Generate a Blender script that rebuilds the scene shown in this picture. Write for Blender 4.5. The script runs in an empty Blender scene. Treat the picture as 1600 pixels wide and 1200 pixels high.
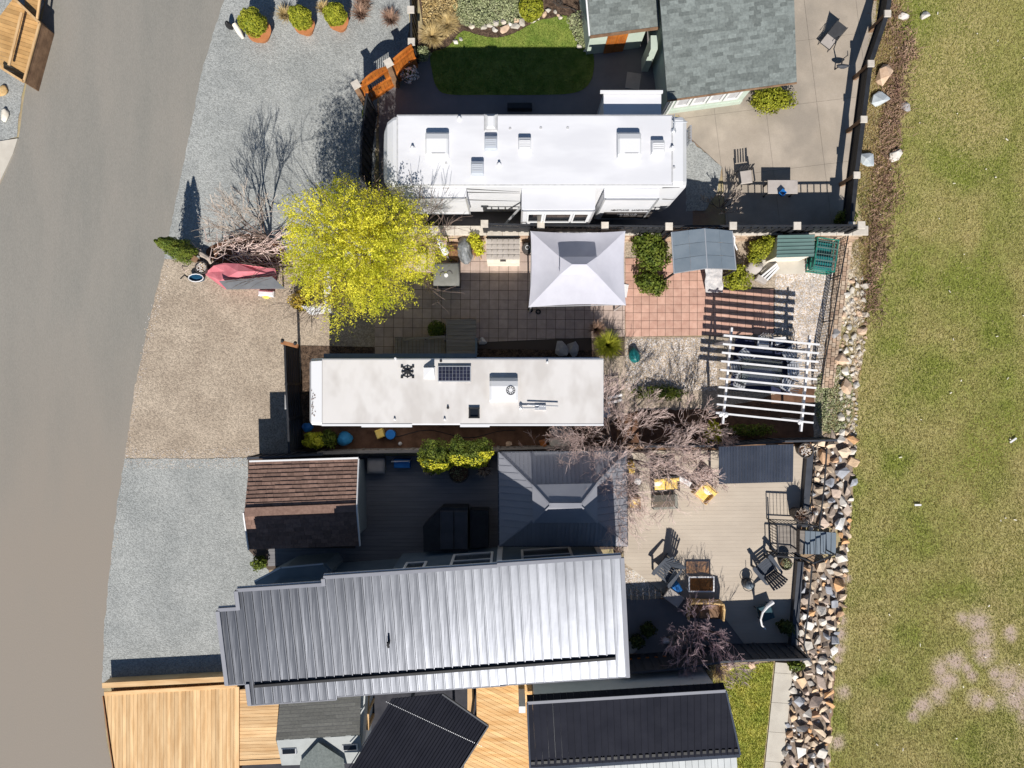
import bpy, bmesh, math, random
import numpy as np
from mathutils import Vector, Matrix
R = math.radians
rnd = random.Random(7)
SC = bpy.context.scene
COL = SC.collection

# ------------------------------------------------------------------ camera, sky, sun, exposure
FOCAL = 1109.0                       # focal length in pixels of the 1600 px photograph
HC = FOCAL / 40.0                    # drone height in metres (27.7 m)
cam = bpy.data.cameras.new('camera'); cam_o = bpy.data.objects.new('camera', cam); COL.objects.link(cam_o)
cam.sensor_width = 36.0; cam.lens = 36.0 * FOCAL / 1600.0
cam.clip_start = 0.1; cam.clip_end = 2000
cam_o.location = (0, 0, HC); cam_o.rotation_euler = (0, 0, 0)
SC.camera = cam_o
W = bpy.data.worlds.new('World'); SC.world = W; W.use_nodes = True
wn = W.node_tree.nodes; wl = W.node_tree.links
bg = wn['Background']
sky = wn.new('ShaderNodeTexSky'); sky.sky_type = 'NISHITA'; sky.sun_disc = False
sky.sun_elevation = R(44); sky.sun_rotation = R(178); sky.altitude = 400; sky.air_density = 1.0; sky.dust_density = 0.0; sky.ozone_density = 3.0
wl.new(sky.outputs[0], bg.inputs[0]); bg.inputs[1].default_value = 0.06
sun = bpy.data.lights.new('sun', 'SUN'); sun.energy = 5.0; sun.angle = R(0.5); sun.color = (1.0, 0.955, 0.89)
sun_o = bpy.data.objects.new('sun', sun); COL.objects.link(sun_o); sun_o.rotation_euler = (R(46), 0, R(1.5)); sun_o.location = (0, -30, 40)
SC.view_settings.view_transform = 'Standard'; SC.view_settings.look = 'None'
SC.view_settings.exposure = 0.26; SC.view_settings.gamma = 1.0; SC.view_settings.use_curve_mapping = False
try:
    SC.cycles.max_bounces = 6; SC.cycles.transparent_max_bounces = 12
except Exception: pass

# ------------------------------------------------------------------ helpers
def P(px, py, z=0.0):
    """world point at height z that lies on the photograph's pixel (px,py)"""
    k = (HC - z) / FOCAL
    return Vector(((px - 800) * k, (600 - py) * k, z))
def P2(px, py, z=0.0):
    p = P(px, py, z); return (p.x, p.y)
def PP(pts, z=0.0): return [P2(a, b, z) for a, b in pts]

class MB:
    def __init__(s): s.v = []; s.f = []; s.mi = []
    def add(s, vs, fs, m=0):
        n = len(s.v); s.v += [tuple(v) for v in vs]; s.f += [tuple(i + n for i in f) for f in fs]; s.mi += [m] * len(fs); return s
    def box(s, c, size, rz=0.0, m=0, rx=0.0, ry=0.0, taper=1.0):
        """c = centre of the base"""
        sx, sy, sz = size[0] / 2, size[1] / 2, size[2]
        M = Matrix.Rotation(rz, 3, 'Z') @ Matrix.Rotation(ry, 3, 'Y') @ Matrix.Rotation(rx, 3, 'X')
        vs = []
        for z, t in ((0, 1.0), (sz, taper)):
            for x, y in ((-sx, -sy), (sx, -sy), (sx, sy), (-sx, sy)):
                vs.append(Vector(c) + M @ Vector((x * t, y * t, z)))
        return s.add(vs, [(3, 2, 1, 0), (4, 5, 6, 7), (0, 1, 5, 4), (1, 2, 6, 5), (2, 3, 7, 6), (3, 0, 4, 7)], m)
    def cbox(s, c, size, ch=0.02, rz=0.0, m=0):
        """box with a chamfered top edge"""
        sx, sy, sz = size[0] / 2, size[1] / 2, size[2]
        M = Matrix.Rotation(rz, 3, 'Z'); vs = []
        for z, d in ((0, 0), (sz - ch, 0), (sz, ch)):
            for x, y in ((-sx + d, -sy + d), (sx - d, -sy + d), (sx - d, sy - d), (-sx + d, sy - d)):
                vs.append(Vector(c) + M @ Vector((x, y, z)))
        fs = [(3, 2, 1, 0), (8, 9, 10, 11)]
        for b in (0, 4):
            for i in range(4):
                j = (i + 1) % 4; fs.append((b + i, b + j, b + 4 + j, b + 4 + i))
        return s.add(vs, fs, m)
    def beam(s, a, b, w, h, m=0):
        """bar from a to b; w across (horizontal), h tall, centred"""
        a = Vector(a); b = Vector(b); d = (b - a).normalized()
        up = Vector((0, 0, 1)) if abs(d.z) < 0.95 else Vector((0, 1, 0))
        sd = d.cross(up).normalized(); up = sd.cross(d).normalized(); vs = []
        for q in (a, b):
            for x, y in ((-w / 2, -h / 2), (w / 2, -h / 2), (w / 2, h / 2), (-w / 2, h / 2)):
                vs.append(q + sd * x + up * y)
        return s.add(vs, [(3, 2, 1, 0), (4, 5, 6, 7), (0, 1, 5, 4), (1, 2, 6, 5), (2, 3, 7, 6), (3, 0, 4, 7)], m)
    def prism(s, pts, z0, z1, m=0):
        n = len(pts)
        ar = sum(pts[i][0] * pts[(i + 1) % n][1] - pts[(i + 1) % n][0] * pts[i][1] for i in range(n))
        if ar < 0: pts = pts[::-1]
        g = (lambda i, z: z[i] if isinstance(z, (list, tuple)) else z)
        if ar < 0:
            if isinstance(z0, (list, tuple)): z0 = z0[::-1]
            if isinstance(z1, (list, tuple)): z1 = z1[::-1]
        vs = [(p[0], p[1], g(i, z0)) for i, p in enumerate(pts)] + [(p[0], p[1], g(i, z1)) for i, p in enumerate(pts)]
        fs = [tuple(range(n))[::-1], tuple(range(n, 2 * n))] + [(i, (i + 1) % n, n + (i + 1) % n, n + i) for i in range(n)]
        return s.add(vs, fs, m)
    def quad(s, *p, m=0): return s.add(p, [tuple(range(len(p)))], m)
    def tube(s, pts, rad, n=6, m=0, closed=False):
        pts = [Vector(p) for p in pts]
        if not isinstance(rad, (list, tuple)): rad = [rad] * len(pts)
        vs = []; fs = []
        up = Vector((0.13, 0.21, 0.97)).normalized()
        for i, p in enumerate(pts):
            a = pts[(i - 1) % len(pts)] if (i or closed) else p; b = pts[(i + 1) % len(pts)] if (i < len(pts) - 1 or closed) else p
            d = (b - a)
            d = d.normalized() if d.length > 1e-9 else Vector((0, 0, 1))
            if abs(d.dot(up)) > 0.98: u = Vector((1, 0, 0))
            else: u = up
            x = d.cross(u).normalized(); y = x.cross(d).normalized()
            for k in range(n):
                t = 2 * math.pi * k / n; vs.append(p + (x * math.cos(t) + y * math.sin(t)) * rad[i])
        L = len(pts)
        for i in range(L if closed else L - 1):
            for k in range(n):
                i2 = (i + 1) % L
                fs.append((i * n + k, i * n + (k + 1) % n, i2 * n + (k + 1) % n, i2 * n + k))
        if not closed:
            fs.append(tuple(range(n))); fs.append(tuple(range((L - 1) * n, L * n))[::-1])
        return s.add(vs, fs, m)
    def lathe(s, c, prof, n=16, m=0, sx=1.0, sy=1.0, cap=True):
        """prof: (radius, z) from bottom to top"""
        vs = []; fs = []
        for r, z in prof:
            for k in range(n):
                t = 2 * math.pi * k / n; vs.append((c[0] + r * sx * math.cos(t), c[1] + r * sy * math.sin(t), c[2] + z))
        for i in range(len(prof) - 1):
            for k in range(n):
                fs.append((i * n + k, i * n + (k + 1) % n, (i + 1) * n + (k + 1) % n, (i + 1) * n + k))
        if cap:
            fs.append(tuple(range(n))[::-1]); fs.append(tuple(range((len(prof) - 1) * n, len(prof) * n)))
        return s.add(vs, fs, m)
    def blob(s, c, r, seed=0, amp=0.15, nu=14, nv=8, m=0):
        q = random.Random(seed); ph = [q.uniform(0, 6.28) for _ in range(6)]
        vs = []; fs = []
        for j in range(nv + 1):
            th = math.pi * j / nv
            for i in range(nu):
                t = 2 * math.pi * i / nu
                k = 1 + amp * (math.sin(2 * t + ph[0]) * math.sin(th * 2 + ph[1]) + 0.6 * math.sin(3 * t + ph[2] + th * 3) + 0.4 * math.sin(5 * t + ph[3]) * math.sin(4 * th + ph[4])) * math.sin(th)
                vs.append((c[0] + r[0] * k * math.sin(th) * math.cos(t), c[1] + r[1] * k * math.sin(th) * math.sin(t), c[2] - r[2] * math.cos(th) * (k if j else 1)))
        for j in range(nv):
            for i in range(nu):
                fs.append((j * nu + i, j * nu + (i + 1) % nu, (j + 1) * nu + (i + 1) % nu, (j + 1) * nu + i))
        return s.add(vs, fs, m)

def tag(o, label=None, cat=None, group=None, kind=None):
    if label: o['label'] = label
    if cat: o['category'] = cat
    if group: o['group'] = group
    if kind: o['kind'] = kind
    return o
def thing(name, label, cat, loc=(0, 0, 0), group=None, rz=0.0):
    o = bpy.data.objects.new(name, None); COL.objects.link(o); o.empty_display_size = 0.2
    o.location = loc; o.rotation_euler = (0, 0, rz)
    return tag(o, label, cat, group)
def mk(mb, name, mats, parent=None, smooth=False, local=False, loc=None):
    """one mesh object; world coordinates unless local"""
    if not isinstance(mats, (list, tuple)): mats = [mats]
    me = bpy.data.meshes.new(name)
    vs = mb.v
    off = Vector((0, 0, 0))
    if not local:
        if parent is not None:
            par = parent
            chain = []
            while par is not None: chain.append(par); par = par.parent
            M = Matrix.Identity(4)
            for q in reversed(chain): M = M @ q.matrix_basis
            Mi = M.inverted()
            vs = [tuple(Mi @ Vector(v)) for v in vs]
        else:
            a = np.array(vs)
            off = Vector(((a[:, 0].min() + a[:, 0].max()) / 2, (a[:, 1].min() + a[:, 1].max()) / 2, a[:, 2].min()))
            vs = [(v[0] - off.x, v[1] - off.y, v[2] - off.z) for v in vs]
    me.from_pydata(vs, [], mb.f)
    for mt in mats: me.materials.append(mt)
    if len(mats) > 1: me.polygons.foreach_set('material_index', mb.mi)
    if smooth: me.polygons.foreach_set('use_smooth', [True] * len(me.polygons))
    me.update()
    o = bpy.data.objects.new(name, me); COL.objects.link(o)
    if parent is not None: o.parent = parent
    else: o.location = off
    return o
def structure(name, mb, mats, parent=None, smooth=False):
    o = mk(mb, name, mats, parent, smooth)
    if parent is None: o['kind'] = 'structure'
    return o
def single(name, mb, mats, label, cat, group=None, smooth=False, kind=None):
    return tag(mk(mb, name, mats, None, smooth), label, cat, group, kind)
def children(o): return [c for c in COL.objects if c.parent == o]
def kids(o, allk):
    return [c for c in allk if c.parent == o]
def dup(root, loc, rz=0.0, label=None, scale=None):
    allk = list(bpy.data.objects)
    def cp(o, par):
        c = o.copy(); COL.objects.link(c); c.parent = par
        for ch in kids(o, allk): cp(ch, c)
        return c
    r = cp(root, None); r.location = loc; r.rotation_euler = (0, 0, rz)
    if scale: r.scale = scale
    if label: r['label'] = label
    return r
def clip_half(poly, a, b, c):
    """keep a*x+b*y<=c"""
    out = []
    n = len(poly)
    for i in range(n):
        p = poly[i]; q = poly[(i + 1) % n]
        dp = a * p[0] + b * p[1] - c; dq = a * q[0] + b * q[1] - c
        if dp <= 0: out.append(p)
        if (dp < 0 < dq) or (dq < 0 < dp):
            t = dp / (dp - dq); out.append((p[0] + (q[0] - p[0]) * t, p[1] + (q[1] - p[1]) * t))
    return out
def area(p):
    return abs(sum(p[i][0] * p[(i + 1) % len(p)][1] - p[(i + 1) % len(p)][0] * p[i][1] for i in range(len(p)))) / 2 if len(p) > 2 else 0
def clean(p):
    q = []
    for a in p:
        if not q or (abs(a[0] - q[-1][0]) + abs(a[1] - q[-1][1])) > 1e-4: q.append(a)
    if len(q) > 1 and (abs(q[0][0] - q[-1][0]) + abs(q[0][1] - q[-1][1])) < 1e-4: q.pop()
    return q
def planks(poly, ang, w, gap, z0, z1, mat, parent, name='plank', amin=0.01, jit=0.003, seglen=None):
    """boards of width w running along direction ang (radians), each its own object"""
    dx, dy = math.cos(ang), math.sin(ang); nx, ny = -dy, dx
    t = [p[0] * nx + p[1] * ny for p in poly]; s = min(t); r = random.Random(int(w * 1000) + len(poly)); i = 0
    while s < max(t):
        q = clip_half(clip_half(poly, nx, ny, s + w - gap), -nx, -ny, -s)
        q = clean(q)
        if area(q) > amin:
            segs = [q]
            if seglen:
                u = [p[0] * dx + p[1] * dy for p in q]; lo, hi = min(u), max(u); segs = []
                x = lo - r.uniform(0, seglen)
                while x < hi:
                    qq = clean(clip_half(clip_half(q, dx, dy, x + seglen - 0.004), -dx, -dy, -x))
                    if area(qq) > amin: segs.append(qq)
                    x += seglen
            for qq in segs:
                mk(MB().prism(qq, z0, z1 + r.uniform(-jit, jit)), name, mat, parent)
        s += w; i += 1
def grid_pieces(poly, ang, w, h, gap, z0, z1, mat, parent, name='paver', amin=0.004, stagger=0.0, limit=299, jit=0.004):
    dx, dy = math.cos(ang), math.sin(ang); nx, ny = -dy, dx
    t = [p[0] * nx + p[1] * ny for p in poly]; u = [p[0] * dx + p[1] * dy for p in poly]
    r = random.Random(3); pieces = []; s = min(t); row = 0
    while s < max(t):
        q = clip_half(clip_half(poly, nx, ny, s + h - gap), -nx, -ny, -s)
        x = min(u) - (stagger * w if row % 2 else 0)
        while x < max(u):
            qq = clean(clip_half(clip_half(q, dx, dy, x + w - gap), -dx, -dy, -x)) if len(q) > 2 else []
            if area(qq) > amin: pieces.append(qq)
            x += w
        s += h; row += 1
    pieces.sort(key=lambda a: -area(a))
    for qq in pieces[:limit]:
        dz = r.uniform(-jit, jit)
        mk(MB().prism(qq, z0, z1 + dz), name, mat, parent)
    rest = pieces[limit:]
    if rest:
        m = MB()
        for qq in rest: m.prism(qq, z0, z1 + r.uniform(-jit, jit))
        o = mk(m, name, mat, parent); o['kind'] = 'stuff'
    return len(pieces)
def inpoly(x, y, poly):
    c = False; n = len(poly); j = n - 1
    for i in range(n):
        if ((poly[i][1] > y) != (poly[j][1] > y)) and (x < (poly[j][0] - poly[i][0]) * (y - poly[i][1]) / (poly[j][1] - poly[i][1] + 1e-12) + poly[i][0]): c = not c
        j = i
    return c
def inpoly_np(x, y, poly):
    c = np.zeros(len(x), bool); n = len(poly); j = n - 1
    for i in range(n):
        xi, yi = poly[i]; xj, yj = poly[j]
        m = ((yi > y) != (yj > y)) & (x < (xj - xi) * (y - yi) / (yj - yi + 1e-12) + xi); c ^= m; j = i
    return c
def rough_poly(pts, step=0.25, amp=0.06, seed=1):
    """polygon whose edges wander a little"""
    q = random.Random(seed); out = []
    n = len(pts)
    for i in range(n):
        a = Vector(pts[i]); b = Vector(pts[(i + 1) % n]); L = (b - a).length; k = max(1, int(L / step))
        for j in range(k):
            p = a.lerp(b, j / k); out.append((p.x + q.uniform(-amp, amp), p.y + q.uniform(-amp, amp)))
    return out
def rough_line(pts, step=0.25, amp=0.06, seed=1):
    q = random.Random(seed); out = []
    for a, b in zip(pts, pts[1:]):
        a, b = Vector(a), Vector(b); k = max(1, int((b - a).length / step))
        for j in range(k): p = a.lerp(b, j / k); out.append((p.x + q.uniform(-amp, amp), p.y + q.uniform(-amp, amp)))
    return out + [tuple(pts[-1])]
def smooth_poly(pts, n=6):
    """closed Catmull-Rom through pts"""
    out = []; L = len(pts)
    for i in range(L):
        p0, p1, p2, p3 = [Vector(pts[(i + k - 1) % L]) for k in range(4)]
        for j in range(n):
            t = j / n
            v = 0.5 * ((2 * p1) + (-p0 + p2) * t + (2 * p0 - 5 * p1 + 4 * p2 - p3) * t * t + (-p0 + 3 * p1 - 3 * p2 + p3) * t ** 3)
            out.append((v.x, v.y))
    return out
def sheet(name, poly, z, mat, label=None):
    o = structure(name, MB().add([(p[0], p[1], z) for p in poly], [tuple(range(len(poly)))]), mat)
    me = o.data
    if me.polygons[0].normal.z < 0: me.flip_normals()
    bm = bmesh.new(); bm.from_mesh(me); bmesh.ops.triangulate(bm, faces=bm.faces[:]); bm.to_mesh(me); bm.free()
    if label: o['label'] = label
    return o

# ------------------------------------------------------------------ materials
def mat(name, c1, c2=None, scale=3.0, rough=0.8, metal=0.0, bump=0.0, bscale=None, orand=0.0, irand=0.0, c3=None, s3=0.6, detail=4, spec=0.3,
        ramp=(0.35, 0.65), coat=0.0, wave=None, sub=None, stretch=None, vor=None, hue=None, transl=0.0, fade=None, patches=None, pcol=(0.42, 0.325, 0.265), pn=(2.2, 0.72, 1.5)):
    m = bpy.data.materials.new(name); m.use_nodes = True
    N = m.node_tree.nodes; L = m.node_tree.links; b = N['Principled BSDF']
    b.inputs['Roughness'].default_value = rough; b.inputs['Metallic'].default_value = metal
    b.inputs['Specular IOR Level'].default_value = spec
    if coat: b.inputs['Coat Weight'].default_value = coat
    geo = N.new('ShaderNodeNewGeometry')
    pos = geo.outputs['Position']
    if stretch:
        mp = N.new('ShaderNodeMapping'); mp.inputs['Scale'].default_value = stretch[:3]
        if len(stretch) > 3: mp.inputs['Rotation'].default_value = (0, 0, stretch[3])
        L.new(pos, mp.inputs[0]); pos = mp.outputs[0]
    def noise(sc, det=detail, rg=0.6):
        n = N.new('ShaderNodeTexNoise'); n.inputs['Scale'].default_value = sc; n.inputs['Detail'].default_value = det; n.inputs['Roughness'].default_value = rg
        L.new(pos, n.inputs['Vector']); return n.outputs['Fac']
    def ramp2(fac, lo, hi):
        r = N.new('ShaderNodeMapRange'); r.inputs['From Min'].default_value = lo; r.inputs['From Max'].default_value = hi; L.new(fac, r.inputs['Value']); return r.outputs[0]
    def mix(f, a, bb, mode='MIX'):
        x = N.new('ShaderNodeMix'); x.data_type = 'RGBA'; x.blend_type = mode
        if isinstance(f, float): x.inputs[0].default_value = f
        else: L.new(f, x.inputs[0])
        for v, s in ((a, 6), (bb, 7)):
            if isinstance(v, tuple): x.inputs[s].default_value = (*v[:3], 1)
            else: L.new(v, x.inputs[s])
        return x.outputs[2]
    col = tuple(c1)
    if c2 is not None: col = mix(ramp2(noise(scale), *ramp), tuple(c1), tuple(c2))
    if c3 is not None: col = mix(ramp2(noise(s3, 3), 0.45, 0.62), col, tuple(c3))
    if vor:
        v = N.new('ShaderNodeTexVoronoi'); v.inputs['Scale'].default_value = vor[0]; L.new(pos, v.inputs['Vector'])
        sep = N.new('ShaderNodeSeparateColor'); L.new(v.outputs['Color'], sep.inputs[0])
        r = N.new('ShaderNodeMapRange'); r.inputs['To Min'].default_value = 1 - vor[1]; r.inputs['To Max'].default_value = 1 + vor[1]; L.new(sep.outputs[0], r.inputs['Value'])
        cc = N.new('ShaderNodeCombineColor')
        for k in range(3): L.new(r.outputs[0], cc.inputs[k])
        col = mix(1.0, col, cc.outputs[0], 'MULTIPLY')
        d = ramp2(v.outputs['Distance'], 0.0, 0.7)
        hgt_v = v.outputs['Distance']
    def vary(col, src, amt):
        r = N.new('ShaderNodeMapRange'); r.inputs['To Min'].default_value = 1 - amt; r.inputs['To Max'].default_value = 1 + amt; L.new(src, r.inputs['Value'])
        cc = N.new('ShaderNodeCombineColor')
        for k in range(3): L.new(r.outputs[0], cc.inputs[k])
        return mix(1.0, col, cc.outputs[0], 'MULTIPLY')
    if orand:
        oi = N.new('ShaderNodeObjectInfo'); col = vary(col, oi.outputs['Random'], orand)
    if irand: col = vary(col, geo.outputs['Random Per Island'], irand)
    if sub is not None:   # second colour by random island
        r = ramp2(geo.outputs['Random Per Island'], sub[1], sub[1] + 0.02); col = mix(r, col, tuple(sub[0]))
    if patches:      # soft-edged bare spots at fixed places on the ground: (x, y, radius)
        last = None; nz = noise(pn[0], 6)
        for (cx, cy, r_) in patches:
            d = N.new('ShaderNodeVectorMath'); d.operation = 'DISTANCE'; L.new(geo.outputs['Position'], d.inputs[0]); d.inputs[1].default_value = (cx, cy, 0.0)
            q = N.new('ShaderNodeMapRange'); q.inputs['From Min'].default_value = r_ * 1.5; q.inputs['From Max'].default_value = r_ * 0.3; L.new(d.outputs['Value'], q.inputs['Value'])
            if last is None: last = q.outputs[0]
            else:
                mx = N.new('ShaderNodeMath'); mx.operation = 'MAXIMUM'; L.new(last, mx.inputs[0]); L.new(q.outputs[0], mx.inputs[1]); last = mx.outputs[0]
        ad = N.new('ShaderNodeMath'); ad.operation = 'ADD'; L.new(last, ad.inputs[0]); L.new(nz, ad.inputs[1])
        col = mix(ramp2(ad.outputs[0], pn[1], pn[2]), col, pcol)
    if isinstance(col, tuple): b.inputs['Base Color'].default_value = (*col[:3], 1)
    else: L.new(col, b.inputs['Base Color'])
    if bump:
        bp = N.new('ShaderNodeBump'); bp.inputs['Strength'].default_value = bump; bp.inputs['Distance'].default_value = 0.02
        L.new(noise(bscale or scale * 6, 5, 0.65) if not vor else hgt_v, bp.inputs['Height'])
        if vor: bp.invert = True
        L.new(bp.outputs[0], b.inputs['Normal'])
    if transl:
        tr = N.new('ShaderNodeBsdfTranslucent'); ms = N.new('ShaderNodeMixShader'); ms.inputs[0].default_value = transl
        if isinstance(col, tuple): tr.inputs[0].default_value = (*col[:3], 1)
        else: L.new(col, tr.inputs[0])
        L.new(b.outputs[0], ms.inputs[1]); L.new(tr.outputs[0], ms.inputs[2]); L.new(ms.outputs[0], N['Material Output'].inputs[0])
    return m
def ramp_random(name, cols, rough=0.85, bump=0.4, bscale=14, nscale=3.0, island=False, amt=0.25):
    """each object (or loose piece) takes one colour of cols"""
    m = bpy.data.materials.new(name); m.use_nodes = True; N = m.node_tree.nodes; L = m.node_tree.links; b = N['Principled BSDF']
    b.inputs['Roughness'].default_value = rough; b.inputs['Specular IOR Level'].default_value = 0.25
    geo = N.new('ShaderNodeNewGeometry')
    src = geo.outputs['Random Per Island'] if island else N.new('ShaderNodeObjectInfo').outputs['Random']
    cr = N.new('ShaderNodeValToRGB'); cr.color_ramp.interpolation = 'CONSTANT'
    while len(cr.color_ramp.elements) < len(cols): cr.color_ramp.elements.new(0.5)
    for i, c in enumerate(cols):
        cr.color_ramp.elements[i].position = i / len(cols); cr.color_ramp.elements[i].color = (*c, 1)
    L.new(src, cr.inputs[0])
    n = N.new('ShaderNodeTexNoise'); n.inputs['Scale'].default_value = nscale; n.inputs['Detail'].default_value = 5; L.new(geo.outputs['Position'], n.inputs['Vector'])
    r = N.new('ShaderNodeMapRange'); r.inputs['From Min'].default_value = 0.3; r.inputs['From Max'].default_value = 0.7; r.inputs['To Min'].default_value = 1 - amt; r.inputs['To Max'].default_value = 1 + amt; L.new(n.outputs['Fac'], r.inputs['Value'])
    cc = N.new('ShaderNodeCombineColor')
    for k in range(3): L.new(r.outputs[0], cc.inputs[k])
    x = N.new('ShaderNodeMix'); x.data_type = 'RGBA'; x.blend_type = 'MULTIPLY'; x.inputs[0].default_value = 1.0
    L.new(cr.outputs[0], x.inputs[6]); L.new(cc.outputs[0], x.inputs[7]); L.new(x.outputs[2], b.inputs['Base Color'])
    n2 = N.new('ShaderNodeTexNoise'); n2.inputs['Scale'].default_value = bscale; n2.inputs['Detail'].default_value = 6; L.new(geo.outputs['Position'], n2.inputs['Vector'])
    bp = N.new('ShaderNodeBump'); bp.inputs['Strength'].default_value = bump; bp.inputs['Distance'].default_value = 0.03; L.new(n2.outputs['Fac'], bp.inputs['Height']); L.new(bp.outputs[0], b.inputs['Normal'])
    return m

PATCHES = [(P2(x, y) + (r_ / 40.0,)) for x, y, r_ in ((1528, 972, 22), (1535, 998, 20), (1538, 1022, 20), (1504, 966, 12), (1492, 1035, 20), (1470, 1045, 18), (1480, 1062, 22), (1466, 1085, 18), (1442, 1102, 18), (1428, 1118, 12), (1575, 1062, 26), (1604, 1078, 32), (1585, 1092, 24), (1606, 1114, 22),
    (1556, 1052, 14), (1525, 1092, 16), (1545, 1099, 13), (1518, 1056, 12), (1510, 1044, 12), (1578, 986, 12), (1580, 996, 9), (1318, 1082, 13), (1312, 968, 12), (1312, 990, 14), (1310, 1014, 13), (1308, 1030, 9), (1308, 1160, 14), (1322, 905, 9))]
ASPH = mat('asphalt', (0.222, 0.212, 0.188), (0.250, 0.238, 0.212), scale=0.5, rough=0.9, bump=0.25, bscale=60, stretch=(1.6, 0.35, 1), patches=[(-17.5, -9.0, 8.0), (-17.0, -14.0, 9.0), (-22, -12, 9)], pcol=(0.265, 0.230, 0.192), pn=(0.5, 0.35, 1.45), vor=(45, 0.10))
GRAVG = mat('grey_gravel', (0.265, 0.275, 0.267), (0.335, 0.343, 0.33), scale=0.7, rough=0.95, bump=0.55, vor=(26, 0.27))
GRAVT = mat('tan_gravel', (0.315, 0.255, 0.195), (0.40, 0.33, 0.255), scale=0.8, rough=0.95, bump=0.55, vor=(24, 0.30))
SOIL = mat('soil', (0.095, 0.05, 0.03), (0.17, 0.09, 0.055), scale=2.5, rough=1, bump=0.6, bscale=22)
MULCH = mat('mulch', (0.05, 0.032, 0.022), (0.12, 0.08, 0.055), scale=6, rough=1, bump=0.9, bscale=30, vor=(26, 0.5))
DRY = mat('dry_ground', (0.30, 0.255, 0.13), (0.43, 0.355, 0.22), scale=1.6, rough=1, bump=0.8, bscale=24, c3=(0.27, 0.18, 0.125), s3=0.5)
FIELD = mat('meadow', (0.22, 0.245, 0.05), (0.41, 0.345, 0.155), scale=0.4, rough=1, bump=0.8, bscale=26, c3=(0.38, 0.325, 0.14), s3=0.13, patches=PATCHES, ramp=(0.40, 0.72))
BLADE = mat('grass_blade', (0.26, 0.305, 0.048), (0.50, 0.425, 0.165), scale=0.4, rough=0.75, irand=0.28, ramp=(0.40, 0.72), c3=(0.50, 0.43, 0.18), s3=0.16, sub=((0.66, 0.57, 0.31), 0.88), transl=0.25)
LAWN = mat('lawn', (0.13, 0.20, 0.03), (0.27, 0.31, 0.07), scale=2.2, rough=1, bump=0.6, bscale=40)
LBLADE = mat('lawn_blade', (0.13, 0.215, 0.03), (0.29, 0.34, 0.07), scale=1.5, rough=0.8, irand=0.35, transl=0.2)
BARE = mat('bare_earth', (0.50, 0.375, 0.30), (0.62, 0.48, 0.39), scale=3, rough=1, bump=0.7, bscale=25)
CONC = mat('concrete', (0.34, 0.29, 0.235), (0.42, 0.36, 0.295), scale=0.7, rough=0.9, bump=0.15, bscale=30, orand=0.02, c3=(0.30, 0.26, 0.215), s3=0.5, vor=(60, 0.07))
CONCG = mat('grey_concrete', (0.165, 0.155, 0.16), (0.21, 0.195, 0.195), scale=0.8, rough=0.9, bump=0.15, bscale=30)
CONCW = mat('pale_concrete', (0.46, 0.42, 0.36), (0.54, 0.50, 0.43), scale=1.5, rough=0.9, bump=0.12, bscale=40, orand=0.05)
PAVER = mat('terracotta_paver', (0.48, 0.28, 0.215), (0.57, 0.355, 0.275), scale=4, rough=0.9, bump=0.2, bscale=40, orand=0.10)
JOINT = mat('joint_sand', (0.10, 0.075, 0.06), rough=1)
DECKT = mat('tan_deck_board', (0.44, 0.375, 0.305), (0.505, 0.435, 0.355), scale=0.8, rough=0.8, bump=0.08, bscale=30, orand=0.012, stretch=(0.6, 1.5, 1))
DECKD = mat('charcoal_deck_board', (0.165, 0.16, 0.17), (0.20, 0.195, 0.20), scale=2.0, rough=0.75, bump=0.12, bscale=30, orand=0.08, stretch=(0.4, 3, 1))
DECKG = mat('grey_deck_board', (0.20, 0.175, 0.155), (0.27, 0.24, 0.21), scale=3.0, rough=0.85, bump=0.2, bscale=30, orand=0.12, stretch=(0.5, 4, 1))
CEDAR = mat('new_cedar_board', (0.56, 0.34, 0.155), (0.72, 0.49, 0.26), scale=1.3, rough=0.7, bump=0.15, bscale=20, orand=0.16, stretch=(5, 0.6, 1))
CEDARH = mat('new_cedar_crosswise', (0.56, 0.34, 0.155), (0.72, 0.49, 0.26), scale=1.3, rough=0.7, bump=0.15, bscale=20, orand=0.14, stretch=(0.6, 5, 1))
CEDARD = mat('new_cedar_diagonal', (0.60, 0.33, 0.12), (0.76, 0.50, 0.24), scale=1.3, rough=0.7, bump=0.15, bscale=20, orand=0.13, stretch=(0.6, 5, 1, R(25)))
STAIN = mat('orange_stained_wood', (0.30, 0.082, 0.012), (0.50, 0.165, 0.028), scale=2.5, rough=0.45, bump=0.1, orand=0.12, coat=0.3)
BRONZE = mat('brown_cap', (0.36, 0.17, 0.075), (0.26, 0.11, 0.05), scale=4, rough=0.5)
OLDWOOD = mat('brown_wood', (0.17, 0.10, 0.06), (0.28, 0.17, 0.10), scale=3, rough=0.8, orand=0.15)
BLACK = mat('black_fence_paint', (0.018, 0.019, 0.023), (0.028, 0.03, 0.035), scale=3, rough=0.55, orand=0.12)
NAVY = mat('charcoal_trim', (0.045, 0.05, 0.062), (0.06, 0.065, 0.078), scale=3, rough=0.5)
CAPS = mat('stone_cap', (0.50, 0.45, 0.39), (0.60, 0.55, 0.48), scale=6, rough=0.8, bump=0.15, orand=0.08)
BLOCK = ramp_random('retaining_block', [(0.42, 0.30, 0.21), (0.50, 0.38, 0.28), (0.36, 0.25, 0.18), (0.46, 0.36, 0.27)], bump=0.5, bscale=20)
WHITE = mat('white_gelcoat', (0.69, 0.69, 0.705), (0.64, 0.645, 0.66), scale=1.2, rough=0.4, c3=(0.65, 0.655, 0.675), s3=0.6)
WHITEROOF = mat('white_membrane', (0.70, 0.70, 0.72), (0.66, 0.66, 0.685), scale=0.8, rough=0.6, c3=(0.62, 0.62, 0.645), s3=0.7, stretch=(0.5, 1.5, 1))
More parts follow.
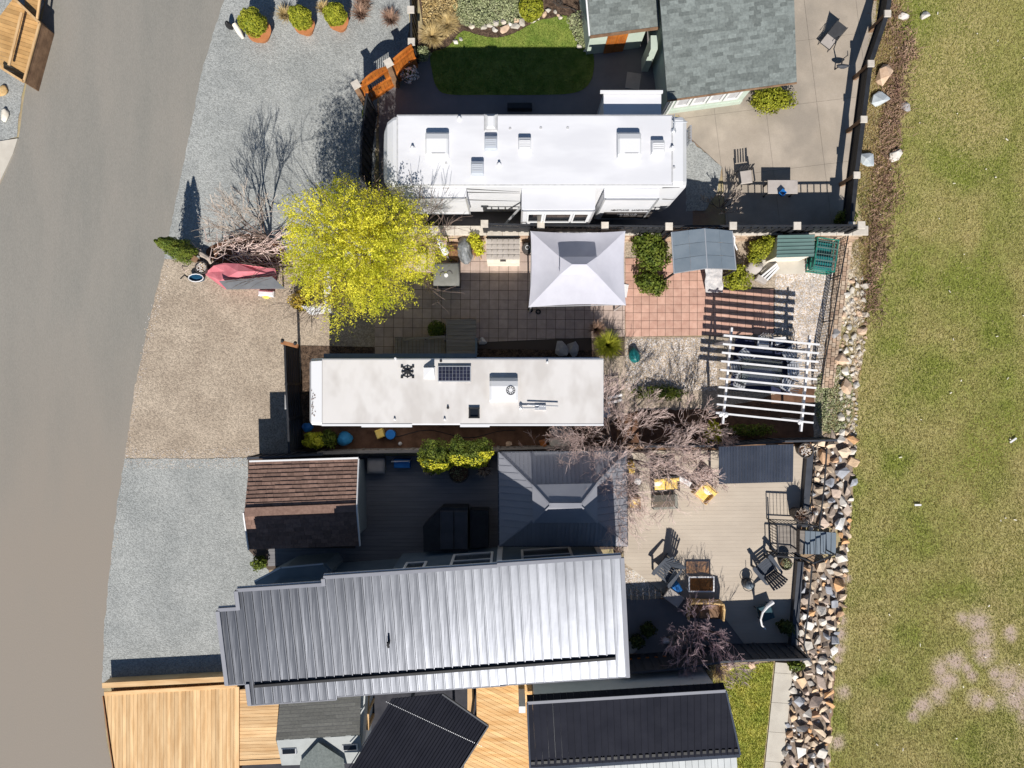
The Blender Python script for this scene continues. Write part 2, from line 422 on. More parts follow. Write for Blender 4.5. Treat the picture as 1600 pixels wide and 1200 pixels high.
AGEDROOF = mat('weathered_membrane', (0.63, 0.605, 0.585), (0.57, 0.545, 0.52), scale=0.7, rough=0.7, c3=(0.52, 0.49, 0.465), s3=1.0, ramp=(0.45, 0.75), stretch=(1.0, 0.6, 1, 0.5))
WPLAST = mat('white_plastic', (0.70, 0.70, 0.71), rough=0.35)
GPLAST = mat('grey_translucent_plastic', (0.46, 0.49, 0.54), rough=0.35)
SEAL = mat('sealant', (0.40, 0.40, 0.41), (0.50, 0.50, 0.50), scale=8, rough=0.7)
DGLASS = mat('dark_glass', (0.012, 0.014, 0.018), rough=0.08, spec=0.5)
CELL = mat('solar_cell', (0.02, 0.022, 0.04), rough=0.2, spec=0.5, orand=0.3)
FRAME = mat('aluminium', (0.62, 0.63, 0.65), rough=0.35, metal=0.6)
BLACKP = mat('black_plastic', (0.02, 0.02, 0.022), rough=0.5)
STEEL = mat('galvanised_roof_steel', (0.100, 0.106, 0.122), (0.125, 0.132, 0.15), scale=0.7, rough=0.41, metal=0.85, bump=0.16, bscale=0.9, orand=0.10, stretch=(1.5, 0.8, 1), spec=0.5)
STEELD = mat('slate_blue_steel', (0.032, 0.041, 0.062), (0.044, 0.054, 0.078), scale=1.2, rough=0.7, orand=0.10, spec=0.15)
STEELG = mat('grey_steel_panel', (0.225, 0.23, 0.26), (0.255, 0.26, 0.29), scale=1.2, rough=0.65, orand=0.05)
STEELB = mat('black_steel_roofing', (0.013, 0.014, 0.021), (0.018, 0.019, 0.027), scale=1.2, rough=0.85, spec=0.08, orand=0.08)
SHINGB = mat('brown_shingle', (0.155, 0.095, 0.075), (0.22, 0.14, 0.11), scale=9, rough=0.95, bump=0.5, bscale=40, irand=0.22, orand=0.1)
SHINGG = mat('sage_grey_shingle', (0.135, 0.153, 0.147), (0.188, 0.21, 0.20), scale=12, rough=0.95, bump=0.4, bscale=50, irand=0.27)
SHINGD = mat('charcoal_shingle', (0.085, 0.085, 0.08), (0.11, 0.11, 0.10), scale=12, rough=0.95, bump=0.4, bscale=50, irand=0.15, orand=0.06)
SIDE = mat('slate_siding', (0.21, 0.245, 0.26), (0.24, 0.275, 0.29), scale=2, rough=0.7)
SIDEL = mat('sage_siding', (0.42, 0.49, 0.42), (0.48, 0.55, 0.47), scale=2, rough=0.7)
SIDEW = mat('pale_grey_siding', (0.50, 0.52, 0.52), (0.56, 0.58, 0.58), scale=2, rough=0.7, orand=0.04)
TRIM = mat('white_trim', (0.68, 0.68, 0.68), rough=0.55)
PWHITE = mat('white_painted_timber', (0.74, 0.73, 0.73), (0.66, 0.65, 0.65), scale=5, rough=0.55)
CANV = mat('pale_canvas', (0.48, 0.475, 0.53), (0.52, 0.515, 0.57), scale=2.5, rough=0.85)
SLATEP = mat('grey_blue_panel', (0.145, 0.18, 0.215), (0.175, 0.21, 0.245), scale=2, rough=0.5, orand=0.06)
GREENM = mat('green_steel', (0.085, 0.145, 0.135), (0.105, 0.17, 0.16), scale=2, rough=0.5, orand=0.05)
GREENP = mat('green_plastic', (0.02, 0.17, 0.13), (0.03, 0.23, 0.17), scale=5, rough=0.5)
TEALP = mat('teal_plastic', (0.01, 0.13, 0.13), (0.02, 0.2, 0.2), scale=5, rough=0.4)
PINK = mat('faded_pink_tarp', (0.52, 0.145, 0.175), (0.62, 0.20, 0.23), scale=2.5, rough=0.75, bump=0.3, bscale=6)
GREYBD = mat('grey_board', (0.115, 0.12, 0.13), (0.15, 0.155, 0.165), scale=2, rough=0.8)
BLUE = mat('blue_plastic', (0.015, 0.14, 0.42), (0.02, 0.18, 0.5), scale=4, rough=0.45)
BLUEL = mat('light_blue_tarp', (0.03, 0.22, 0.45), (0.05, 0.30, 0.55), scale=5, rough=0.6, bump=0.5, bscale=9)
YEL = mat('yellow_cushion', (0.78, 0.52, 0.10), (0.84, 0.62, 0.19), scale=6, rough=0.85)
CREAM = mat('cream_cushion', (0.72, 0.66, 0.55), (0.78, 0.73, 0.63), scale=5, rough=0.85)
WICK = mat('wicker', (0.15, 0.075, 0.035), (0.30, 0.16, 0.075), scale=18, rough=0.7, bump=0.7, bscale=40)
WICKL = mat('honey_wicker', (0.50, 0.32, 0.14), (0.66, 0.46, 0.22), scale=18, rough=0.7, bump=0.7, bscale=40)
COVER = mat('grey_cover', (0.155, 0.155, 0.14), (0.20, 0.20, 0.185), scale=3, rough=0.85, bump=0.5, bscale=8)
COVERT = mat('taupe_cover', (0.38, 0.34, 0.31), (0.44, 0.40, 0.37), scale=3, rough=0.85, bump=0.3, bscale=8)
SILV = mat('silver_tarp', (0.42, 0.42, 0.43), (0.72, 0.70, 0.69), scale=4, rough=0.45, bump=0.8, bscale=6, metal=0.3)
ADIR = mat('dark_slate_resin', (0.055, 0.065, 0.085), (0.07, 0.08, 0.10), scale=4, rough=0.5, orand=0.1)
TERR = mat('terracotta', (0.42, 0.16, 0.06), (0.5, 0.21, 0.09), scale=6, rough=0.8)
BLKPOT = mat('dark_pot', (0.05, 0.045, 0.045), (0.08, 0.07, 0.065), scale=6, rough=0.6)
BARK = mat('bark', (0.14, 0.10, 0.085), (0.24, 0.18, 0.155), scale=6, rough=0.95, bump=0.6, bscale=30)
TWIGP = mat('pink_grey_twig', (0.52, 0.385, 0.34), (0.74, 0.585, 0.53), scale=3, rough=0.9)
TWIGW = mat('pale_twig', (0.40, 0.33, 0.28), (0.55, 0.47, 0.40), scale=3, rough=0.9)
TWIGV = mat('mauve_twig', (0.42, 0.30, 0.32), (0.60, 0.46, 0.48), scale=3, rough=0.9)
LEAFY = mat('yellow_spring_leaf', (0.50, 0.52, 0.035), (0.98, 0.90, 0.10), scale=0.9, rough=0.6, irand=0.35, transl=0.5, detail=2)
LEAFG = mat('shrub_leaf', (0.07, 0.115, 0.014), (0.19, 0.225, 0.03), scale=4.0, rough=0.65, irand=0.35, transl=0.25)
LEAFL = mat('lime_leaf', (0.22, 0.25, 0.018), (0.42, 0.42, 0.04), scale=4.0, rough=0.65, irand=0.3, transl=0.25)
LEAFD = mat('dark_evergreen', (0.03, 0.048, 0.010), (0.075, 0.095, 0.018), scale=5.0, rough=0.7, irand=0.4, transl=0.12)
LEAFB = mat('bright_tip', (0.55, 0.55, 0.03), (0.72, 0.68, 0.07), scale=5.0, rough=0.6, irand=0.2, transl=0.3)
LEAFS = mat('silver_ground_cover', (0.26, 0.30, 0.14), (0.45, 0.47, 0.28), scale=5.0, rough=0.8, irand=0.4, transl=0.2)
STRAW = mat('straw', (0.42, 0.30, 0.12), (0.60, 0.47, 0.24), scale=5, rough=0.85, irand=0.3, transl=0.15)
BRUSH = mat('red_brown_brush', (0.24, 0.14, 0.10), (0.40, 0.27, 0.19), scale=2, rough=0.9, irand=0.3)
ROCK = ramp_random('rubble_rock', [(0.54, 0.50, 0.45), (0.62, 0.36, 0.18), (0.68, 0.62, 0.54), (0.42, 0.34, 0.28), (0.60, 0.47, 0.34), (0.34, 0.35, 0.38), (0.72, 0.69, 0.65), (0.55, 0.43, 0.35), (0.62, 0.44, 0.28), (0.66, 0.52, 0.38), (0.62, 0.57, 0.50), (0.52, 0.33, 0.20)])
PAVERG = mat('grey_brown_paver', (0.40, 0.31, 0.265), (0.48, 0.375, 0.32), scale=4, rough=0.9, bump=0.2, bscale=40, orand=0.10)
PALEROCK = ramp_random('pale_rock', [(0.55, 0.48, 0.40), (0.60, 0.56, 0.50), (0.48, 0.44, 0.38), (0.58, 0.42, 0.30)])
PEBBLE = ramp_random('river_pebble', [(0.52, 0.47, 0.44), (0.60, 0.57, 0.55), (0.42, 0.33, 0.24), (0.35, 0.31, 0.28), (0.55, 0.42, 0.28), (0.64, 0.60, 0.58)], island=True, bump=0.0)
AMBER = bpy.data.materials.new('amber_glass'); AMBER.use_nodes = True
_n = AMBER.node_tree.nodes; _l = AMBER.node_tree.links
_t = _n.new('ShaderNodeBsdfTransparent'); _t.inputs[0].default_value = (0.82, 0.64, 0.46, 1); _m = _n.new('ShaderNodeMixShader'); _m.inputs[0].default_value = 0.12
_n['Principled BSDF'].inputs['Base Color'].default_value = (0.2, 0.1, 0.04, 1); _n['Principled BSDF'].inputs['Roughness'].default_value = 0.05
_l.new(_t.outputs[0], _m.inputs[1]); _l.new(_n['Principled BSDF'].outputs[0], _m.inputs[2]); _l.new(_m.outputs[0], _n['Material Output'].inputs[0])
CLEAR = bpy.data.materials.new('clear_glass'); CLEAR.use_nodes = True
_n = CLEAR.node_tree.nodes; _l = CLEAR.node_tree.links
_t = _n.new('ShaderNodeBsdfTransparent'); _t.inputs[0].default_value = (0.80, 0.84, 0.84, 1); _m = _n.new('ShaderNodeMixShader'); _m.inputs[0].default_value = 0.18
_n['Principled BSDF'].inputs['Base Color'].default_value = (0.25, 0.27, 0.27, 1); _n['Principled BSDF'].inputs['Roughness'].default_value = 0.08
_l.new(_t.outputs[0], _m.inputs[1]); _l.new(_n['Principled BSDF'].outputs[0], _m.inputs[2]); _l.new(_m.outputs[0], _n['Material Output'].inputs[0])

# ------------------------------------------------------------------ plant builders
def tri_cloud(name, c, nrm, size, mats, parent=None, seed=1, aspect=1.0, sub2=None):
    """c (n,3) centres, nrm (n,3) leaf normals; each leaf two triangles (a folded quad)"""
    g = np.random.default_rng(seed); n = len(c)
    nrm = nrm / (np.linalg.norm(nrm, axis=1, keepdims=True) + 1e-9)
    a = g.normal(size=(n, 3)); t = np.cross(nrm, a); t /= (np.linalg.norm(t, axis=1, keepdims=True) + 1e-9); b = np.cross(nrm, t)
    s = (size * g.uniform(0.6, 1.3, n))[:, None]
    v = np.stack([c - t * s, c - b * s * aspect * 0.5, c + t * s, c + b * s * aspect * 0.5], 1).reshape(-1, 3)
    me = bpy.data.meshes.new(name); me.vertices.add(n * 4); me.vertices.foreach_set('co', v.ravel().astype(np.float32))
    me.loops.add(n * 4); me.loops.foreach_set('vertex_index', np.arange(n * 4, dtype=np.int32))
    me.polygons.add(n); me.polygons.foreach_set('loop_start', np.arange(0, n * 4, 4, dtype=np.int32)); me.polygons.foreach_set('loop_total', np.full(n, 4, np.int32))
    for m in (mats if isinstance(mats, (list, tuple)) else [mats]): me.materials.append(m)
    me.update(calc_edges=True)
    o = bpy.data.objects.new(name, me); COL.objects.link(o)
    if parent is not None:
        o.parent = parent
        par = parent; off = np.zeros(3)
        while par is not None: off += np.array(par.location); par = par.parent
        co = v - off; me.vertices.foreach_set('co', co.ravel().astype(np.float32)); me.update()
    return o
def shell_points(center, radii, n, seed, fill=0.35, lump=0.18):
    g = np.random.default_rng(seed)
    d = g.normal(size=(n, 3)); d /= np.linalg.norm(d, axis=1, keepdims=True)
    az = np.arctan2(d[:, 1], d[:, 0]); ph = g.uniform(0, 6.28, 4)
    l = 1 + lump * (np.sin(3 * az + ph[0]) * np.sin(3 * d[:, 2] + ph[1]) + 0.7 * np.sin(5 * az + ph[2] + 4 * d[:, 2]) + 0.4 * np.sin(9 * az + ph[3] - 7 * d[:, 2]))
    r = (1 - fill * g.uniform(0, 1, n) ** 1.5) * l
    p = d * r[:, None] * np.array(radii) + np.array(center)
    return p, d + g.normal(size=(n, 3)) * 0.6
def shrub(px, py, zc, radii, n, leaf, mat_, name, label, cat='shrub', seed=1, fill=0.4, lump=0.18, group=None, lobes=None, core=True, extra=None):
    """leafy mound: px,py = where its middle shows, zc = height of its middle"""
    c = P(px, py, zc); root = thing(name, label, cat, (c.x, c.y, max(0, zc - radii[2])), group)
    cs = [(c, radii, n)]
    if lobes: cs = [(c + Vector(l[:3]), l[3], int(n * l[4])) for l in lobes]
    P_, N_ = [], []
    for i, (cc, rr, nn) in enumerate(cs):
        a, b = shell_points(cc, rr, nn, seed + i, fill, lump); P_.append(a); N_.append(b)
    a = np.concatenate(P_); b = np.concatenate(N_); k = a[:, 2] > 0.01; a = a[k]; b = b[k]
    tri_cloud('foliage', a, b, leaf, mat_, root, seed, 1.1)
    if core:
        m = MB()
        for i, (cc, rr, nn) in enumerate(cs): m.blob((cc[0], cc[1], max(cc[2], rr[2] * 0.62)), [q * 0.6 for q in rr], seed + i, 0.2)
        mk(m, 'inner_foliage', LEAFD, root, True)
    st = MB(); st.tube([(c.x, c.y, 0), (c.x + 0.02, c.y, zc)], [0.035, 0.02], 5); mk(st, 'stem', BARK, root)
    return root
def conifer(px, py, h, r, n, leaf, mat_, label, seed=1, name='conifer', group=None, base_px=True, zb=0.0, tops=((0, 0, 1.0),)):
    """pointed evergreen; px,py = its foot on the ground"""
    b = P(px, py, zb); root = thing(name, label, 'tree', (b.x, b.y, zb), group); g = np.random.default_rng(seed)
    Ps, Ns = [], []
    for tx, ty, hs in tops:
        m = n // len(tops); t = g.uniform(0.02, 1, m) ** 0.85
        rr = r * (1 - t) ** 0.75 * (0.55 + 0.45 * np.minimum(1, t * 6)) * (1 + 0.12 * np.sin(t * 30 + g.uniform(0, 6)))
        az = g.uniform(0, 6.283, m); rr = rr * (1 + 0.16 * np.sin(5 * az + t * 9)) * (1 - 0.3 * g.uniform(0, 1, m) ** 2)
        p = np.stack([b.x + tx * np.minimum(1, t * 1.5) + rr * np.cos(az), b.y + ty * np.minimum(1, t * 1.5) + rr * np.sin(az), zb + 0.08 + t * h * hs], 1)
        Ps.append(p); Ns.append(np.stack([np.cos(az), np.sin(az), np.full(m, 0.5)], 1) + g.normal(size=(m, 3)) * 0.5)
    tri_cloud('foliage', np.concatenate(Ps), np.concatenate(Ns), leaf, mat_, root, seed, 0.8)
    mb = MB()
    for tx, ty, hs in tops:
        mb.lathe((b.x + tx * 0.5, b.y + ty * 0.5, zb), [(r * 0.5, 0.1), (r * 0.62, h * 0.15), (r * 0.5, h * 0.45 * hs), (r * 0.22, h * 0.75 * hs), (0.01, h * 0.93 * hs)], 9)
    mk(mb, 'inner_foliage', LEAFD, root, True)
    mk(MB().tube([(b.x, b.y, zb), (b.x, b.y, zb + h * 0.5)], [0.05, 0.02], 6), 'trunk', BARK, root)
    return root
def grow(mbT, mbC, p, d, L, r, depth, q, spread=0.6, up=0.15, taper=0.62, kids=(2, 4), tips=None, center=None, thin=0.0035, wob=0.18):
    """recursive bare branch"""
    nseg = 3; pts = [Vector(p)]; dd = Vector(d).normalized(); rad = [r]
    for i in range(nseg):
        dd = (dd + Vector((q.uniform(-wob, wob), q.uniform(-wob, wob), q.uniform(-wob, wob) + up * 0.4))).normalized()
        pts.append(pts[-1] + dd * (L / nseg)); rad.append(max(thin, r * (1 - (1 - taper) * (i + 1) / nseg)))
    (mbT if depth >= 3 else mbC).tube(pts, rad, 6 if r > 0.03 else (4 if r > 0.012 else 3))
    if tips is not None and depth <= 1: tips.append((pts[-1], dd.copy()))
    if depth <= 0: return
    k = q.randint(*kids)
    for i in range(k):
        t = q.uniform(0.45, 1.0) if i else 1.0
        j = min(nseg - 1, int(t * nseg)); f = t * nseg - j
        pp = pts[j].lerp(pts[j + 1], min(1, f))
        ax = Vector((q.gauss(0, 1), q.gauss(0, 1), q.gauss(0, 1) * 0.6)).normalized()
        nd = (dd + ax * spread * q.uniform(0.6, 1.25)).normalized(); nd.z += up; nd.normalize()
        grow(mbT, mbC, pp, nd, L * q.uniform(0.62, 0.88), max(thin, r * taper * q.uniform(0.65, 0.95)), depth - 1, q, spread, up, taper, kids, tips, None, thin, wob)
def bare_tree(bx, by, label, trunks, depth, L, r, mt, mc, seed, spread=0.6, up=0.15, name='bare_tree', kids=(2, 4), thin=0.004, taper=0.64, wob=0.18):
    b = P(bx, by, 0); root = thing(name, label, 'tree', (b.x, b.y, 0)); q = random.Random(seed); T = MB(); C = MB()
    for d in trunks:
        grow(T, C, b + Vector((d[0] * 0.05, d[1] * 0.05, -0.02)), d[:3], L * (d[3] if len(d) > 3 else 1), r, depth, q, spread, up, taper, kids, None, None, thin, wob)
    mk(T, 'trunk', mt, root, True); mk(C, 'crown', mc, root)
    return root
def scatter_blades(name, poly, n, h, w, mat_, seed, z=0.0, label=None, lean=0.7, parent=None, excl=None, dens=None, soft=None):
    g = np.random.default_rng(seed); a = np.array(poly); lo = a.min(0); hi = a.max(0)
    x = g.uniform(lo[0], hi[0], n * 2); y = g.uniform(lo[1], hi[1], n * 2); k = inpoly_np(x, y, poly)
    if excl:
        for e in excl: k &= ~(inpoly_np(x, y, e) & (g.uniform(0, 1, len(x)) < 0.93))
    if soft:
        prob = np.zeros(len(x))
        for cx, cy, r_ in soft: prob = np.maximum(prob, np.clip((r_ * 1.45 - np.hypot(x - cx, y - cy)) / (r_ * 1.5), 0, 0.80))
        k &= g.uniform(0, 1, len(x)) > prob
    x = x[k][:n]; y = y[k][:n]; n = len(x)
    hh = h * g.uniform(0.5, 1.3, n); az = g.uniform(0, 6.283, n); ln = lean * g.uniform(0.2, 1.2, n) * hh; a2 = g.uniform(0, 6.283, n)
    base = np.stack([x, y, np.full(n, z)], 1); dx = np.stack([np.cos(az), np.sin(az), np.zeros(n)], 1) * w * 0.5
    tip = base + np.stack([np.cos(a2) * ln, np.sin(a2) * ln, hh], 1)
    v = np.stack([base - dx, base + dx, tip], 1).reshape(-1, 3)
    me = bpy.data.meshes.new(name); me.vertices.add(n * 3); me.vertices.foreach_set('co', v.ravel().astype(np.float32))
    me.loops.add(n * 3); me.loops.foreach_set('vertex_index', np.arange(n * 3, dtype=np.int32))
    me.polygons.add(n); me.polygons.foreach_set('loop_start', np.arange(0, n * 3, 3, dtype=np.int32)); me.polygons.foreach_set('loop_total', np.full(n, 3, np.int32))
    me.materials.append(mat_); me.update(calc_edges=True)
    o = bpy.data.objects.new(name, me); COL.objects.link(o); o['kind'] = 'stuff'
    if label: o['label'] = label; o['category'] = 'grass'
    return o
def tuft(px, py, r, h, n, mat_, label, seed=1, name='grass_tuft', cat='ornamental grass', zb=0.0, group=None, w=0.02):
    b = P(px, py, zb); q = random.Random(seed); m = MB()
    for i in range(n):
        a = q.uniform(0, 6.28); rr = r * q.uniform(0, 0.25); e = r * q.uniform(0.3, 1.1); hh = h * q.uniform(0.5, 1.1); s = w * 0.5
        p0 = Vector((b.x + rr * math.cos(a), b.y + rr * math.sin(a), zb)); p1 = p0 + Vector((e * 0.5 * math.cos(a), e * 0.5 * math.sin(a), hh * 0.75)); p2 = p0 + Vector((e * math.cos(a), e * math.sin(a), hh * 0.9))
        sd = Vector((-math.sin(a), math.cos(a), 0)) * s
        m.add([p0 - sd, p0 + sd, p1 + sd * 0.8, p1 - sd * 0.8, p2], [(0, 1, 2, 3), (3, 2, 4)])
    return single(name, m, mat_, label, cat, group)
def rock_mesh(seed, n=16):
    q = random.Random(seed); bm = bmesh.new()
    for i in range(n):
        v = Vector((q.gauss(0, 1), q.gauss(0, 1), q.gauss(0, 1))).normalized() * q.uniform(0.75, 1.0)
        bm.verts.new((v.x, v.y, v.z))
    bmesh.ops.convex_hull(bm, input=bm.verts[:])
    bmesh.ops.delete(bm, geom=[v for v in bm.verts if not v.link_faces], context='VERTS')
    me = bpy.data.meshes.new('rock'); bm.to_mesh(me); bm.free(); return me
ROCKS = [rock_mesh(s, 8 + s % 5) for s in range(14)]
PALES = []
for s in range(8):
    me = rock_mesh(40 + s, 18); me.materials.append(PALEROCK); PALES.append(me)
for me in ROCKS: me.materials.append(ROCK)
def rock(me, loc, s, parent=None, name='rock', q=rnd):
    o = bpy.data.objects.new(name, me); COL.objects.link(o); o.scale = s
    o.rotation_euler = (q.uniform(-0.4, 0.4), q.uniform(-0.4, 0.4), q.uniform(0, 6.28))
    o.location = loc
    if parent is not None:
        o.parent = parent; o.location = Vector(loc) - parent.location
    return o
# ================================================================== THE SETTING
structure('ground', MB().quad((-160, -160, 0), (160, -160, 0), (160, 160, 0), (-160, 160, 0)), DRY)
field_poly = PP([(1402, -900), (1408, 60), (1402, 200), (1384, 300), (1362, 380), (1350, 440), (1352, 520), (1342, 600), (1333, 680), (1334, 760), (1326, 850), (1322, 930), (1308, 1000), (1302, 1090), (1296, 1200), (1290, 2200), (4500, 2200), (4500, -900)])
sheet('meadow', rough_line(field_poly[1:15], 0.2, 0.05) + field_poly[15:] + field_poly[:1], 0.004, FIELD)
sheet('road', smooth_poly(PP([(362, -200), (352, 0), (334, 60), (318, 115), (304, 190), (288, 270), (270, 350), (254, 430), (233, 520), (214, 610), (199, 700), (187, 790), (177, 880), (168, 970), (163, 1060), (164, 1130), (176, 1200), (230, 1400), (300, 1800), (-500, 1800), (-260, 1100), (-120, 620), (-40, 380), (6, 275), (28, 220), (38, 150), (55, 70), (72, 0), (110, -200), (160, -700), (460, -700)]), 5), 0.004, ASPH)
sheet('gravel_drive', rough_poly(PP([(352, -300), (350, 0), (330, 62), (314, 118), (300, 192), (284, 272), (268, 350), (257, 405), (330, 404), (440, 400), (580, 400), (590, 150), (636, 120), (650, -300)]), 0.2, 0.025), 0.012, GRAVG)
sheet('tan_gravel_drive', rough_poly(PP([(258, 404), (250, 432), (229, 520), (210, 610), (195, 716), (300, 716), (400, 714), (600, 714), (608, 380), (440, 402)]), 0.2, 0.025, 4), 0.008, GRAVT)
sheet('grey_gravel_drive', rough_poly(PP([(195, 716), (183, 790), (173, 880), (164, 970), (160, 1070), (420, 1070), (420, 714), (300, 717)]), 0.2, 0.025, 5), 0.016, GRAVG)
sheet('verge_gravel', rough_poly(PP([(-300, -300), (-300, 230), (0, 222), (26, 214), (34, 150), (52, 70), (70, 0), (108, -300)]), 0.2, 0.02), 0.012, GRAVG)
m = MB(); pv = PP([(-60, 223), (4, 221), (29, 217), (22, 240), (6, 274), (-40, 370)]); m.prism(pv, 0.0, 0.06)
structure('sidewalk', m, CONCW)
# lot of the big trailer: concrete around a lawn
lot = PP([(588, 150), (700, 60), (920, 60), (920, -200), (1384, -200), (1366, 40), (1346, 110), (1334, 200), (1322, 290), (1318, 352), (1040, 352), (680, 352), (592, 352)])
pc = structure('concrete_patio', MB().prism(PP([(1036, -200), (1384, -200), (1366, 40), (1346, 110), (1334, 200), (1322, 290), (1318, 352), (1134, 352), (1128, 262), (1072, 210), (1060, 180), (1036, 180)]), 0.0, 0.03), CONCG)
grid_pieces(PP([(1036, -200), (1384, -200), (1366, 40), (1346, 110), (1334, 200), (1322, 290), (1318, 352), (1134, 352), (1128, 262), (1072, 210), (1060, 180), (1036, 180)]), R(7), 2.0, 2.45, 0.009, 0.031, 0.05, CONC, pc, 'slab', jit=0.001)
structure('concrete_drive', MB().prism(PP([(592, 150), (660, 95), (672, 60), (700, 40), (920, 40), (920, 20), (1040, 20), (1036, 182), (1062, 186), (1074, 214), (1082, 245), (1082, 352), (592, 352)]), 0.0, 0.035), CONCG)
sheet('grey_gravel_bed', rough_poly(PP([(1070, 212), (1128, 262), (1120, 300), (1100, 330), (1072, 330)]), 0.15, 0.03), 0.04, GRAVG)
lawn_poly = smooth_poly(PP([(674, 84), (700, 74), (722, 50), (745, 55), (775, 60), (805, 52), (838, 34), (858, 30), (885, 26), (893, 50), (905, 72), (926, 84), (926, 118), (914, 138), (890, 147), (840, 149), (760, 149), (700, 148), (682, 136), (675, 110)]), 4)
sheet('lawn', lawn_poly, 0.05, LAWN)
sheet('planting_bed', smooth_poly(PP([(664, -160), (920, -160), (920, 82), (904, 74), (890, 44), (884, 28), (858, 32), (838, 36), (806, 54), (776, 62), (745, 57), (722, 52), (700, 76), (674, 84), (664, 60)]), 3), 0.044, MULCH)
# lot two
pt = structure('paver_patio', MB().prism(PP([(586, 372), (976, 372), (976, 556), (586, 556)]), 0.0, 0.02), JOINT)
n1 = grid_pieces(PP([(640, 372), (976, 372), (976, 526), (860, 530), (746, 535), (745, 556), (586, 556), (586, 480)]), R(-0.5), 0.372, 0.372, 0.016, 0.021, 0.045, PAVERG, pt, 'paver')
pt2 = structure('terracotta_terrace', MB().prism(PP([(977, 404), (1118, 404), (1118, 450), (1210, 450), (1210, 520), (1118, 524), (977, 526)]), 0.0, 0.02), JOINT)
n2 = grid_pieces(PP([(977, 404), (1118, 404), (1118, 452), (1208, 452), (1208, 522), (1118, 524), (977, 526)]), R(0), 0.312, 0.312, 0.014, 0.021, 0.045, PAVER, pt2, 'paver')
sheet('gravel_garden', rough_poly(PP([(936, 526), (1100, 526), (1208, 522), (1212, 372), (1306, 372), (1316, 470), (1300, 560), (1284, 690), (936, 692)]), 0.2, 0.02), 0.012, GRAVT)
sheet('soil_bed', rough_poly(PP([(452, 664), (936, 664), (1000, 640), (1120, 640), (1272, 600), (1270, 706), (452, 706)]), 0.2, 0.03), 0.018, SOIL)
sheet('trailer_pad', PP([(470, 540), (936, 548), (936, 664), (470, 664)]), 0.022, MULCH)
sheet('side_gravel', PP([(940, 364), (1216, 364), (1216, 452), (940, 452)]), 0.009, GRAVT)
# lot three
dk = structure('charcoal_deck', MB().prism(PP([(556, 712), (978, 712), (978, 856), (420, 890), (390, 860), (388, 714)]), 0.0, 0.06), JOINT)
planks(PP([(556, 712), (800, 712), (800, 862), (420, 884), (420, 856), (556, 856)]), R(0.5), 0.146, 0.006, 0.061, 0.085, DECKD, dk, 'plank', jit=0.001)
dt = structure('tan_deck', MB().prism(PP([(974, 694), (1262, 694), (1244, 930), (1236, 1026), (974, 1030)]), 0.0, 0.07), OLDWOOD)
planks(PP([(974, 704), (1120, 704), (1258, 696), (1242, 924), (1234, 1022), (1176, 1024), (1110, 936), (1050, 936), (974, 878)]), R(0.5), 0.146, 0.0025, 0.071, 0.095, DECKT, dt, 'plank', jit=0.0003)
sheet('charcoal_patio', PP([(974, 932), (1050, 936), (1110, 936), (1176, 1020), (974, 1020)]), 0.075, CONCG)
sheet('pebble_bed', smooth_poly(PP([(972, 880), (985, 884), (1008, 900), (1030, 916), (1040, 932), (972, 932)]), 4), 0.079, GRAVT)
sheet('stepping_stone', smooth_poly(PP([(986, 890), (1002, 896), (1014, 914), (1000, 922), (985, 906)]), 4), 0.085, CONCW)
fp = structure('concrete_path', MB().prism(PP([(1211, 1034), (1239, 1034), (1218, 1240), (1190, 1240)]), 0.0, 0.03), JOINT)
for y0, y1 in ((1034, 1050), (1050.5, 1096), (1096.5, 1142), (1142.5, 1188), (1188.5, 1240)):
    xl = lambda y: 1211 - (y - 1034) * 0.102; xr = lambda y: 1239 - (y - 1034) * 0.102
    mk(MB().prism(PP([(xl(y0), y0), (xr(y0), y0 + 2), (xr(y1), y1 + 2), (xl(y1), y1)]), 0.031, 0.06), 'slab', CONCW, fp)
BBLADE = mat('back_lawn_blade', (0.34, 0.38, 0.06), (0.55, 0.52, 0.12), scale=1.8, rough=0.8, irand=0.35, transl=0.2)
sheet('back_lawn', rough_poly(PP([(1100, 1050), (1170, 1038), (1209, 1034), (1188, 1240), (1100, 1240)]), 0.2, 0.02), 0.012, BBLADE)

# bare patches in the meadow
scatter_blades('grass', PP([(1410, -40), (1404, 200), (1384, 300), (1362, 380), (1350, 440), (1352, 520), (1342, 600), (1333, 680), (1334, 760), (1326, 850), (1320, 930), (1306, 1000), (1302, 1090), (1296, 1240), (1650, 1240), (1650, -40)]), 260000, 0.075, 0.022, BLADE, 5, 0.0, 'patchy spring meadow grass beyond the yards', soft=PATCHES)
scatter_blades('grass', lawn_poly, 26000, 0.05, 0.02, LBLADE, 6, 0.05, 'short green lawn grass inside the curved bed')
scatter_blades('grass', PP([(1110, 1060), (1150, 1046), (1170, 1038), (1209, 1034), (1188, 1240), (1110, 1240)]), 20000, 0.07, 0.022, BBLADE, 8, 0.01, 'short grass between the black roof and the path')
scatter_blades('dry_grass', PP([(1366, -40), (1410, -40), (1405, 200), (1384, 300), (1362, 380), (1350, 440), (1352, 520), (1342, 600), (1330, 690), (1290, 690), (1300, 560), (1335, 470), (1322, 380), (1346, 345), (1335, 290), (1352, 110)]), 22000, 0.10, 0.02, STRAW, 9, 0.0, 'dry straw grass on the bank outside the fences')
scatter_blades('grass', PP([(1366, -40), (1410, -40), (1405, 200), (1384, 300), (1362, 380), (1350, 440), (1322, 380), (1346, 345), (1335, 290), (1352, 110)]), 14000, 0.10, 0.02, BLADE, 19, 0.0, 'green grass between the dry straw on the top right bank')

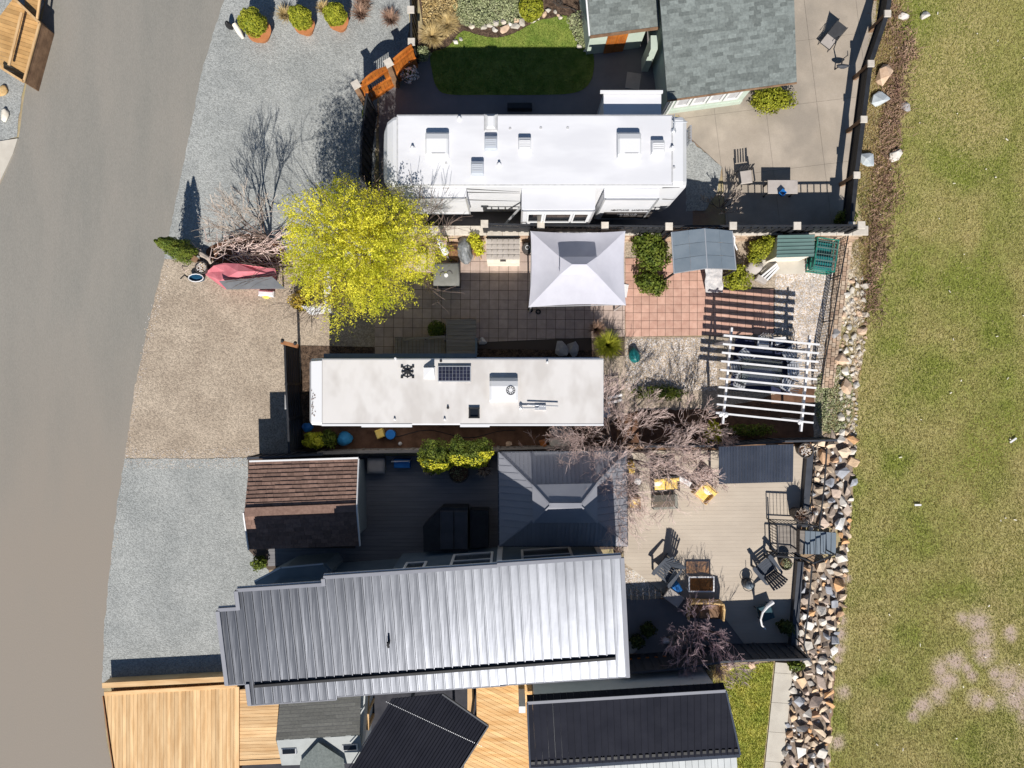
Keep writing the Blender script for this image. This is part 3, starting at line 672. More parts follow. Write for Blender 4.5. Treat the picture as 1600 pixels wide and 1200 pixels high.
# ================================================================== BUILDINGS
def wall_quad(mb, a, b, z0, z1, t=0.06, m=0):
    """upright slab from a to b (x,y)"""
    a = Vector((a[0], a[1], 0)); b = Vector((b[0], b[1], 0)); d = (b - a).normalized(); n = Vector((-d.y, d.x, 0)) * t / 2
    mb.prism([tuple((a + n)[:2]), tuple((b + n)[:2]), tuple((b - n)[:2]), tuple((a - n)[:2])], z0, z1, m)
# ---- the long steel-roofed house
hu = Vector((-math.cos(R(3.8)), -math.sin(R(3.8)), 0)); hv = Vector((0.0663, -0.9978, 0))
hO = Vector((3.53, -5.67, 0)); ZN, ZS = 4.7, 4.2
def HP(u, v, z=None):
    q = hO + hu * u * 0.979 + hv * v * 0.979; q.z = (ZN + (ZS - ZN) * v / 4.1) if z is None else z; return q
house = thing('house', 'long house under a ribbed silver steel roof with a black snow rail', 'house', (hO + hu * 6.5 + hv * 2)[:2] + (0,))
def roof_len(u):
    """north and south edge of the roof at u"""
    if u < 4.1: return (-0.06, 4.10)
    if u < 9.85: return (-0.02, 4.12)
    if u < 12.75: return (0.22, 4.22)
    return (0.85, 3.45)
pw = 0.3065
u = 0.0
while u < 13.35:
    v0, v1 = roof_len(u + 0.1); w = min(pw, 13.42 - u); m = MB()
    # profile across the panel: a tall rib at the start, pan, two small stiffeners
    tl = rnd.uniform(-0.0012, 0.0012); prof = [(0.0, 0.0), (0.006, 0.036), (0.034, 0.036), (0.044, 0.015), (0.09, 0.0105 + tl), (0.15, 0.0065 + tl), (0.21, 0.004 + tl), (0.26, 0.003), (w - 0.004, 0.003)]
    vs = []
    rows = 9
    for r_ in range(rows):
        v = v0 + (v1 - v0) * r_ / (rows - 1)
        for (a, h) in prof:
            p = HP(u + a, v); jz = rnd.uniform(-0.0012, 0.0012) if (0.05 < a < w - 0.02 and 0 < r_ < rows - 1) else 0
            vs.append((p.x, p.y, p.z + h + 0.04 + jz))
    fs = []
    k = len(prof)
    for r_ in range(rows - 1):
        for j in range(k - 1): fs.append((r_ * k + j, r_ * k + j + 1, (r_ + 1) * k + j + 1, (r_ + 1) * k + j))
    m.add(vs, fs)
    a, b = HP(u, v1), HP(u + w - 0.004, v1); m.quad(a + Vector((0, 0, 0.04)), b + Vector((0, 0, 0.04)), b - Vector((0, 0, 0.0)), a - Vector((0, 0, 0.0)))
    mk(m, 'roof_panel', STEEL, house)
    u += pw
secs = [(0, 4.1), (4.1, 9.85), (9.85, 12.75), (12.75, 13.45)]
m = MB(); mt_ = MB(); mg = MB()
for a, b in secs:
    v0, v1 = roof_len((a + b) / 2)
    q = [HP(a, v0 + 0.02), HP(b, v0 + 0.02), HP(b, v1 - 0.02), HP(a, v1 - 0.02)]
    m.prism([p.xy[:] for p in q], [p.z - 0.16 for p in q], [p.z + 0.02 for p in q])
    mt_.beam(HP(a, v0 - 0.035) + Vector((0, 0, 0.03)), HP(b, v0 - 0.035) + Vector((0, 0, 0.03)), 0.11, 0.13)      # eave flashing
    mg.beam(HP(a, v0 - 0.12) + Vector((0, 0, -0.02)), HP(b, v0 - 0.12) + Vector((0, 0, -0.02)), 0.04, 0.05)
    mt_.beam(HP(a, v1 + 0.03) - Vector((0, 0, 0.03)), HP(b, v1 + 0.03) - Vector((0, 0, 0.03)), 0.035, 0.14)
mt_.beam(HP(-0.04, -0.05) + Vector((0, 0, 0.04)), HP(-0.04, 4.12) + Vector((0, 0, 0.04)), 0.12, 0.12)
for uu, va, vb in ((13.45, 0.85, 3.45), (12.76, 0.2, 0.85), (12.76, 3.45, 4.22), (9.86, -0.02, 0.22)):
    mt_.beam(HP(uu, va) + Vector((0, 0, 0.05)), HP(uu, vb) + Vector((0, 0, 0.05)), 0.13, 0.13)
mk(m, 'roof_deck', NAVY, house); mk(mt_, 'roof_trim', STEELG, house); mk(mg, 'gutter', TRIM, house)
m = MB(); m.beam(HP(0.35, 3.40) + Vector((0, 0, 0.11)), HP(12.55, 3.54) + Vector((0, 0, 0.11)), 0.085, 0.06)
rail = mk(m, 'snow_rail', BLACKP, house)
m = MB(); p = HP(7.9, 2.35); m.tube([p + Vector((0, 0, 0.0)), p + Vector((0, 0, 0.28))], 0.045, 8); m.tube([p + Vector((0.02, -0.1, 0.2)), p + Vector((0.0, 0.1, 0.3))], 0.035, 8); mk(m, 'roof_pipe', BLACKP, house)
# walls
walls = MB(); cs = [(0.3, 0.42), (8.0, 0.42), (8.0, 0.62), (12.35, 0.62), (12.35, 3.85), (0.3, 3.85)]
wp = [HP(a, b, 0).xy[:] for a, b in cs]
walls.prism(wp, 0.0, [HP(a, b).z - 0.16 for a, b in cs]); mk(walls, 'wall', SIDE, house)
def window_on(parent, a, b, z0, z1, out, depth=0.05, fw=0.07, mull=1, fm=None, gm=None, hm=0):
    """window in a wall between points a,b (2D) standing proud toward out"""
    a = Vector((a[0], a[1], 0)); b = Vector((b[0], b[1], 0)); d = (b - a).normalized(); o = Vector((out[0], out[1], 0)).normalized()
    f = MB(); off = o * depth / 2
    for zz in (z0 + fw / 2, z1 - fw / 2): f.beam(a + off + Vector((0, 0, zz)), b + off + Vector((0, 0, zz)), depth, fw)
    for t in [0, 1]:
        q = (a + d * fw / 2) if t == 0 else (b - d * fw / 2); f.beam(q + off + Vector((0, 0, z0 + fw)), q + off + Vector((0, 0, z1 - fw)), fw, depth)
    for k in range(mull):
        q = a.lerp(b, (k + 1) / (mull + 1)); f.beam(q + off + Vector((0, 0, z0 + fw)), q + off + Vector((0, 0, z1 - fw)), fw * 0.7, depth * 0.9)
    for k in range(hm):
        zz = z0 + (z1 - z0) * (k + 1) / (hm + 1); f.beam(a + off + Vector((0, 0, zz)), b + off + Vector((0, 0, zz)), depth * 0.8, fw * 0.7)
    w = mk(f, 'window', fm or TRIM, parent)
    g = MB(); gg = a + o * depth * 0.35; g2 = b + o * depth * 0.35
    g.quad(gg + Vector((0, 0, z0 + fw)), g2 + Vector((0, 0, z0 + fw)), g2 + Vector((0, 0, z1 - fw)), gg + Vector((0, 0, z1 - fw)))
    mk(g, 'pane', gm or DGLASS, w); return w
def on_n(u, dv=0.0, base=0.42): q = HP(u, base - dv, 0); return (q.x, q.y)
no = (-hv.x, -hv.y)
window_on(house, on_n(5.9), on_n(4.35), 1.0, 3.0, no, 0.06, 0.09, 0, hm=1)
window_on(house, on_n(3.3), on_n(1.4), 1.0, 3.0, no, 0.06, 0.09, 0, hm=1)
window_on(house, on_n(7.6), on_n(6.8), 1.8, 2.9, no, 0.06, 0.09, 0)
m = MB(); q = on_n(4.0, 0.03); q2 = on_n(4.2, 0.03); wall_quad(m, q, q2, 0.09, 3.9, 0.08); mk(m, 'corner_board', TRIM, house); m = MB(); q = on_n(0.34, 0.03); q2 = on_n(0.5, 0.03); wall_quad(m, q, q2, 0.09, 3.9, 0.08); mk(m, 'corner_board', TRIM, house)
lap = MB()
for k in range(24):
    z = 0.25 + k * 0.15
    lap.beam(HP(7.98, 0.405, z), HP(0.3, 0.405, z), 0.03, 0.012); lap.beam(HP(12.33, 0.60, z), HP(8.02, 0.60, z), 0.03, 0.012)
o = mk(lap, 'siding_lap', SIDE, house)
m = MB(); m.blob(HP(9.2, 0.55, 2.7), (0.09, 0.09, 0.12)); mk(m, 'wall_lamp', TRIM, house); m = MB(); m.blob(HP(8.5, 0.55, 2.5), (0.12, 0.06, 0.08)); mk(m, 'meter_box', TRIM, house)
# low annex roof in front of the west end of the wall
ax = thing('lean_to', 'low slate blue lean-to roof tucked under the west end of the silver roof', 'lean-to', HP(10.2, 0.2, 0)[:])
m = MB(); c = [P(400, 917, 2.0), P(398, 908, 1.9), P(438, 887, 1.9), P(505, 881, 1.9), P(512, 893, 2.0), P(512, 912, 2.0)]
m.prism([q.xy[:] for q in c], 1.85, 1.97); mk(m, 'roof', SIDE, ax)
m = MB(); m.prism([(q.x * 0.985, q.y) for q in c], 0.0, 1.849); mk(m, 'wall', SIDE, ax)
m = MB(); m.beam(P(398, 908, 1.98), P(438, 887, 1.98), 0.06, 0.06); m.beam(P(440, 887, 1.98), P(505, 881, 1.98), 0.05, 0.06); mk(m, 'fascia', TRIM, ax)

def pitched(parent, name, e0, e1, r0, r1, mat_, th=0.06, rows=10, tabw=0.3, seed=1, gap=0.006, gm=None, stuff=True, step=0.018, missing=0.0, rowgap=0.0):
    """shingled slope between eave e0-e1 and ridge r0-r1: real overlapping tabs"""
    q = random.Random(seed); m = MB()
    n = ((e1 - e0).cross(r0 - e0)).normalized()
    if n.z < 0: n = -n
    base = MB(); base.add([e0 - n * th, e1 - n * th, r1 - n * th, r0 - n * th, e0, e1, r1, r0], [(3, 2, 1, 0), (4, 5, 6, 7), (0, 1, 5, 4), (1, 2, 6, 5), (2, 3, 7, 6), (3, 0, 4, 7)])
    sl = mk(base, name, gm or mat_, parent)
    L = (e1 - e0).length
    for i in range(rows):
        t0, t1 = i / rows, (i + 1 - rowgap) / rows
        a = 0.0; k = -q.random() * tabw
        while k < L:
            w = tabw * q.uniform(0.75, 1.3); lo = max(0, k); hi = min(L, k + w - gap)
            if hi - lo > 0.02 and q.random() >= missing:
                f = lambda s, t: (e0.lerp(r0, t)).lerp(e1.lerp(r1, t), s)
                h0 = step * q.uniform(0.8, 1.25)
                p = [f(lo / L, t0), f(hi / L, t0), f(hi / L, min(1, t1 + (0.01 if not rowgap else 0))), f(lo / L, min(1, t1 + (0.01 if not rowgap else 0)))]
                m.add([p[0] + n * 0.002, p[1] + n * 0.002, p[2] + n * 0.002, p[3] + n * 0.002, p[0] + n * h0, p[1] + n * h0, p[2] + n * 0.004, p[3] + n * 0.004], [(4, 5, 6, 7), (0, 1, 5, 4), (1, 2, 6, 5), (3, 0, 4, 7)])
            k += w
    s = mk(m, 'shingle', mat_, sl); s['kind'] = 'stuff'
    return sl

# ---- brown shingled shed
shed = thing('brown_shed', 'low shed with worn brown shingle roof beside the grey gravel', 'shed', P(475, 780)[:])
def G(px, py, z): return P(px, py, z)
zr, ze = 2.88, 2.3
rW, rE = G(382, 800, zr), G(557, 793, zr); nW, nE = G(390, 722, ze), G(560, 717, ze); sW, sE = G(390, 858, ze), G(562, 852, ze)
pitched(shed, 'north_roof_slope', nW, nE, rW, rE, SHINGB, rows=12, tabw=0.28, seed=3, step=0.03, missing=0.0, gm=SOIL, rowgap=0.16)
pitched(shed, 'south_roof_slope', sE, sW, rE, rW, SHINGB, rows=9, tabw=0.28, seed=4, step=0.025, gm=SOIL, rowgap=0.1)
m = MB(); m.beam(rW + Vector((0.02, 0, 0.035)), rE + Vector((-0.02, 0, 0.035)), 0.3, 0.02); mk(m, 'ridge_cap', SHINGB, shed)
m = MB(); m.beam(nW + Vector((0, 0.03, 0)), nE + Vector((0, 0.03, 0)), 0.06, 0.1); m.beam(nE + Vector((0.02, 0, 0.03)), rE + Vector((0.02, 0, 0.03)), 0.04, 0.1); m.beam(sE + Vector((0.02, 0, 0.03)), rE + Vector((0.02, 0, 0.03)), 0.04, 0.1)
m.beam(sW + Vector((-0.02, 0, 0.03)), rW + Vector((-0.02, 0, 0.03)), 0.04, 0.1); mk(m, 'fascia', TRIM, shed)
m = MB(); i = 0.2
c = [(nW.x + i, nW.y - i), (nE.x - i, nE.y - i), (sE.x - i, sE.y + i), (sW.x + i, sW.y + i)]
m.prism(c, 0, ze - 0.08); mk(m, 'wall', SIDE, shed)
m = MB(); m.add([(nW.x + i, nW.y - i, ze - 0.079), (sW.x + i, sW.y + i, ze - 0.079), (rW.x + i, rW.y, zr - 0.09), (nE.x - i, nE.y - i, ze - 0.079), (sE.x - i, sE.y + i, ze - 0.079), (rE.x - i, rE.y, zr - 0.09)], [(0, 1, 2), (3, 5, 4), (0, 2, 5, 3), (1, 4, 5, 2)]); mk(m, 'gable', SIDE, shed)

# ---- big sage roof, top right
gh = thing('garden_house', 'pavilion with large sage grey shingle roof and white framed windows', 'pavilion', P(1140, 60)[:])
ze = 2.6; e0, e1 = G(1043, 156, ze), G(1245, 128, ze); nrm = Vector((-(e1 - e0).y, (e1 - e0).x, 0)).normalized()
r0 = e0 + nrm * 4.6 + Vector((0, 0, 1.15)); r1 = e1 + nrm * 4.6 + Vector((0, 0, 1.15))
pitched(gh, 'roof_slope', e0, e1, r0, r1, SHINGG, rows=36, tabw=0.30, seed=5, step=0.012)
b0 = r0 + nrm * 3 - Vector((0, 0, 0.8)); b1 = r1 + nrm * 3 - Vector((0, 0, 0.8))
m = MB(); m.quad(r0, r1, b1, b0); mk(m, 'rear_roof_slope', SHINGG, gh)
m = MB(); m.beam(e0 - nrm * 0.03 - Vector((0, 0, 0.03)), e1 - nrm * 0.03 - Vector((0, 0, 0.03)), 0.04, 0.08); mk(m, 'fascia', OLDWOOD, gh)
d = (e1 - e0).normalized(); ins = 0.42
c = [e0 + d * 0.3 + nrm * ins, e1 - d * 1.15 + nrm * ins, e1 - d * 1.15 + nrm * 7.2, e0 + d * 0.3 + nrm * 7.2]
m = MB(); m.prism([q.xy[:] for q in c], 0, [2.55, 2.55, 2.9, 2.9]); mk(m, 'wall', SIDEL, gh)
A, B = Vector((c[0].x, c[0].y, 0)), Vector((c[1].x, c[1].y, 0))
for k in range(4):
    a = A.lerp(B, 0.12 + k * 0.2); b = A.lerp(B, 0.12 + k * 0.2 + 0.18)
    window_on(gh, a.xy[:], b.xy[:], 0.7, 2.4, (-nrm).xy[:], 0.07, 0.09, 0, gm=SEAL)
m = MB(); a = A.lerp(B, 0.02); b = A.lerp(B, 0.10)
for k in range(3): q = A.lerp(B, 0.015 + 0.035 * k) - nrm * 0.04; m.beam(q + Vector((0, 0, 0.1)), q + Vector((0, 0, 2.4)), 0.05, 0.06)
mk(m, 'trim_board', TRIM, gh)
m = MB(); m.prism([(A - nrm * 0.04).xy[:], (B - nrm * 0.04).xy[:], (B - nrm * 0.001).xy[:], (A - nrm * 0.001).xy[:]], 0.02, 0.35); mk(m, 'plinth', SIDEL, gh)
# ---- small sage roof with orange door
sh = thing('orange_door_shed', 'small sage grey roofed shed with an orange double door', 'shed', P(975, 20)[:])
ze = 2.35; e0, e1 = G(922, 56, ze), G(1030, 42, ze); d = (e1 - e0).normalized(); nrm = Vector((-d.y, d.x, 0))
r0 = e0 + nrm * 3.0 + Vector((0, 0, 0.9)); r1 = e1 + nrm * 3.0 + Vector((0, 0, 0.9))
pitched(sh, 'roof_slope', e0, e1, r0, r1, SHINGG, rows=23, tabw=0.30, seed=6, step=0.012)
m = MB(); m.beam(e0 - nrm * 0.03 - Vector((0, 0, 0.03)), e1 - nrm * 0.03 - Vector((0, 0, 0.03)), 0.06, 0.12); mk(m, 'fascia', OLDWOOD, sh)
m = MB(); m.beam(e0 - d * 0.03, r0 - d * 0.03, 0.05, 0.12); mk(m, 'barge_board', TRIM, sh)
A = e0 + d * 0.15 + nrm * 0.38; B = e1 - d * 0.25 + nrm * 0.38; A.z = B.z = 0
m = MB(); m.prism([A.xy[:], B.xy[:], (B + nrm * 4).xy[:], (A + nrm * 4).xy[:]], 0, [2.3, 2.3, 2.6, 2.6]); mk(m, 'wall', SIDEL, sh)
for s0, s1 in ((0.32, 0.50), (0.505, 0.685)):
    a, b = A.lerp(B, s0), A.lerp(B, s1); m = MB(); m.prism([(a - nrm * 0.05).xy[:], (b - nrm * 0.05).xy[:], (b - nrm * 0.002).xy[:], (a - nrm * 0.002).xy[:]], 0.04, 2.15); dr = mk(m, 'door', STAIN, sh)
    for t in (0.28, 0.5, 0.72):
        q = a.lerp(b, t) - nrm * 0.056; mm = MB(); mm.beam(q + Vector((0, 0, 0.12)), q + Vector((0, 0, 2.0)), 0.012, 0.012); mk(mm, 'groove', BRONZE, dr)
m = MB(); a, b = A.lerp(B, 0.42) - nrm * 0.09, A.lerp(B, 0.64) - nrm * 0.09; m.beam(a + Vector((0, 0, 1.95)), b + Vector((0, 0, 1.95)), 0.06, 0.05); mk(m, 'door_rail', CREAM, sh)
m = MB(); q = B - nrm * 0.7 + d * 0.12; m.beam(q + Vector((0, 0, 0)), q + Vector((0, 0, 1.9)), 0.25, 0.5); single('pale_screen', m, SIDEL, 'pale upright panel at the corner of the orange door shed', 'panel')

# ---- two tier hip roof (gazebo)
gz = thing('gazebo', 'two tier hip roofed gazebo in grey steel panels under bare branches', 'gazebo', P(880, 780)[:])
EZ = 2.2; TZ = 3.0
E = [P(779, 707, EZ), P(979, 705, EZ), P(980, 853, EZ), P(780, 853, EZ)]      # NW NE SE SW
ctr = sum(E, Vector()) / 4
wE = E[1].x - E[0].x; dE = E[0].y - E[3].y
T = [Vector((E[0].x + 1.30, E[0].y - 1.18, TZ)), Vector((E[1].x - 1.30, E[1].y - 1.18, TZ)), Vector((E[2].x - 1.30, E[2].y + 1.18, TZ)), Vector((E[3].x + 1.30, E[3].y + 1.18, TZ))]
def slope_panels(parent, a, b, c, d_, n, mat_, name='roof_panel', rib=0.02, w=None):
    """quad a-b (eave) to c-d (ridge, c above b, d above a) split in panels perpendicular to the eave"""
    L = (b - a).length; ex = (b - a) / L; nn = (b - a).cross(d_ - a).normalized()
    if nn.z < 0: nn = -nn
    vy = nn.cross(ex).normalized()
    if (d_ - a).dot(vy) < 0: vy = -vy
    poly = [((p - a).dot(ex), (p - a).dot(vy)) for p in (a, b, c, d_)]
    w = w or L / n; s = 0
    while s < L - 1e-4:
        q = clean(clip_half(clip_half(poly, 1, 0, s + w - 0.004), -1, 0, -s))
        if area(q) > 0.002:
            m = MB(); k = len(q)
            top = [a + ex * x + vy * y + nn * 0.012 for x, y in q]; bot = [a + ex * x + vy * y - nn * 0.012 for x, y in q]
            m.add(bot + top, [tuple(range(k))[::-1], tuple(range(k, 2 * k))] + [(i, (i + 1) % k, k + (i + 1) % k, k + i) for i in range(k)])
            if area([(p.x, p.y) for p in top]) and rib:
                ys = [y for x, y in q if x < s + 0.004] or [y for x, y in q]
                xs = s + 0.012
                # rib along the left edge, within the clipped shape
                lo, hi = None, None
                kk = len(q); cross = []
                for i in range(kk):
                    p1, p2 = q[i], q[(i + 1) % kk]
                    if (p1[0] - xs) * (p2[0] - xs) < 0:
                        t = (xs - p1[0]) / (p2[0] - p1[0]); cross.append(p1[1] + (p2[1] - p1[1]) * t)
                if len(cross) >= 2 and max(cross) - min(cross) > 0.05:
                    m.beam(a + ex * xs + vy * min(cross) + nn * (0.012 + rib / 2), a + ex * xs + vy * max(cross) + nn * (0.012 + rib / 2), 0.022, rib)
            mk(m, name, mat_, parent)
        s += w
slope_panels(gz, E[0], E[1], T[1], T[0], 20, STEELG, rib=0.012, w=0.15)
slope_panels(gz, E[3], E[0], T[0], T[3], 14, STEELG, rib=0.014, w=0.24)
slope_panels(gz, E[2], E[3], T[3], T[2], 20, STEELG, rib=0.012, w=0.15)
slope_panels(gz, E[1], E[2], T[2], T[1], 14, STEELG, rib=0.014, w=0.24)
U = [Vector((T[0].x - 0.12, T[0].y + 0.16, TZ + 0.18)), Vector((T[1].x + 0.12, T[1].y + 0.16, TZ + 0.18)), Vector((T[2].x + 0.12, T[2].y - 0.16, TZ + 0.18)), Vector((T[3].x - 0.12, T[3].y - 0.16, TZ + 0.18))]
RZ = TZ + 0.55; RW, RE = Vector((U[0].x + 0.62, ctr.y, RZ)), Vector((U[1].x - 0.62, ctr.y, RZ))
m = MB(); m.quad(U[0], U[1], RE, RW); mk(m, 'upper_slope', STEELG, gz); m = MB(); m.quad(U[2], U[3], RW, RE); mk(m, 'upper_slope', STEELG, gz)
m = MB(); m.quad(U[3], U[0], RW); mk(m, 'upper_slope', STEELG, gz); m = MB(); m.quad(U[1], U[2], RE); mk(m, 'upper_slope', STEELG, gz)
m = MB()
for a, b in ((E[0], T[0]), (E[1], T[1]), (E[2], T[2]), (E[3], T[3]), (U[0], RW), (U[3], RW), (U[1], RE), (U[2], RE)): m.beam(a + Vector((0, 0, 0.03)), b + Vector((0, 0, 0.03)), 0.05, 0.03)
m.beam(RW + Vector((-0.05, 0, 0.02)), RE + Vector((0.05, 0, 0.02)), 0.16, 0.04); mk(m, 'hip_cap', STEELG, gz)
m = MB()
for i in range(4): m.beam(E[i] - Vector((0, 0, 0.02)), E[(i + 1) % 4] - Vector((0, 0, 0.02)), 0.06, 0.08)
mk(m, 'eave_trim', NAVY, gz)
for q in E: 
    p = ctr + (q - ctr) * 0.93; m = MB(); m.beam(Vector((p.x, p.y, 0.06)), Vector((p.x, p.y, EZ - 0.05)), 0.1, 0.1); mk(m, 'post', NAVY, gz)

# ---- dark rectangular corrugated roof on the tan deck
cr = thing('shade_roof', 'flat slate blue corrugated metal roof at the deck corner by the fence', 'shelter', P(1180, 724)[:])
zz = 2.1; a, b, c, d = P(1123, 698, zz), P(1240, 694, zz), P(1239, 753, zz - 0.1), P(1123, 756, zz - 0.1)
n = 26
for i in range(n):
    p0, p1, p2, p3 = a.lerp(b, i / n), a.lerp(b, (i + 1) / n - 0.0003), d.lerp(c, (i + 1) / n - 0.0003), d.lerp(c, i / n)
    m = MB(); mid0, mid1 = (p0 + p1) / 2 + Vector((0, 0, 0.024)), (p2 + p3) / 2 + Vector((0, 0, 0.024)); q0 = p0.lerp(p1, 0.25) + Vector((0, 0, 0.02)); q3 = p3.lerp(p2, 0.25) + Vector((0, 0, 0.02)); s0 = p0.lerp(p1, 0.75) + Vector((0, 0, 0.02)); s3 = p3.lerp(p2, 0.75) + Vector((0, 0, 0.02))
    m.add([p0, q0, mid0, s0, p1, p3, q3, mid1, s3, p2], [(0, 1, 6, 5), (1, 2, 7, 6), (2, 3, 8, 7), (3, 4, 9, 8), (0, 4, 3, 2, 1), (5, 6, 7, 8, 9)])
    mk(m, 'roof_panel', STEELD, cr)
m = MB()
for t in (0.08, 0.92):
    for s in (0.1, 0.9):
        q = a.lerp(b, t).lerp(d.lerp(c, t), s); m = MB(); m.beam(Vector((q.x, q.y, 0.09)), Vector((q.x, q.y, zz - 0.07)), 0.09, 0.09); mk(m, 'post', NAVY, cr)

# ---- neighbour's black roof bottom right
nb = thing('black_roof_cabin', 'cabin with black ribbed steel roof below the back fence', 'cabin', P(985, 1130)[:])
zr = 3.0
a, b = P(824, 1098, zr), P(1134, 1079, zr); c, d = P(1156, 1178, 2.45), P(828, 1199, 2.45)
slope_panels(nb, d, c, b, a, 34, STEELB, rib=0.02, w=0.235)
e, f = P(823, 1086, 2.72), P(1130, 1067, 2.72)
slope_panels(nb, e, f, b, a, 34, STEELB, rib=0.02, w=0.235)
m = MB(); m.beam(a + Vector((0, 0, 0.03)), b + Vector((0, 0, 0.03)), 0.10, 0.03); mk(m, 'ridge_cap', STEELG, nb)
m = MB(); m.beam(c - Vector((0, 0.06, 0.05)), d - Vector((0, 0.06, 0.05)), 0.12, 0.12); m.beam(b, c, 0.06, 0.12); m.beam(a, d, 0.06, 0.12); mk(m, 'gutter', STEELD, nb)
for i in range(33):
    t = (i + 0.5) / 33; q = d.lerp(c, t); q2 = a.lerp(b, t); v = (q2 - q).normalized(); m = MB(); m.box(q + v * 0.2 + Vector((0, 0, 0.02)), (0.13, 0.1, 0.05)); mk(m, 'snow_guard', BLACKP, nb)
m = MB(); m.prism([(a.x + 0.25, a.y - 0.02), (b.x - 0.25, b.y - 0.02), (c.x - 0.3, c.y + 0.3), (d.x + 0.2, d.y + 0.3)], 0, 2.42); mk(m, 'wall', SIDEW, nb)
m = MB(); m.prism([P2(830, 1202, 1.9), P2(1150, 1181, 1.9), P2(1158, 1300, 1.9), P2(834, 1320, 1.9)], 1.8, 1.9)
low = thing('low_annex', 'pale grey boarded annex roof along the bottom edge of the picture', 'annex', P(990, 1230)[:])
planks([P2(830, 1203, 1.9), P2(1151, 1182, 1.9), P2(1158, 1300, 1.9), P2(834, 1320, 1.9)], R(90 + 3.5), 0.235, 0.012, 1.82, 1.9, SIDEW, low, 'panel', jit=0.002)
m = MB(); m.prism([P2(834, 1206, 1.8), P2(1147, 1185, 1.8), P2(1150, 1296, 1.8), P2(838, 1316, 1.8)], 0, 1.815); mk(m, 'wall', SIDEW, low)

# ---- rotated black corrugated roof
rb = thing('rotated_black_roof', 'navy black corrugated roof set at an angle among the cedar decks', 'carport', P(680, 1150)[:])
zz = 2.9; poly = [P2(612, 1092, zz), P2(632, 1090, zz), P2(690, 1084, zz), P2(762, 1134, zz), P2(700, 1232, zz), P2(530, 1232, zz)]
ang = math.atan2(-0.844, -0.537)
dx, dy = math.cos(ang), math.sin(ang); nx, ny = -dy, dx; t = [p[0] * nx + p[1] * ny for p in poly]; s = min(t)
while s < max(t):
    q = clean(clip_half(clip_half(poly, nx, ny, s + 0.112), -nx, -ny, -s))
    if area(q) > 0.01:
        m = MB(); m.prism(q, zz - 0.03, zz)
        k = [p[0] * dx + p[1] * dy for p in q]; lo, hi = min(k) + 0.03, max(k) - 0.03; cx = s + 0.03
        m.beam(Vector((nx * cx + dx * lo, ny * cx + dy * lo, zz + 0.012)), Vector((nx * cx + dx * hi, ny * cx + dy * hi, zz + 0.012)), 0.035, 0.024); mk(m, 'roof_panel', STEELB, rb)
    s += 0.1135
m = MB()
for px, py in ((640, 1102), (735, 1135), (700, 1205)): q = P(px, py, zz); m = MB(); m.beam(Vector((q.x, q.y, 0)), Vector((q.x, q.y, zz - 0.03)), 0.1, 0.1); mk(m, 'post', NAVY, rb)
m = MB(); m.beam(P(691, 1084, zz + 0.02), P(763, 1134, zz + 0.02), 0.05, 0.09); m.beam(P(763, 1134, zz + 0.02), P(700, 1232, zz + 0.02), 0.05, 0.09); mk(m, 'roof_trim', NAVY, rb)
# screw lines: rows of small pale screws
m = MB()
A, B = P(604, 1096, zz), P(752, 1165, zz)
for i in range(56):
    q = A.lerp(B, i / 55); m.box((q.x, q.y, zz + 0.026), (0.022, 0.022, 0.01))
o = mk(m, 'screw', FRAME, rb); o['kind'] = 'stuff'

# ---- small shed with charcoal shingles and pale lower roof
ss = thing('charcoal_shed', 'small shed with charcoal shingles above a pale lower roof with two skylights', 'shed', P(500, 1130)[:])
zr = 2.75; a, b, c, d = P(438, 1092, 2.9), P(564, 1084, 2.9), P(562, 1147, 2.45), P(431, 1155, 2.45)
pitched(ss, 'roof_slope', d, c, a, b, SHINGD, rows=11, tabw=0.9, seed=9, step=0.03, rowgap=0.26, gm=BLACK)
a2, b2, c2, d2 = P(432, 1157, 2.3), P(562, 1149, 2.3), P(570, 1192, 1.9), P(440, 1196, 1.9)
m = MB(); m.add([a2, b2, c2, d2] + [p - Vector((0, 0, 0.08)) for p in (a2, b2, c2, d2)], [(0, 1, 2, 3), (7, 6, 5, 4), (0, 4, 5, 1), (1, 5, 6, 2), (2, 6, 7, 3), (3, 7, 4, 0)]); mk(m, 'lower_roof', mat('pale_roof_felt', (0.31, 0.325, 0.32), (0.35, 0.365, 0.36), scale=3, rough=0.85), ss)
for px, py in ((452, 1173), (547, 1167)):
    q = P(px, py, 2.16); m = MB(); m.cbox((q.x, q.y, 2.12), (0.56, 0.24, 0.1), 0.03, R(3)); w = mk(m, 'skylight', FRAME, ss); m = MB(); m.box((q.x, q.y, 2.222), (0.46, 0.16, 0.012), R(3)); mk(m, 'pane', DGLASS, w)
for px, py in ((448, 1152), (480, 1150), (512, 1148), (544, 1146)):
    q = P(px, py, 2.45); m = MB(); m.box((q.x, q.y, 2.40), (0.20, 0.16, 0.06), R(3)); mk(m, 'roof_bracket', bpy.data.materials['pale_roof_felt'], ss)
m = MB(); ap, l_, r_ = P(497, 1160, 2.5), P(469, 1190, 2.2), P(537, 1186, 2.2); bt = P(500, 1215, 2.5)
m.add([ap, l_, r_, P(497, 1215, 2.5), P(468, 1215, 2.2), P(540, 1215, 2.2)], [(0, 1, 4, 3), (0, 3, 5, 2), (1, 0, 2)]); mk(m, 'dormer', SHINGG, ss)
m = MB(); m.prism([(a.x + .05, a.y - .05), (b.x - .05, b.y - .05), (c2.x - .15, c2.y + .1), (d2.x + .15, d2.y + .1)], 0, 1.8); mk(m, 'wall', SIDEW, ss)

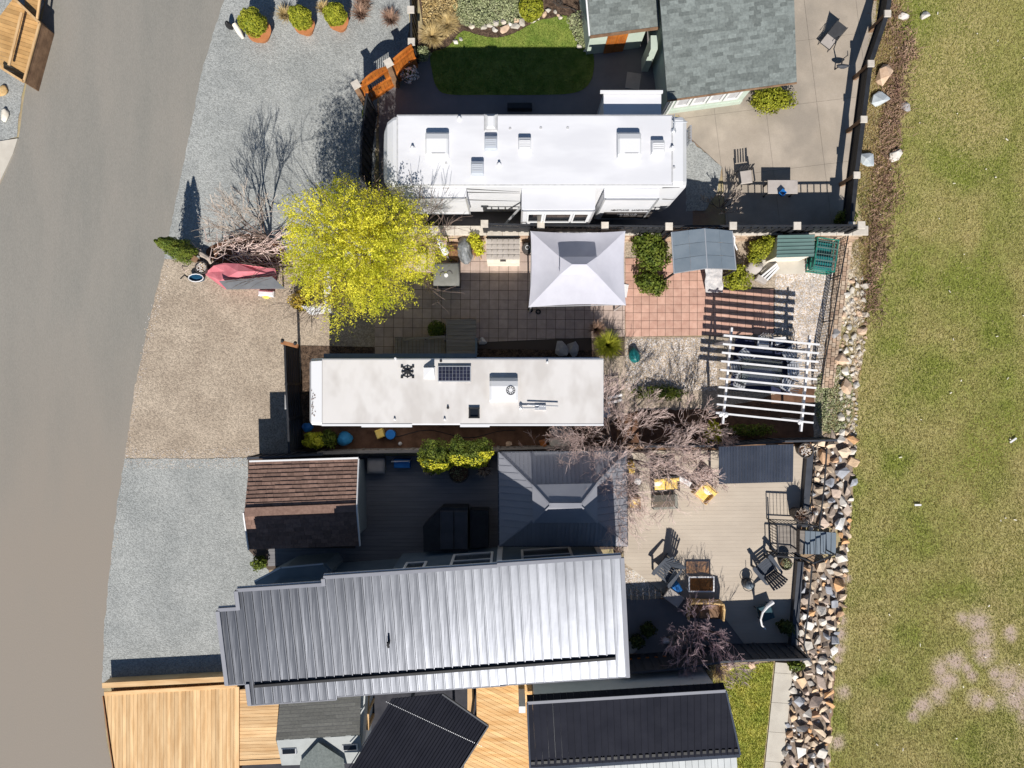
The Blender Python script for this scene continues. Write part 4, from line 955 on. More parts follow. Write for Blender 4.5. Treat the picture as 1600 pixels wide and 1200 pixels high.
# ================================================================== CEDAR DECKS (bottom left)
cd = thing('cedar_deck', 'new golden cedar deck with lengthwise boards at the bottom left corner', 'deck', P(270, 1140)[:])
z = 0.55
poly = [P2(163, 1086, z), P2(371, 1073, z), P2(371, 1230, z), P2(184, 1230, z), P2(174, 1165, z)]
planks(poly, R(90), 0.142, 0.008, z - 0.035, z, CEDAR, cd, 'plank', jit=0.0015)
m = MB(); m.prism([(p[0] + (0.03 if i in (0, 3, 4) else -0.03), p[1] - 0.02) for i, p in enumerate(poly)], 0, z - 0.04); mk(m, 'substructure', OLDWOOD, cd)
m = MB(); m.beam(P(163, 1084, z + 0.005), P(371, 1071.5, z + 0.005), 0.14, 0.04); mk(m, 'edge_board', CEDARH, cd)
m = MB(); m.beam(P(370.5, 1073, z + 0.012), P(370.5, 1230, z + 0.012), 0.16, 0.04); mk(m, 'edge_board', CEDAR, cd)
m = MB()
for (x0, y0, x1, y1) in ((163, 1086, 174, 1165), (174, 1165, 184, 1230)): m.beam(P(x0, y0, z - 0.1), P(x1, y1, z - 0.1), 0.03, 0.24)
mk(m, 'edge_board', BRONZE, cd)
# privacy rail along its north edge
m_ = thing('cedar_rail', 'low cedar board rail along the top edge of the golden deck', 'rail', P(250, 1070)[:])
m = MB(); m.beam(P(160, 1071, 0.62), P(350, 1061, 0.62), 0.20, 0.04); mk(m, 'top_board', CEDARH, m_)
m = MB(); m.beam(P(160, 1071, 0.62) + Vector((0, 0.05, -0.31)), P(350, 1061, 0.62) + Vector((0, 0.05, -0.31)), 0.03, 0.56); mk(m, 'face_board', CEDARH, m_)
for t in (0.02, 0.34, 0.66, 0.98):
    q = P(160, 1071, 0).lerp(P(350, 1061, 0), t); q = Vector((P(160, 1071, .62).lerp(P(350, 1061, .62), t).x, P(160, 1071, .62).lerp(P(350, 1061, .62), t).y - 0.03, 0)); m = MB(); m.beam(q, q + Vector((0, 0, 0.6)), 0.09, 0.09); mk(m, 'post', CEDAR, m_)
c2_ = thing('cedar_side_deck', 'cedar deck strip with crosswise boards between golden deck and charcoal shed', 'deck', P(402, 1130)[:])
z = 0.5
planks([P2(371.8, 1078, z), P2(438, 1070, z), P2(436, 1094, z), P2(431, 1156, z), P2(441, 1193, z), P2(371.8, 1196, z)], R(2), 0.131, 0.010, z - 0.035, z, CEDARH, c2_, 'plank', jit=0.0015)
m = MB(); m.prism(PP([(374, 1080), (430, 1078), (434, 1192), (374, 1194)], z), 0, z - 0.04); mk(m, 'substructure', OLDWOOD, c2_)
m = MB(); m.beam(P(372, 1192, z + 0.01), P(441, 1189, z + 0.01), 0.16, 0.03); mk(m, 'edge_board', CEDARH, c2_)
c3_ = thing('diagonal_cedar_deck', 'golden cedar deck with diagonal boards between the two black roofs', 'deck', P(785, 1140)[:])
z = 0.45
planks([P2(744, 1060, z), P2(830, 1056, z), P2(840, 1215, z), P2(720, 1215, z), P2(745, 1128, z)], R(-26), 0.146, 0.009, z - 0.035, z, CEDARD, c3_, 'plank', jit=0.0015)
m = MB(); m.prism(PP([(747, 1062), (826, 1060), (836, 1212), (724, 1212), (748, 1130)], z), 0, z - 0.04); mk(m, 'substructure', OLDWOOD, c3_)
m = MB(); m.beam(P(735, 1072, z + 0.4), P(735, 1140, z + 0.4), 0.22, 0.05); m2 = thing('cedar_bench', 'upright cedar bench board standing beside the diagonal deck', 'bench', P(735, 1105)[:]); mk(m, 'seat', CEDAR, m2)
m = MB(); m.beam(P(735, 1080, z + 0.18), P(735, 1135, z + 0.18), 0.05, 0.36); mk(m, 'support', CEDAR, m2)
m = MB(); m.box(P(815, 1081, 0.46), (0.24, 0.24, 1.5)); single('white_post', m, TRIM, 'square white post standing on the diagonal cedar deck', 'post')
m = MB(); q = P(575, 1112, 0); m.beam(P(575, 1085, 1.1), P(575, 1140, 1.1), 0.09, 0.09)
fl = thing('cedar_fence', 'narrow cedar fence section between charcoal shed and rotated roof', 'fence', q[:]); mk(m, 'top_rail', CEDAR, fl)
for py in (1088, 1112, 1137): mm = MB(); w = P(575, py, 1.05); mm.beam(Vector((w.x, w.y, 0)), w, 0.1, 0.1); mk(mm, 'post', CEDAR, fl)
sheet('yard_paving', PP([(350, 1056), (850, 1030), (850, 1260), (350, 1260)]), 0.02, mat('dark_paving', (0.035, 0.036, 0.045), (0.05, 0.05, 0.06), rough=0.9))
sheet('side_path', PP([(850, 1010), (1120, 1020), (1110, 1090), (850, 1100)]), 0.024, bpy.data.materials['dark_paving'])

# ================================================================== FENCES
def fence(name, label, pts, h, mat_, slat=0.14, gap=0.012, post=0.1, cap=None, capmat=None, rail=0.07, posts=True, lat=None, z0=0.0, horiz=False, t=0.025, zlo=0.1, pmat=None):
    """pts: photograph pixels of the fence's TOP; every board and post its own part"""
    W_ = [P(a, b, h) for a, b in pts]; c = sum(W_, Vector()) / len(W_); root = thing(name, label, 'fence', (c.x, c.y, z0))
    for i in range(len(W_) - 1):
        a, b = W_[i], W_[i + 1]; L = (b - a).xy.length; d = Vector(((b - a).x, (b - a).y, 0)).normalized()
        m = MB(); m.beam(a + Vector((0, 0, 0.0)), b + Vector((0, 0, 0.0)), rail, 0.05); mk(m, 'top_rail', mat_, root)
        m = MB(); m.beam(Vector((a.x, a.y, z0 + zlo)), Vector((b.x, b.y, z0 + zlo)), rail * 0.7, 0.06); mk(m, 'bottom_rail', mat_, root)
        hi = h - (lat or 0) - 0.03; n = 0
        if lat:
            m = MB(); m.beam(Vector((a.x, a.y, hi)), Vector((b.x, b.y, hi)), rail * 0.8, 0.06); mk(m, 'middle_rail', mat_, root)
            k = max(2, int(L / 0.24))
            for j in range(1, k):
                q = a.lerp(b, j / k); m = MB(); m.beam(Vector((q.x, q.y, hi)), Vector((q.x, q.y, h)), 0.045, 0.04); mk(m, 'baluster', mat_, root)
        if horiz:
            zz = z0 + zlo
            while zz < hi - slat * 0.5:
                m = MB(); m.beam(Vector((a.x, a.y, zz + slat / 2)), Vector((b.x, b.y, zz + slat / 2)), t, slat - gap); mk(m, 'slat', mat_, root); zz += slat
        else:
            k = max(1, int(L / slat))
            me = None
            for j in range(k):
                q = a.lerp(b, (j + 0.5) / k)
                m = MB(); e = d * (L / k / 2 + 0.015); q = q + Vector((-d.y, d.x, 0)) * (t * (0.55 if j % 2 else -0.55)); m.beam(Vector((q.x, q.y, (z0 + hi) / 2)) - e, Vector((q.x, q.y, (z0 + hi) / 2)) + e, t, hi - z0 - 0.04); mk(m, 'board', mat_, root)
    if posts:
        for q in W_:
            m = MB(); m.beam(Vector((q.x, q.y, z0)), Vector((q.x, q.y, h + 0.02)), post, post); po = mk(m, 'post', pmat or mat_, root)
            if cap:
                m = MB(); m.box((q.x, q.y, h + 0.021), (cap, cap, 0.05), 0, 0, 0, 0, 0.92); mk(m, 'cap', capmat or CAPS, po)
    return root
# wall and fence between lot one and the paver lot
tx = [(676, 350), (757, 350), (845, 352), (945, 353), (1045, 354), (1145, 353), (1245, 353), (1345, 352)]
tiers = structure('retaining_wall', MB().prism([P2(640, 363, 0.9), P2(1338, 363, 0.9), P2(1338, 357, 0.9), P2(640, 357, 0.9)], 0, 0.86), JOINT)
for row in range(6):
    z0 = row * 0.15; x = P(640, 363, 0.9).x - (0.2 if row % 2 else 0); y = P(640, 365, 0.9).y - 0.02 * (6 - row)
    while x < P(1338, 363, .9).x:
        m = MB(); m.cbox((x + 0.2, y + 0.1, z0 + 0.002), (0.39, 0.24, 0.145), 0.012)
        if len([c for c in range(0)]) == 0: mk(m, 'block', BLOCK, tiers)
        x += 0.4
m = MB(); x = P(636, 363, 0.95).x
while x < P(1340, 363, 0.95).x:
    m = MB(); m.cbox((x + 0.3, P(640, 361, 0.95).y + 0.02, 0.905), (0.59, 0.36, 0.07), 0.012); mk(m, 'coping_stone', CAPS, tiers); x += 0.6
root = fence('black_fence', 'black board fence with open balusters on the retaining wall behind the canopy', tx[1:], 2.1, BLACK, lat=0.38, z0=0.0, cap=0.28, post=0.16)
# east fence
root = fence('black_fence', 'black fence with pale caps along the grass bank, top right', [(1394, -30), (1386, 22), (1360, 100), (1349, 187), (1338, 274), (1345, 352)][0:5] + [(1330, 352)], 1.3, BLACK, slat=0.17, cap=0.26, post=0.14, horiz=True, zlo=0.62, rail=0.16, pmat=OLDWOOD)
# west fence of lot one and gate
root = fence('black_fence', 'tall black fence beside the white trailer nose and gravel drive', [(573, 148), (565, 210), (563, 272)], 1.9, BLACK, slat=0.15)
root = fence('black_fence', 'short black fence running up from the orange wooden gate', [(641, -40), (642, 16), (643, 66)], 1.7, BLACK, slat=0.15, cap=0.27)
def stain_gate(name, label, a, b, h, arch, win, n=9):
    A, B = P(*a, h), P(*b, h); root = thing(name, label, 'gate', ((A.x + B.x) / 2, (A.y + B.y) / 2, 0)); d = Vector((B.x - A.x, B.y - A.y, 0)); L = d.length; d.normalize()
    for j in range(n):
        t0, t1 = j / n, (j + 1) / n; tm = (t0 + t1) / 2; top = h - arch * (1 - math.sin(math.pi * tm))
        q0 = Vector((A.x, A.y, 0)) + d * (L * t0 + 0.006); q1 = Vector((A.x, A.y, 0)) + d * (L * t1 - 0.006)
        pieces = [(0.06, top)]
        if win and 0.2 < tm < 0.8: pieces = [(0.06, h - 0.95), (h - 0.42, top)]
        for z0, z1 in pieces:
            m = MB(); zc = (z0 + z1) / 2; m.beam(Vector((q0.x, q0.y, zc)), Vector((q1.x, q1.y, zc)), 0.035, z1 - z0); mk(m, 'board', STAIN, root)
    n_ = Vector((-d.y, d.x, 0))
    for zz in (0.3, h - 1.0, h - 0.38 if win else h - 0.3): m = MB(); m.beam(Vector((A.x, A.y, zz)) - n_ * 0.035, Vector((B.x, B.y, zz)) - n_ * 0.035, 0.05, 0.09); mk(m, 'rail', STAIN, root)
    pts = []
    for j in range(13):
        t = j / 12; pts.append(Vector((A.x, A.y, h - arch * (1 - math.sin(math.pi * t)) + 0.02)) + d * L * t)
    m = MB()
    for p, q in zip(pts, pts[1:]): m.beam(p, q, 0.08, 0.04)
    mk(m, 'top_rail', STAIN, root)
    if win:
        for j in range(9):
            q = Vector((A.x, A.y, 0)) + d * L * (0.23 + 0.54 * j / 8); m = MB(); m.beam(q + Vector((0, 0, h - 0.95)), q + Vector((0, 0, h - 0.42)), 0.03, 0.03); mk(m, 'baluster', BLACK, root)
    return root
stain_gate('wooden_gate', 'orange stained arched gate with barred window between stone capped posts', (558, 131), (606, 99), 1.95, 0.28, True)
stain_gate('wooden_gate', 'plain orange stained gate leaf rising to the corner post', (610, 97), (643, 70), 1.85, 0.05, False, 7)
for i, (px, py, lab) in enumerate([(556, 132, 'stone capped gate post at the gravel end of the arched gate'), (607, 98, 'stone capped gate post between the two orange gate leaves')]):
    q = P(px, py, 2.0); rt = thing('gate_post', lab, 'gate post', (q.x, q.y, 0)); m = MB(); m.beam(Vector((q.x, q.y, 0)), Vector((q.x, q.y, 1.97)), 0.2, 0.2); mk(m, 'shaft', OLDWOOD, rt); m = MB(); m.box((q.x, q.y, 1.971), (0.3, 0.3, 0.06), R(30), taper=0.92); mk(m, 'cap', CAPS, rt)
# slatted fence at the west end of the paver lot
f = fence('slatted_fence', 'dark slatted fence with a brown end cap left of the older trailer', [(445, 538), (447, 600), (450, 655), (452, 706)], 1.75, BLACK, slat=0.22, gap=0.07, horiz=True)
m = MB(); q = P(453, 538, 1.8); m.box((q.x, q.y, 1.76), (0.62, 0.14, 0.12), R(-14)); mk(m, 'end_cap', BRONZE, f)
for dx in (-12, 8): q = P(453 + dx, 532 + (dx > 0) * 4, 1.95); m = MB(); m.blob((q.x, q.y, 1.93), (0.07, 0.07, 0.07)); mk(m, 'finial', BLACKP, f)
# fence between lots two and three
fence('black_fence', 'dark fence along the top of the brown shed', [(388, 716), (450, 713), (500, 710)], 1.3, NAVY, slat=0.14)
fence('grey_fence', 'low grey topped fence between the soil bed and the charcoal deck', [(498, 708), (560, 706), (640, 705), (700, 704), (778, 703)], 1.0, DECKG, slat=0.14, rail=0.12)
fence('grey_fence', 'low fence with pale rail running behind the two tier gazebo', [(778, 702), (860, 700), (968, 702)], 1.0, DECKG, slat=0.14, rail=0.07)
fence('black_fence', 'dark fence south of the pergola ending at the rock bank', [(1010, 698), (1118, 697), (1220, 690), (1306, 688)], 1.3, NAVY, slat=0.14)
# fence at the south edge of lot three
fence('black_fence', 'dark fence along the bottom of the tan deck behind the mauve tree', [(976, 1052), (1060, 1045), (1130, 1034), (1200, 1031), (1264, 1030)], 1.7, NAVY, slat=0.16)
# wire railing along the rock bank, in two runs
def railing(label, top, h, infill=True, sp=0.5):
    W_ = [P(a, b, h) for a, b in top]; c = sum(W_, Vector()) / len(W_); root = thing('railing', label, 'railing', (c.x, c.y, 0))
    for i in range(len(W_) - 1):
        a, b = W_[i], W_[i + 1]; m = MB(); m.beam(a, b, 0.05, 0.035); mk(m, 'top_rail', BLACK, root)
        lo = Vector((0, 0, -h + 0.15)); m = MB(); m.beam(a + lo, b + lo, 0.035, 0.03); mk(m, 'bottom_rail', BLACK, root)
        n = max(1, round((b - a).length / sp))
        for j in range(n + 1):
            q = a.lerp(b, j / n); m = MB(); m.beam(Vector((q.x, q.y, 0)), q, 0.035 if j in (0, n) else 0.018, 0.035 if j in (0, n) else 0.018); mk(m, 'post' if j in (0, n) else 'baluster', BLACK, root)
    return root
railing('thin black railing above the rocks, upper run beside the steps', [(1292, 700), (1288, 760), (1280, 826)], 1.1, sp=0.95)
railing('thin black railing above the rocks, lower run below the steps', [(1269, 884), (1262, 960), (1256, 1008), (1264, 1030)], 1.1, sp=0.75)
for a, b, lab in (((1264, 696), (1254, 822), 'dark deck kerb board beside the upper railing'), ((1248, 876), (1236, 1026), 'dark deck kerb board beside the lower railing')):
    m = MB(); m.beam(P(a[0], a[1], 0.2), P(b[0], b[1], 0.2), 0.24, 0.4); single('deck_kerb', m, NAVY, lab, 'kerb')
m = MB()
for k in range(7): q = P(1256, 890 + k * 19, 0.3); m.cbox((q.x, q.y, 0), (0.34, 0.44, 0.35), 0.03)
# ================================================================== TRAILERS
def dome(mb, c, sx, sy, h, m=0, slope=0.3):
    """rooftop cover: rounded north end, sloping shoulders"""
    x, y, z = c
    prof = [(-0.5, 0.0), (-0.5, 0.75), (-0.42, 0.95), (0.15, 1.0), (0.36, 0.82), (0.5, 0.25), (0.5, 0.0)]
    vs = []
    for sd in (-1, -0.86, 0.86, 1):
        for t, zz in prof: vs.append((x + sd * sx / 2, y + t * sy, z + zz * h * (0.86 if abs(sd) == 1 else 1)))
    k = len(prof); fs = []
    for i in range(3):
        for j in range(k - 1): fs.append((i * k + j, (i + 1) * k + j, (i + 1) * k + j + 1, i * k + j + 1))
    fs.append(tuple(range(k))); fs.append(tuple(range(3 * k, 4 * k))[::-1]); mb.add(vs, fs, m)
RV = 4.1
rv = thing('fifth_wheel_trailer', 'large white fifth wheel trailer with slide-outs and a rounded nose', 'trailer', P(830, 245)[:])
yN, yS = P(0, 179, RV).y, P(0, 290, RV).y; xW, xE = P(620, 0, RV).x, P(1052, 0, RV).x; xN = P(590, 0, RV).x; xEE = P(1076, 0, 3.9).x
# shell: profile swept from nose to tail
def rv_ring(x, ins, z0, z1, r=0.16):
    a, b = yS + ins, yN - ins
    return [(x, a, z0), (x, a, z1 - r), (x, a + r * 0.3, z1 - r * 0.3), (x, a + r, z1), (x, b - r, z1), (x, b - r * 0.3, z1 - r * 0.3), (x, b, z1 - r), (x, b, z0)]
xs = [(xN, 0.55, 1.5, 3.0), (xN + 0.10, 0.28, 1.25, 3.45), (xN + 0.28, 0.10, 1.15, 3.85), (xN + 0.5, 0.02, 1.1, 4.03), (xW, 0.0, 1.1, RV), (xN + 1.9, 0, 1.0, RV), (xN + 2.4, 0, 0.55, RV), (xE - 0.1, 0, 0.55, RV), (xEE - 0.22, 0.0, 0.6, 4.02), (xEE - 0.06, 0.05, 0.7, 3.85), (xEE, 0.14, 0.9, 3.5)]
m = MB(); rings = [rv_ring(*q) for q in xs]; vs = [p for r_ in rings for p in r_]; k = 8; fs = []
for i in range(len(xs) - 1):
    for j in range(k - 1): fs.append((i * k + j, i * k + j + 1, (i + 1) * k + j + 1, (i + 1) * k + j))
    fs.append((i * k + k - 1, i * k, (i + 1) * k, (i + 1) * k + k - 1))
fs.append(tuple(range(k))); fs.append(tuple(range((len(xs) - 1) * k, len(xs) * k))[::-1]); m.add(vs, fs); mk(m, 'body', WHITE, rv)
m = MB(); m.prism([(xW + 0.02, yS + 0.05), (xE - 0.04, yS + 0.05), (xE - 0.04, yN - 0.05), (xW + 0.02, yN - 0.05)], RV - 0.01, RV + 0.012); mk(m, 'roof_membrane', WHITEROOF, rv)
m = MB(); m.beam((xW + 0.02, yS + 0.1, RV + 0.01), (xW + 0.02, yN - 0.1, RV + 0.01), 0.05, 0.03); m.beam((xE - 0.04, yS + 0.1, RV + 0.01), (xE - 0.04, yN - 0.1, RV + 0.01), 0.05, 0.03)
m.beam((xW, yS + 0.03, RV - 0.02), (xE, yS + 0.03, RV - 0.02), 0.05, 0.03); m.beam((xW, yN - 0.03, RV - 0.02), (xE, yN - 0.03, RV - 0.02), 0.05, 0.03); mk(m, 'roof_seam', SEAL, rv)
zt = RV + 0.012
for px in (683, 983):
    q = P(px, 223, RV + 0.2); m = MB(); dome(m, (q.x, q.y - 0.05, zt), 0.76, 0.86, 0.36); a = mk(m, 'air_conditioner', WPLAST, rv); m = MB(); m.box((q.x + 0.06, q.y - 0.40, zt + 0.345), (0.44, 0.03, 0.012)); mk(m, 'grille', SEAL, a)
for px, py, mt_ in ((767, 223, GPLAST), (820, 225, WPLAST), (746, 262, GPLAST), (1028, 229, WPLAST)):
    q = P(px, py, RV + 0.15); m = MB(); dome(m, (q.x, q.y, zt), 0.42, 0.5, 0.26); a = mk(m, 'roof_vent', mt_, rv)
    m = MB()
    for j in range(4): m.box((q.x, q.y - 0.12 + j * 0.07, zt + 0.255), (0.34, 0.012, 0.01))
    mk(m, 'louvre', SEAL, a)
q = P(767, 192, RV); m = MB(); m.cbox((q.x, q.y, zt), (0.46, 0.58, 0.05), 0.04); a = mk(m, 'skylight', SEAL, rv); m = MB(); m.cbox((q.x, q.y, zt + 0.051), (0.28, 0.44, 0.09), 0.05); mk(m, 'dome_lens', WPLAST, a)
for px, py in ((718, 186), (645, 232), (780, 258), (1050, 232)):
    q = P(px, py, RV); m = MB(); m.lathe((q.x, q.y, zt), [(0.09, 0), (0.08, 0.04), (0.045, 0.06), (0.045, 0.14)], 10); mk(m, 'vent_pipe', WPLAST, rv)
for px, py in ((797, 201), (845, 200), (887, 200), (697, 255), (1053, 262)):
    q = P(px, py, RV); m = MB(); m.lathe((q.x, q.y, zt), [(0.05, 0), (0.04, 0.02)], 8); mk(m, 'roof_plug', SEAL, rv)
q = P(1052, 205, RV); m = MB(); m.lathe((q.x, q.y, zt), [(0.10, 0), (0.08, 0.05), (0.03, 0.08)], 10); m.tube([(q.x, q.y, zt + 0.08), (q.x + 0.02, q.y + 0.24, zt + 0.16)], 0.02, 6); m.tube([(q.x - 0.05, q.y + 0.24, zt + 0.16), (q.x + 0.42, q.y + 0.24, zt + 0.17)], 0.02, 6); m.tube([(q.x, q.y + 0.2, zt + 0.16), (q.x, q.y + 0.5, zt + 0.16)], 0.018, 6); mk(m, 'antenna', FRAME, rv)
m = MB()
for k in range(7): m.beam((xEE + 0.05, yN - 0.3 - k * 0.09, 2.0), (xEE + 0.05, yN - 0.3 - k * 0.09, 3.9), 0.03, 0.03)
for z in (2.2, 2.8, 3.4, 3.9): m.beam((xEE + 0.08, yN - 0.28, z), (xEE + 0.08, yN - 0.86, z), 0.03, 0.03)
mk(m, 'ladder', FRAME, rv)
q = P(1076, 262, 1.5); m = MB()
m.tube([(xEE + 0.1, q.y + 0.3 * math.cos(t * 0.5236), 1.5 + 0.3 * math.sin(t * 0.5236)) for t in range(12)], 0.09, 8, closed=True); mk(m, 'spare_tyre', BLACKP, rv)
def slide(x0, x1, y_out, z0, z1, side, name='slide_out'):
    ya = yS if side < 0 else yN
    m = MB(); c = ((x0 + x1) / 2, (ya - side * 0.1 + y_out) / 2, z0); m.box(c, (x1 - x0, abs(ya - side * 0.1 - y_out), z1 - z0)); s = mk(m, name, WHITE, rv)
    m = MB(); yy = y_out; m.box(((x0 + x1) / 2, (ya + y_out) / 2, z1), (x1 - x0 + 0.04, abs(ya - y_out) - 0.03, 0.025)); mk(m, 'awning', WHITEROOF, s)
    m = MB()
    for x in (x0, x1): m.beam((x, yy + side * 0.012, z0), (x, yy + side * 0.012, z1), 0.06, 0.04)
    m.beam((x0, yy + side * 0.02, z1 - 0.03), (x1, yy + side * 0.02, z1 - 0.03), 0.05, 0.06); m.beam((x0, yy + side * 0.012, z0 + 0.03), (x1, yy + side * 0.012, z0 + 0.03), 0.04, 0.05); mk(m, 'flange', FRAME, s)
    return s
sA = slide(P(632, 0, 3.8).x, P(728, 0, 3.8).x, P(0, 308, 3.8).y, 1.5, 3.8, -1)
sB = slide(P(816, 0, 3.8).x, P(929, 0, 3.8).x, P(0, 328, 3.8).y, 0.9, 3.8, -1)
sC = slide(P(945, 0, 3.8).x, P(1029, 0, 3.8).x, P(0, 310, 3.8).y, 0.9, 3.8, -1)
sD = slide(P(944, 0, 3.5).x, P(1032, 0, 3.5).x, P(0, 147, 3.5).y, 1.0, 3.5, 1)
m = MB(); m.beam((P(938, 0, 3.6).x, P(0, 147, 3.5).y + 0.05, 3.55), (P(1036, 0, 3.6).x, P(0, 147, 3.5).y + 0.05, 3.55), 0.09, 0.09); mk(m, 'awning_roller', WPLAST, sD)
yb = P(0, 328, 3.8).y; x0, x1 = P(824, 0, 3.5).x, P(922, 0, 3.5).x
window_on(sB, (x0, yb), (x0 + 0.55, yb), 2.1, 3.4, (0, -1), 0.05, 0.05, 0); window_on(sB, (x0 + 0.6, yb), (x1 - 0.6, yb), 2.1, 3.4, (0, -1), 0.05, 0.05, 0); window_on(sB, (x1 - 0.55, yb), (x1, yb), 2.1, 3.4, (0, -1), 0.05, 0.05, 0)
yc = P(0, 310, 3.8).y
def decal(parent, text, x, y, z, size, mt_, name='lettering'):
    cu = bpy.data.curves.new(name, 'FONT'); cu.body = text; cu.size = size; cu.extrude = 0.004; cu.align_x = 'CENTER'; cu.materials.append(mt_)
    t_ = bpy.data.objects.new('tmp_text', cu); me = bpy.data.meshes.new_from_object(t_); bpy.data.objects.remove(t_); o = bpy.data.objects.new(name, me); COL.objects.link(o); o.rotation_euler = (R(90), 0, 0); o.parent = parent; o.location = Vector((x, y, z)) - rv.location; return o
mid = P(990, 0, 3.0).x
o = decal(sC, 'HEARTLAND   LANDMARK', mid, yc - 0.012, 2.12, 0.27, BLACKP); o.scale = (0.42, 1, 1)
m = MB(); m.box((mid, yc - 0.008, 0.93), (P(1029, 0, 3.8).x - P(945, 0, 3.8).x - 0.05, 0.012, 0.97)); mk(m, 'lower_band', BLKPOT, sC)
o = decal(sC, 'HEARTLAND', mid, yc - 0.018, 1.50, 0.25, WPLAST); o.scale = (0.5, 1, 1)
# graphics on the side wall
m = MB()
for (xa, za, xb, zb_) in ((727, 3.72, 812, 3.35), (727, 3.30, 812, 3.18), (727, 2.3, 812, 2.1), (1035, 3.85, 1062, 3.9), (1035, 2.4, 1060, 2.3), (632, 2.2, 728, 2.05)):
    A, B = Vector((P(xa, 0, za).x, yS - 0.006, za)), Vector((P(xb, 0, zb_).x, yS - 0.006, zb_)); m.add([A + Vector((0, 0, 0.05)), A - Vector((0, 0, 0.05)), B - Vector((0, 0, 0.012)), B + Vector((0, 0, 0.012))], [(0, 1, 2, 3)])
mk(m, 'side_stripe', BLACKP, rv)
for xa in (900, 935):
    for s in (1, -1):
        m = MB(); xx = P(xa, 0, 0).x - 0.2; yy = (yS + 0.12) if s < 0 else (yN - 0.12)
        m.tube([(xx + 0.28 * math.cos(t * 0.5236), yy, 0.42 + 0.28 * math.sin(t * 0.5236)) for t in range(12)], 0.13, 8, closed=True); mk(m, 'wheel', BLACKP, rv)
for xx in (xN + 1.6, xE - 0.4):
    for yy in (yS + 0.3, yN - 0.3): m = MB(); m.beam((xx, yy, 0.035), (xx, yy, 1.2), 0.08, 0.08); mk(m, 'landing_leg', FRAME, rv)
# awning arm leaning to the ground
m = MB(); m.beam(P(815, 322, 2.2), P(784, 356, 0.9), 0.07, 0.05); single('awning_arm', m, FRAME, 'slim silver awning arm slanting from the white trailer', 'awning arm')

# ---- older trailer
T2 = 3.42
tr = thing('travel_trailer', 'older white travel trailer with stained flat roof and small solar panel', 'trailer', P(712, 612)[:])
x0, x1, y0, y1 = P(503, 0, T2).x, P(943, 0, T2).x, P(0, 664, T2).y, P(0, 560, T2).y
m = MB(); m.cbox(((x0 + x1) / 2, (y0 + y1) / 2, 0.5), (x1 - x0, y1 - y0, T2 - 0.5), 0.02); mk(m, 'body', WHITE, tr)
m = MB(); m.box(((x0 + x1) / 2, (y0 + y1) / 2, T2 + 0.001), (x1 - x0 - 0.04, y1 - y0 - 0.1, 0.014)); mk(m, 'roof_membrane', AGEDROOF, tr)
xn = P(482, 0, 3.1).x
rings = [(xn, y0 + 0.12, y1 - 0.1, 0.9, 2.7), (xn + 0.03, y0 + 0.05, y1 - 0.04, 0.8, 3.05), (xn + 0.18, y0 + 0.0, y1 - 0.0, 0.7, T2 - 0.02), (x0 + 0.01, y0 - 0.02, y1 + 0.02, 0.6, T2 + 0.03)]
vs = []; fs = []
for x, a, b, z0_, z1_ in rings: vs += [(x, a, z0_), (x, a, z1_ - 0.1), (x, a + 0.1, z1_), (x, b - 0.1, z1_), (x, b, z1_ - 0.1), (x, b, z0_)]
for i in range(3):
    for j in range(5): fs.append((i * 6 + j, i * 6 + j + 1, (i + 1) * 6 + j + 1, (i + 1) * 6 + j))
fs.append((0, 1, 2, 3, 4, 5)); mk(MB().add(vs, fs), 'nose_cap', WPLAST, tr)
m = MB(); m.beam((x0, y0 + 0.0, T2 + 0.01), (P(565, 0, T2).x, y0, T2 + 0.01), 0.07, 0.05); m.beam((P(565, 0, T2).x, y0 - 0.02, T2 + 0.01), (P(644, 0, T2).x, y0 - 0.02, T2 + 0.01), 0.11, 0.05); m.beam((P(719, 0, T2).x, y0 - 0.02, T2 + 0.01), (P(765, 0, T2).x, y0 - 0.02, T2 + 0.01), 0.10, 0.05); m.beam((P(765, 0, T2).x, y0, T2 + 0.01), (x1, y0, T2 + 0.01), 0.06, 0.04); mk(m, 'gutter', WPLAST, tr)
m = MB(); m.beam((P(507, 0, 3.1).x, y1 + 0.09, 3.12), (P(745, 0, 3.1).x, y1 + 0.09, 3.12), 0.17, 0.15); mk(m, 'awning_roller', SLATEP, tr)
m = MB(); m.beam((P(745, 0, 3.1).x, y1 + 0.02, 3.2), (x1 - 0.1, y1 + 0.02, 3.2), 0.05, 0.06); mk(m, 'drip_rail', FRAME, tr)
zt = T2 + 0.016
q = P(637, 581, T2); m = MB(); m.lathe((q.x, q.y, zt), [(0.19, 0), (0.19, 0.05)], 12, cap=False); m.lathe((q.x, q.y, zt), [(0.07, 0), (0.07, 0.09)], 8)
for k in range(8): t = k * 0.785; m.box((q.x + 0.13 * math.cos(t), q.y + 0.13 * math.sin(t), zt + 0.03), (0.16, 0.05, 0.015), t)
for sx in (-1, 1):
    for sy in (-1, 1): m.box((q.x + 0.19 * sx, q.y + 0.18 * sy, zt), (0.08, 0.08, 0.05))
mk(m, 'fan_vent', BLACKP, tr)
q = P(671, 583, T2); m = MB(); m.box((q.x, q.y, zt), (0.40, 0.40, 0.04)); sk = mk(m, 'roof_hatch', WPLAST, tr); m = MB(); m.add([(q.x - 0.18, q.y - 0.18, zt + 0.041), (q.x + 0.18, q.y - 0.18, zt + 0.041), (q.x + 0.18, q.y + 0.18, zt + 0.35), (q.x - 0.18, q.y + 0.18, zt + 0.1)], [(0, 1, 2, 3)]); mk(m, 'hatch_lid', WPLAST, sk)
q = P(710, 584, T2 + 0.1); sp = MB(); sp.cbox((q.x, q.y, zt + 0.07), (1.13, 0.54, 0.03), 0.005); so = mk(sp, 'solar_panel', FRAME, tr)
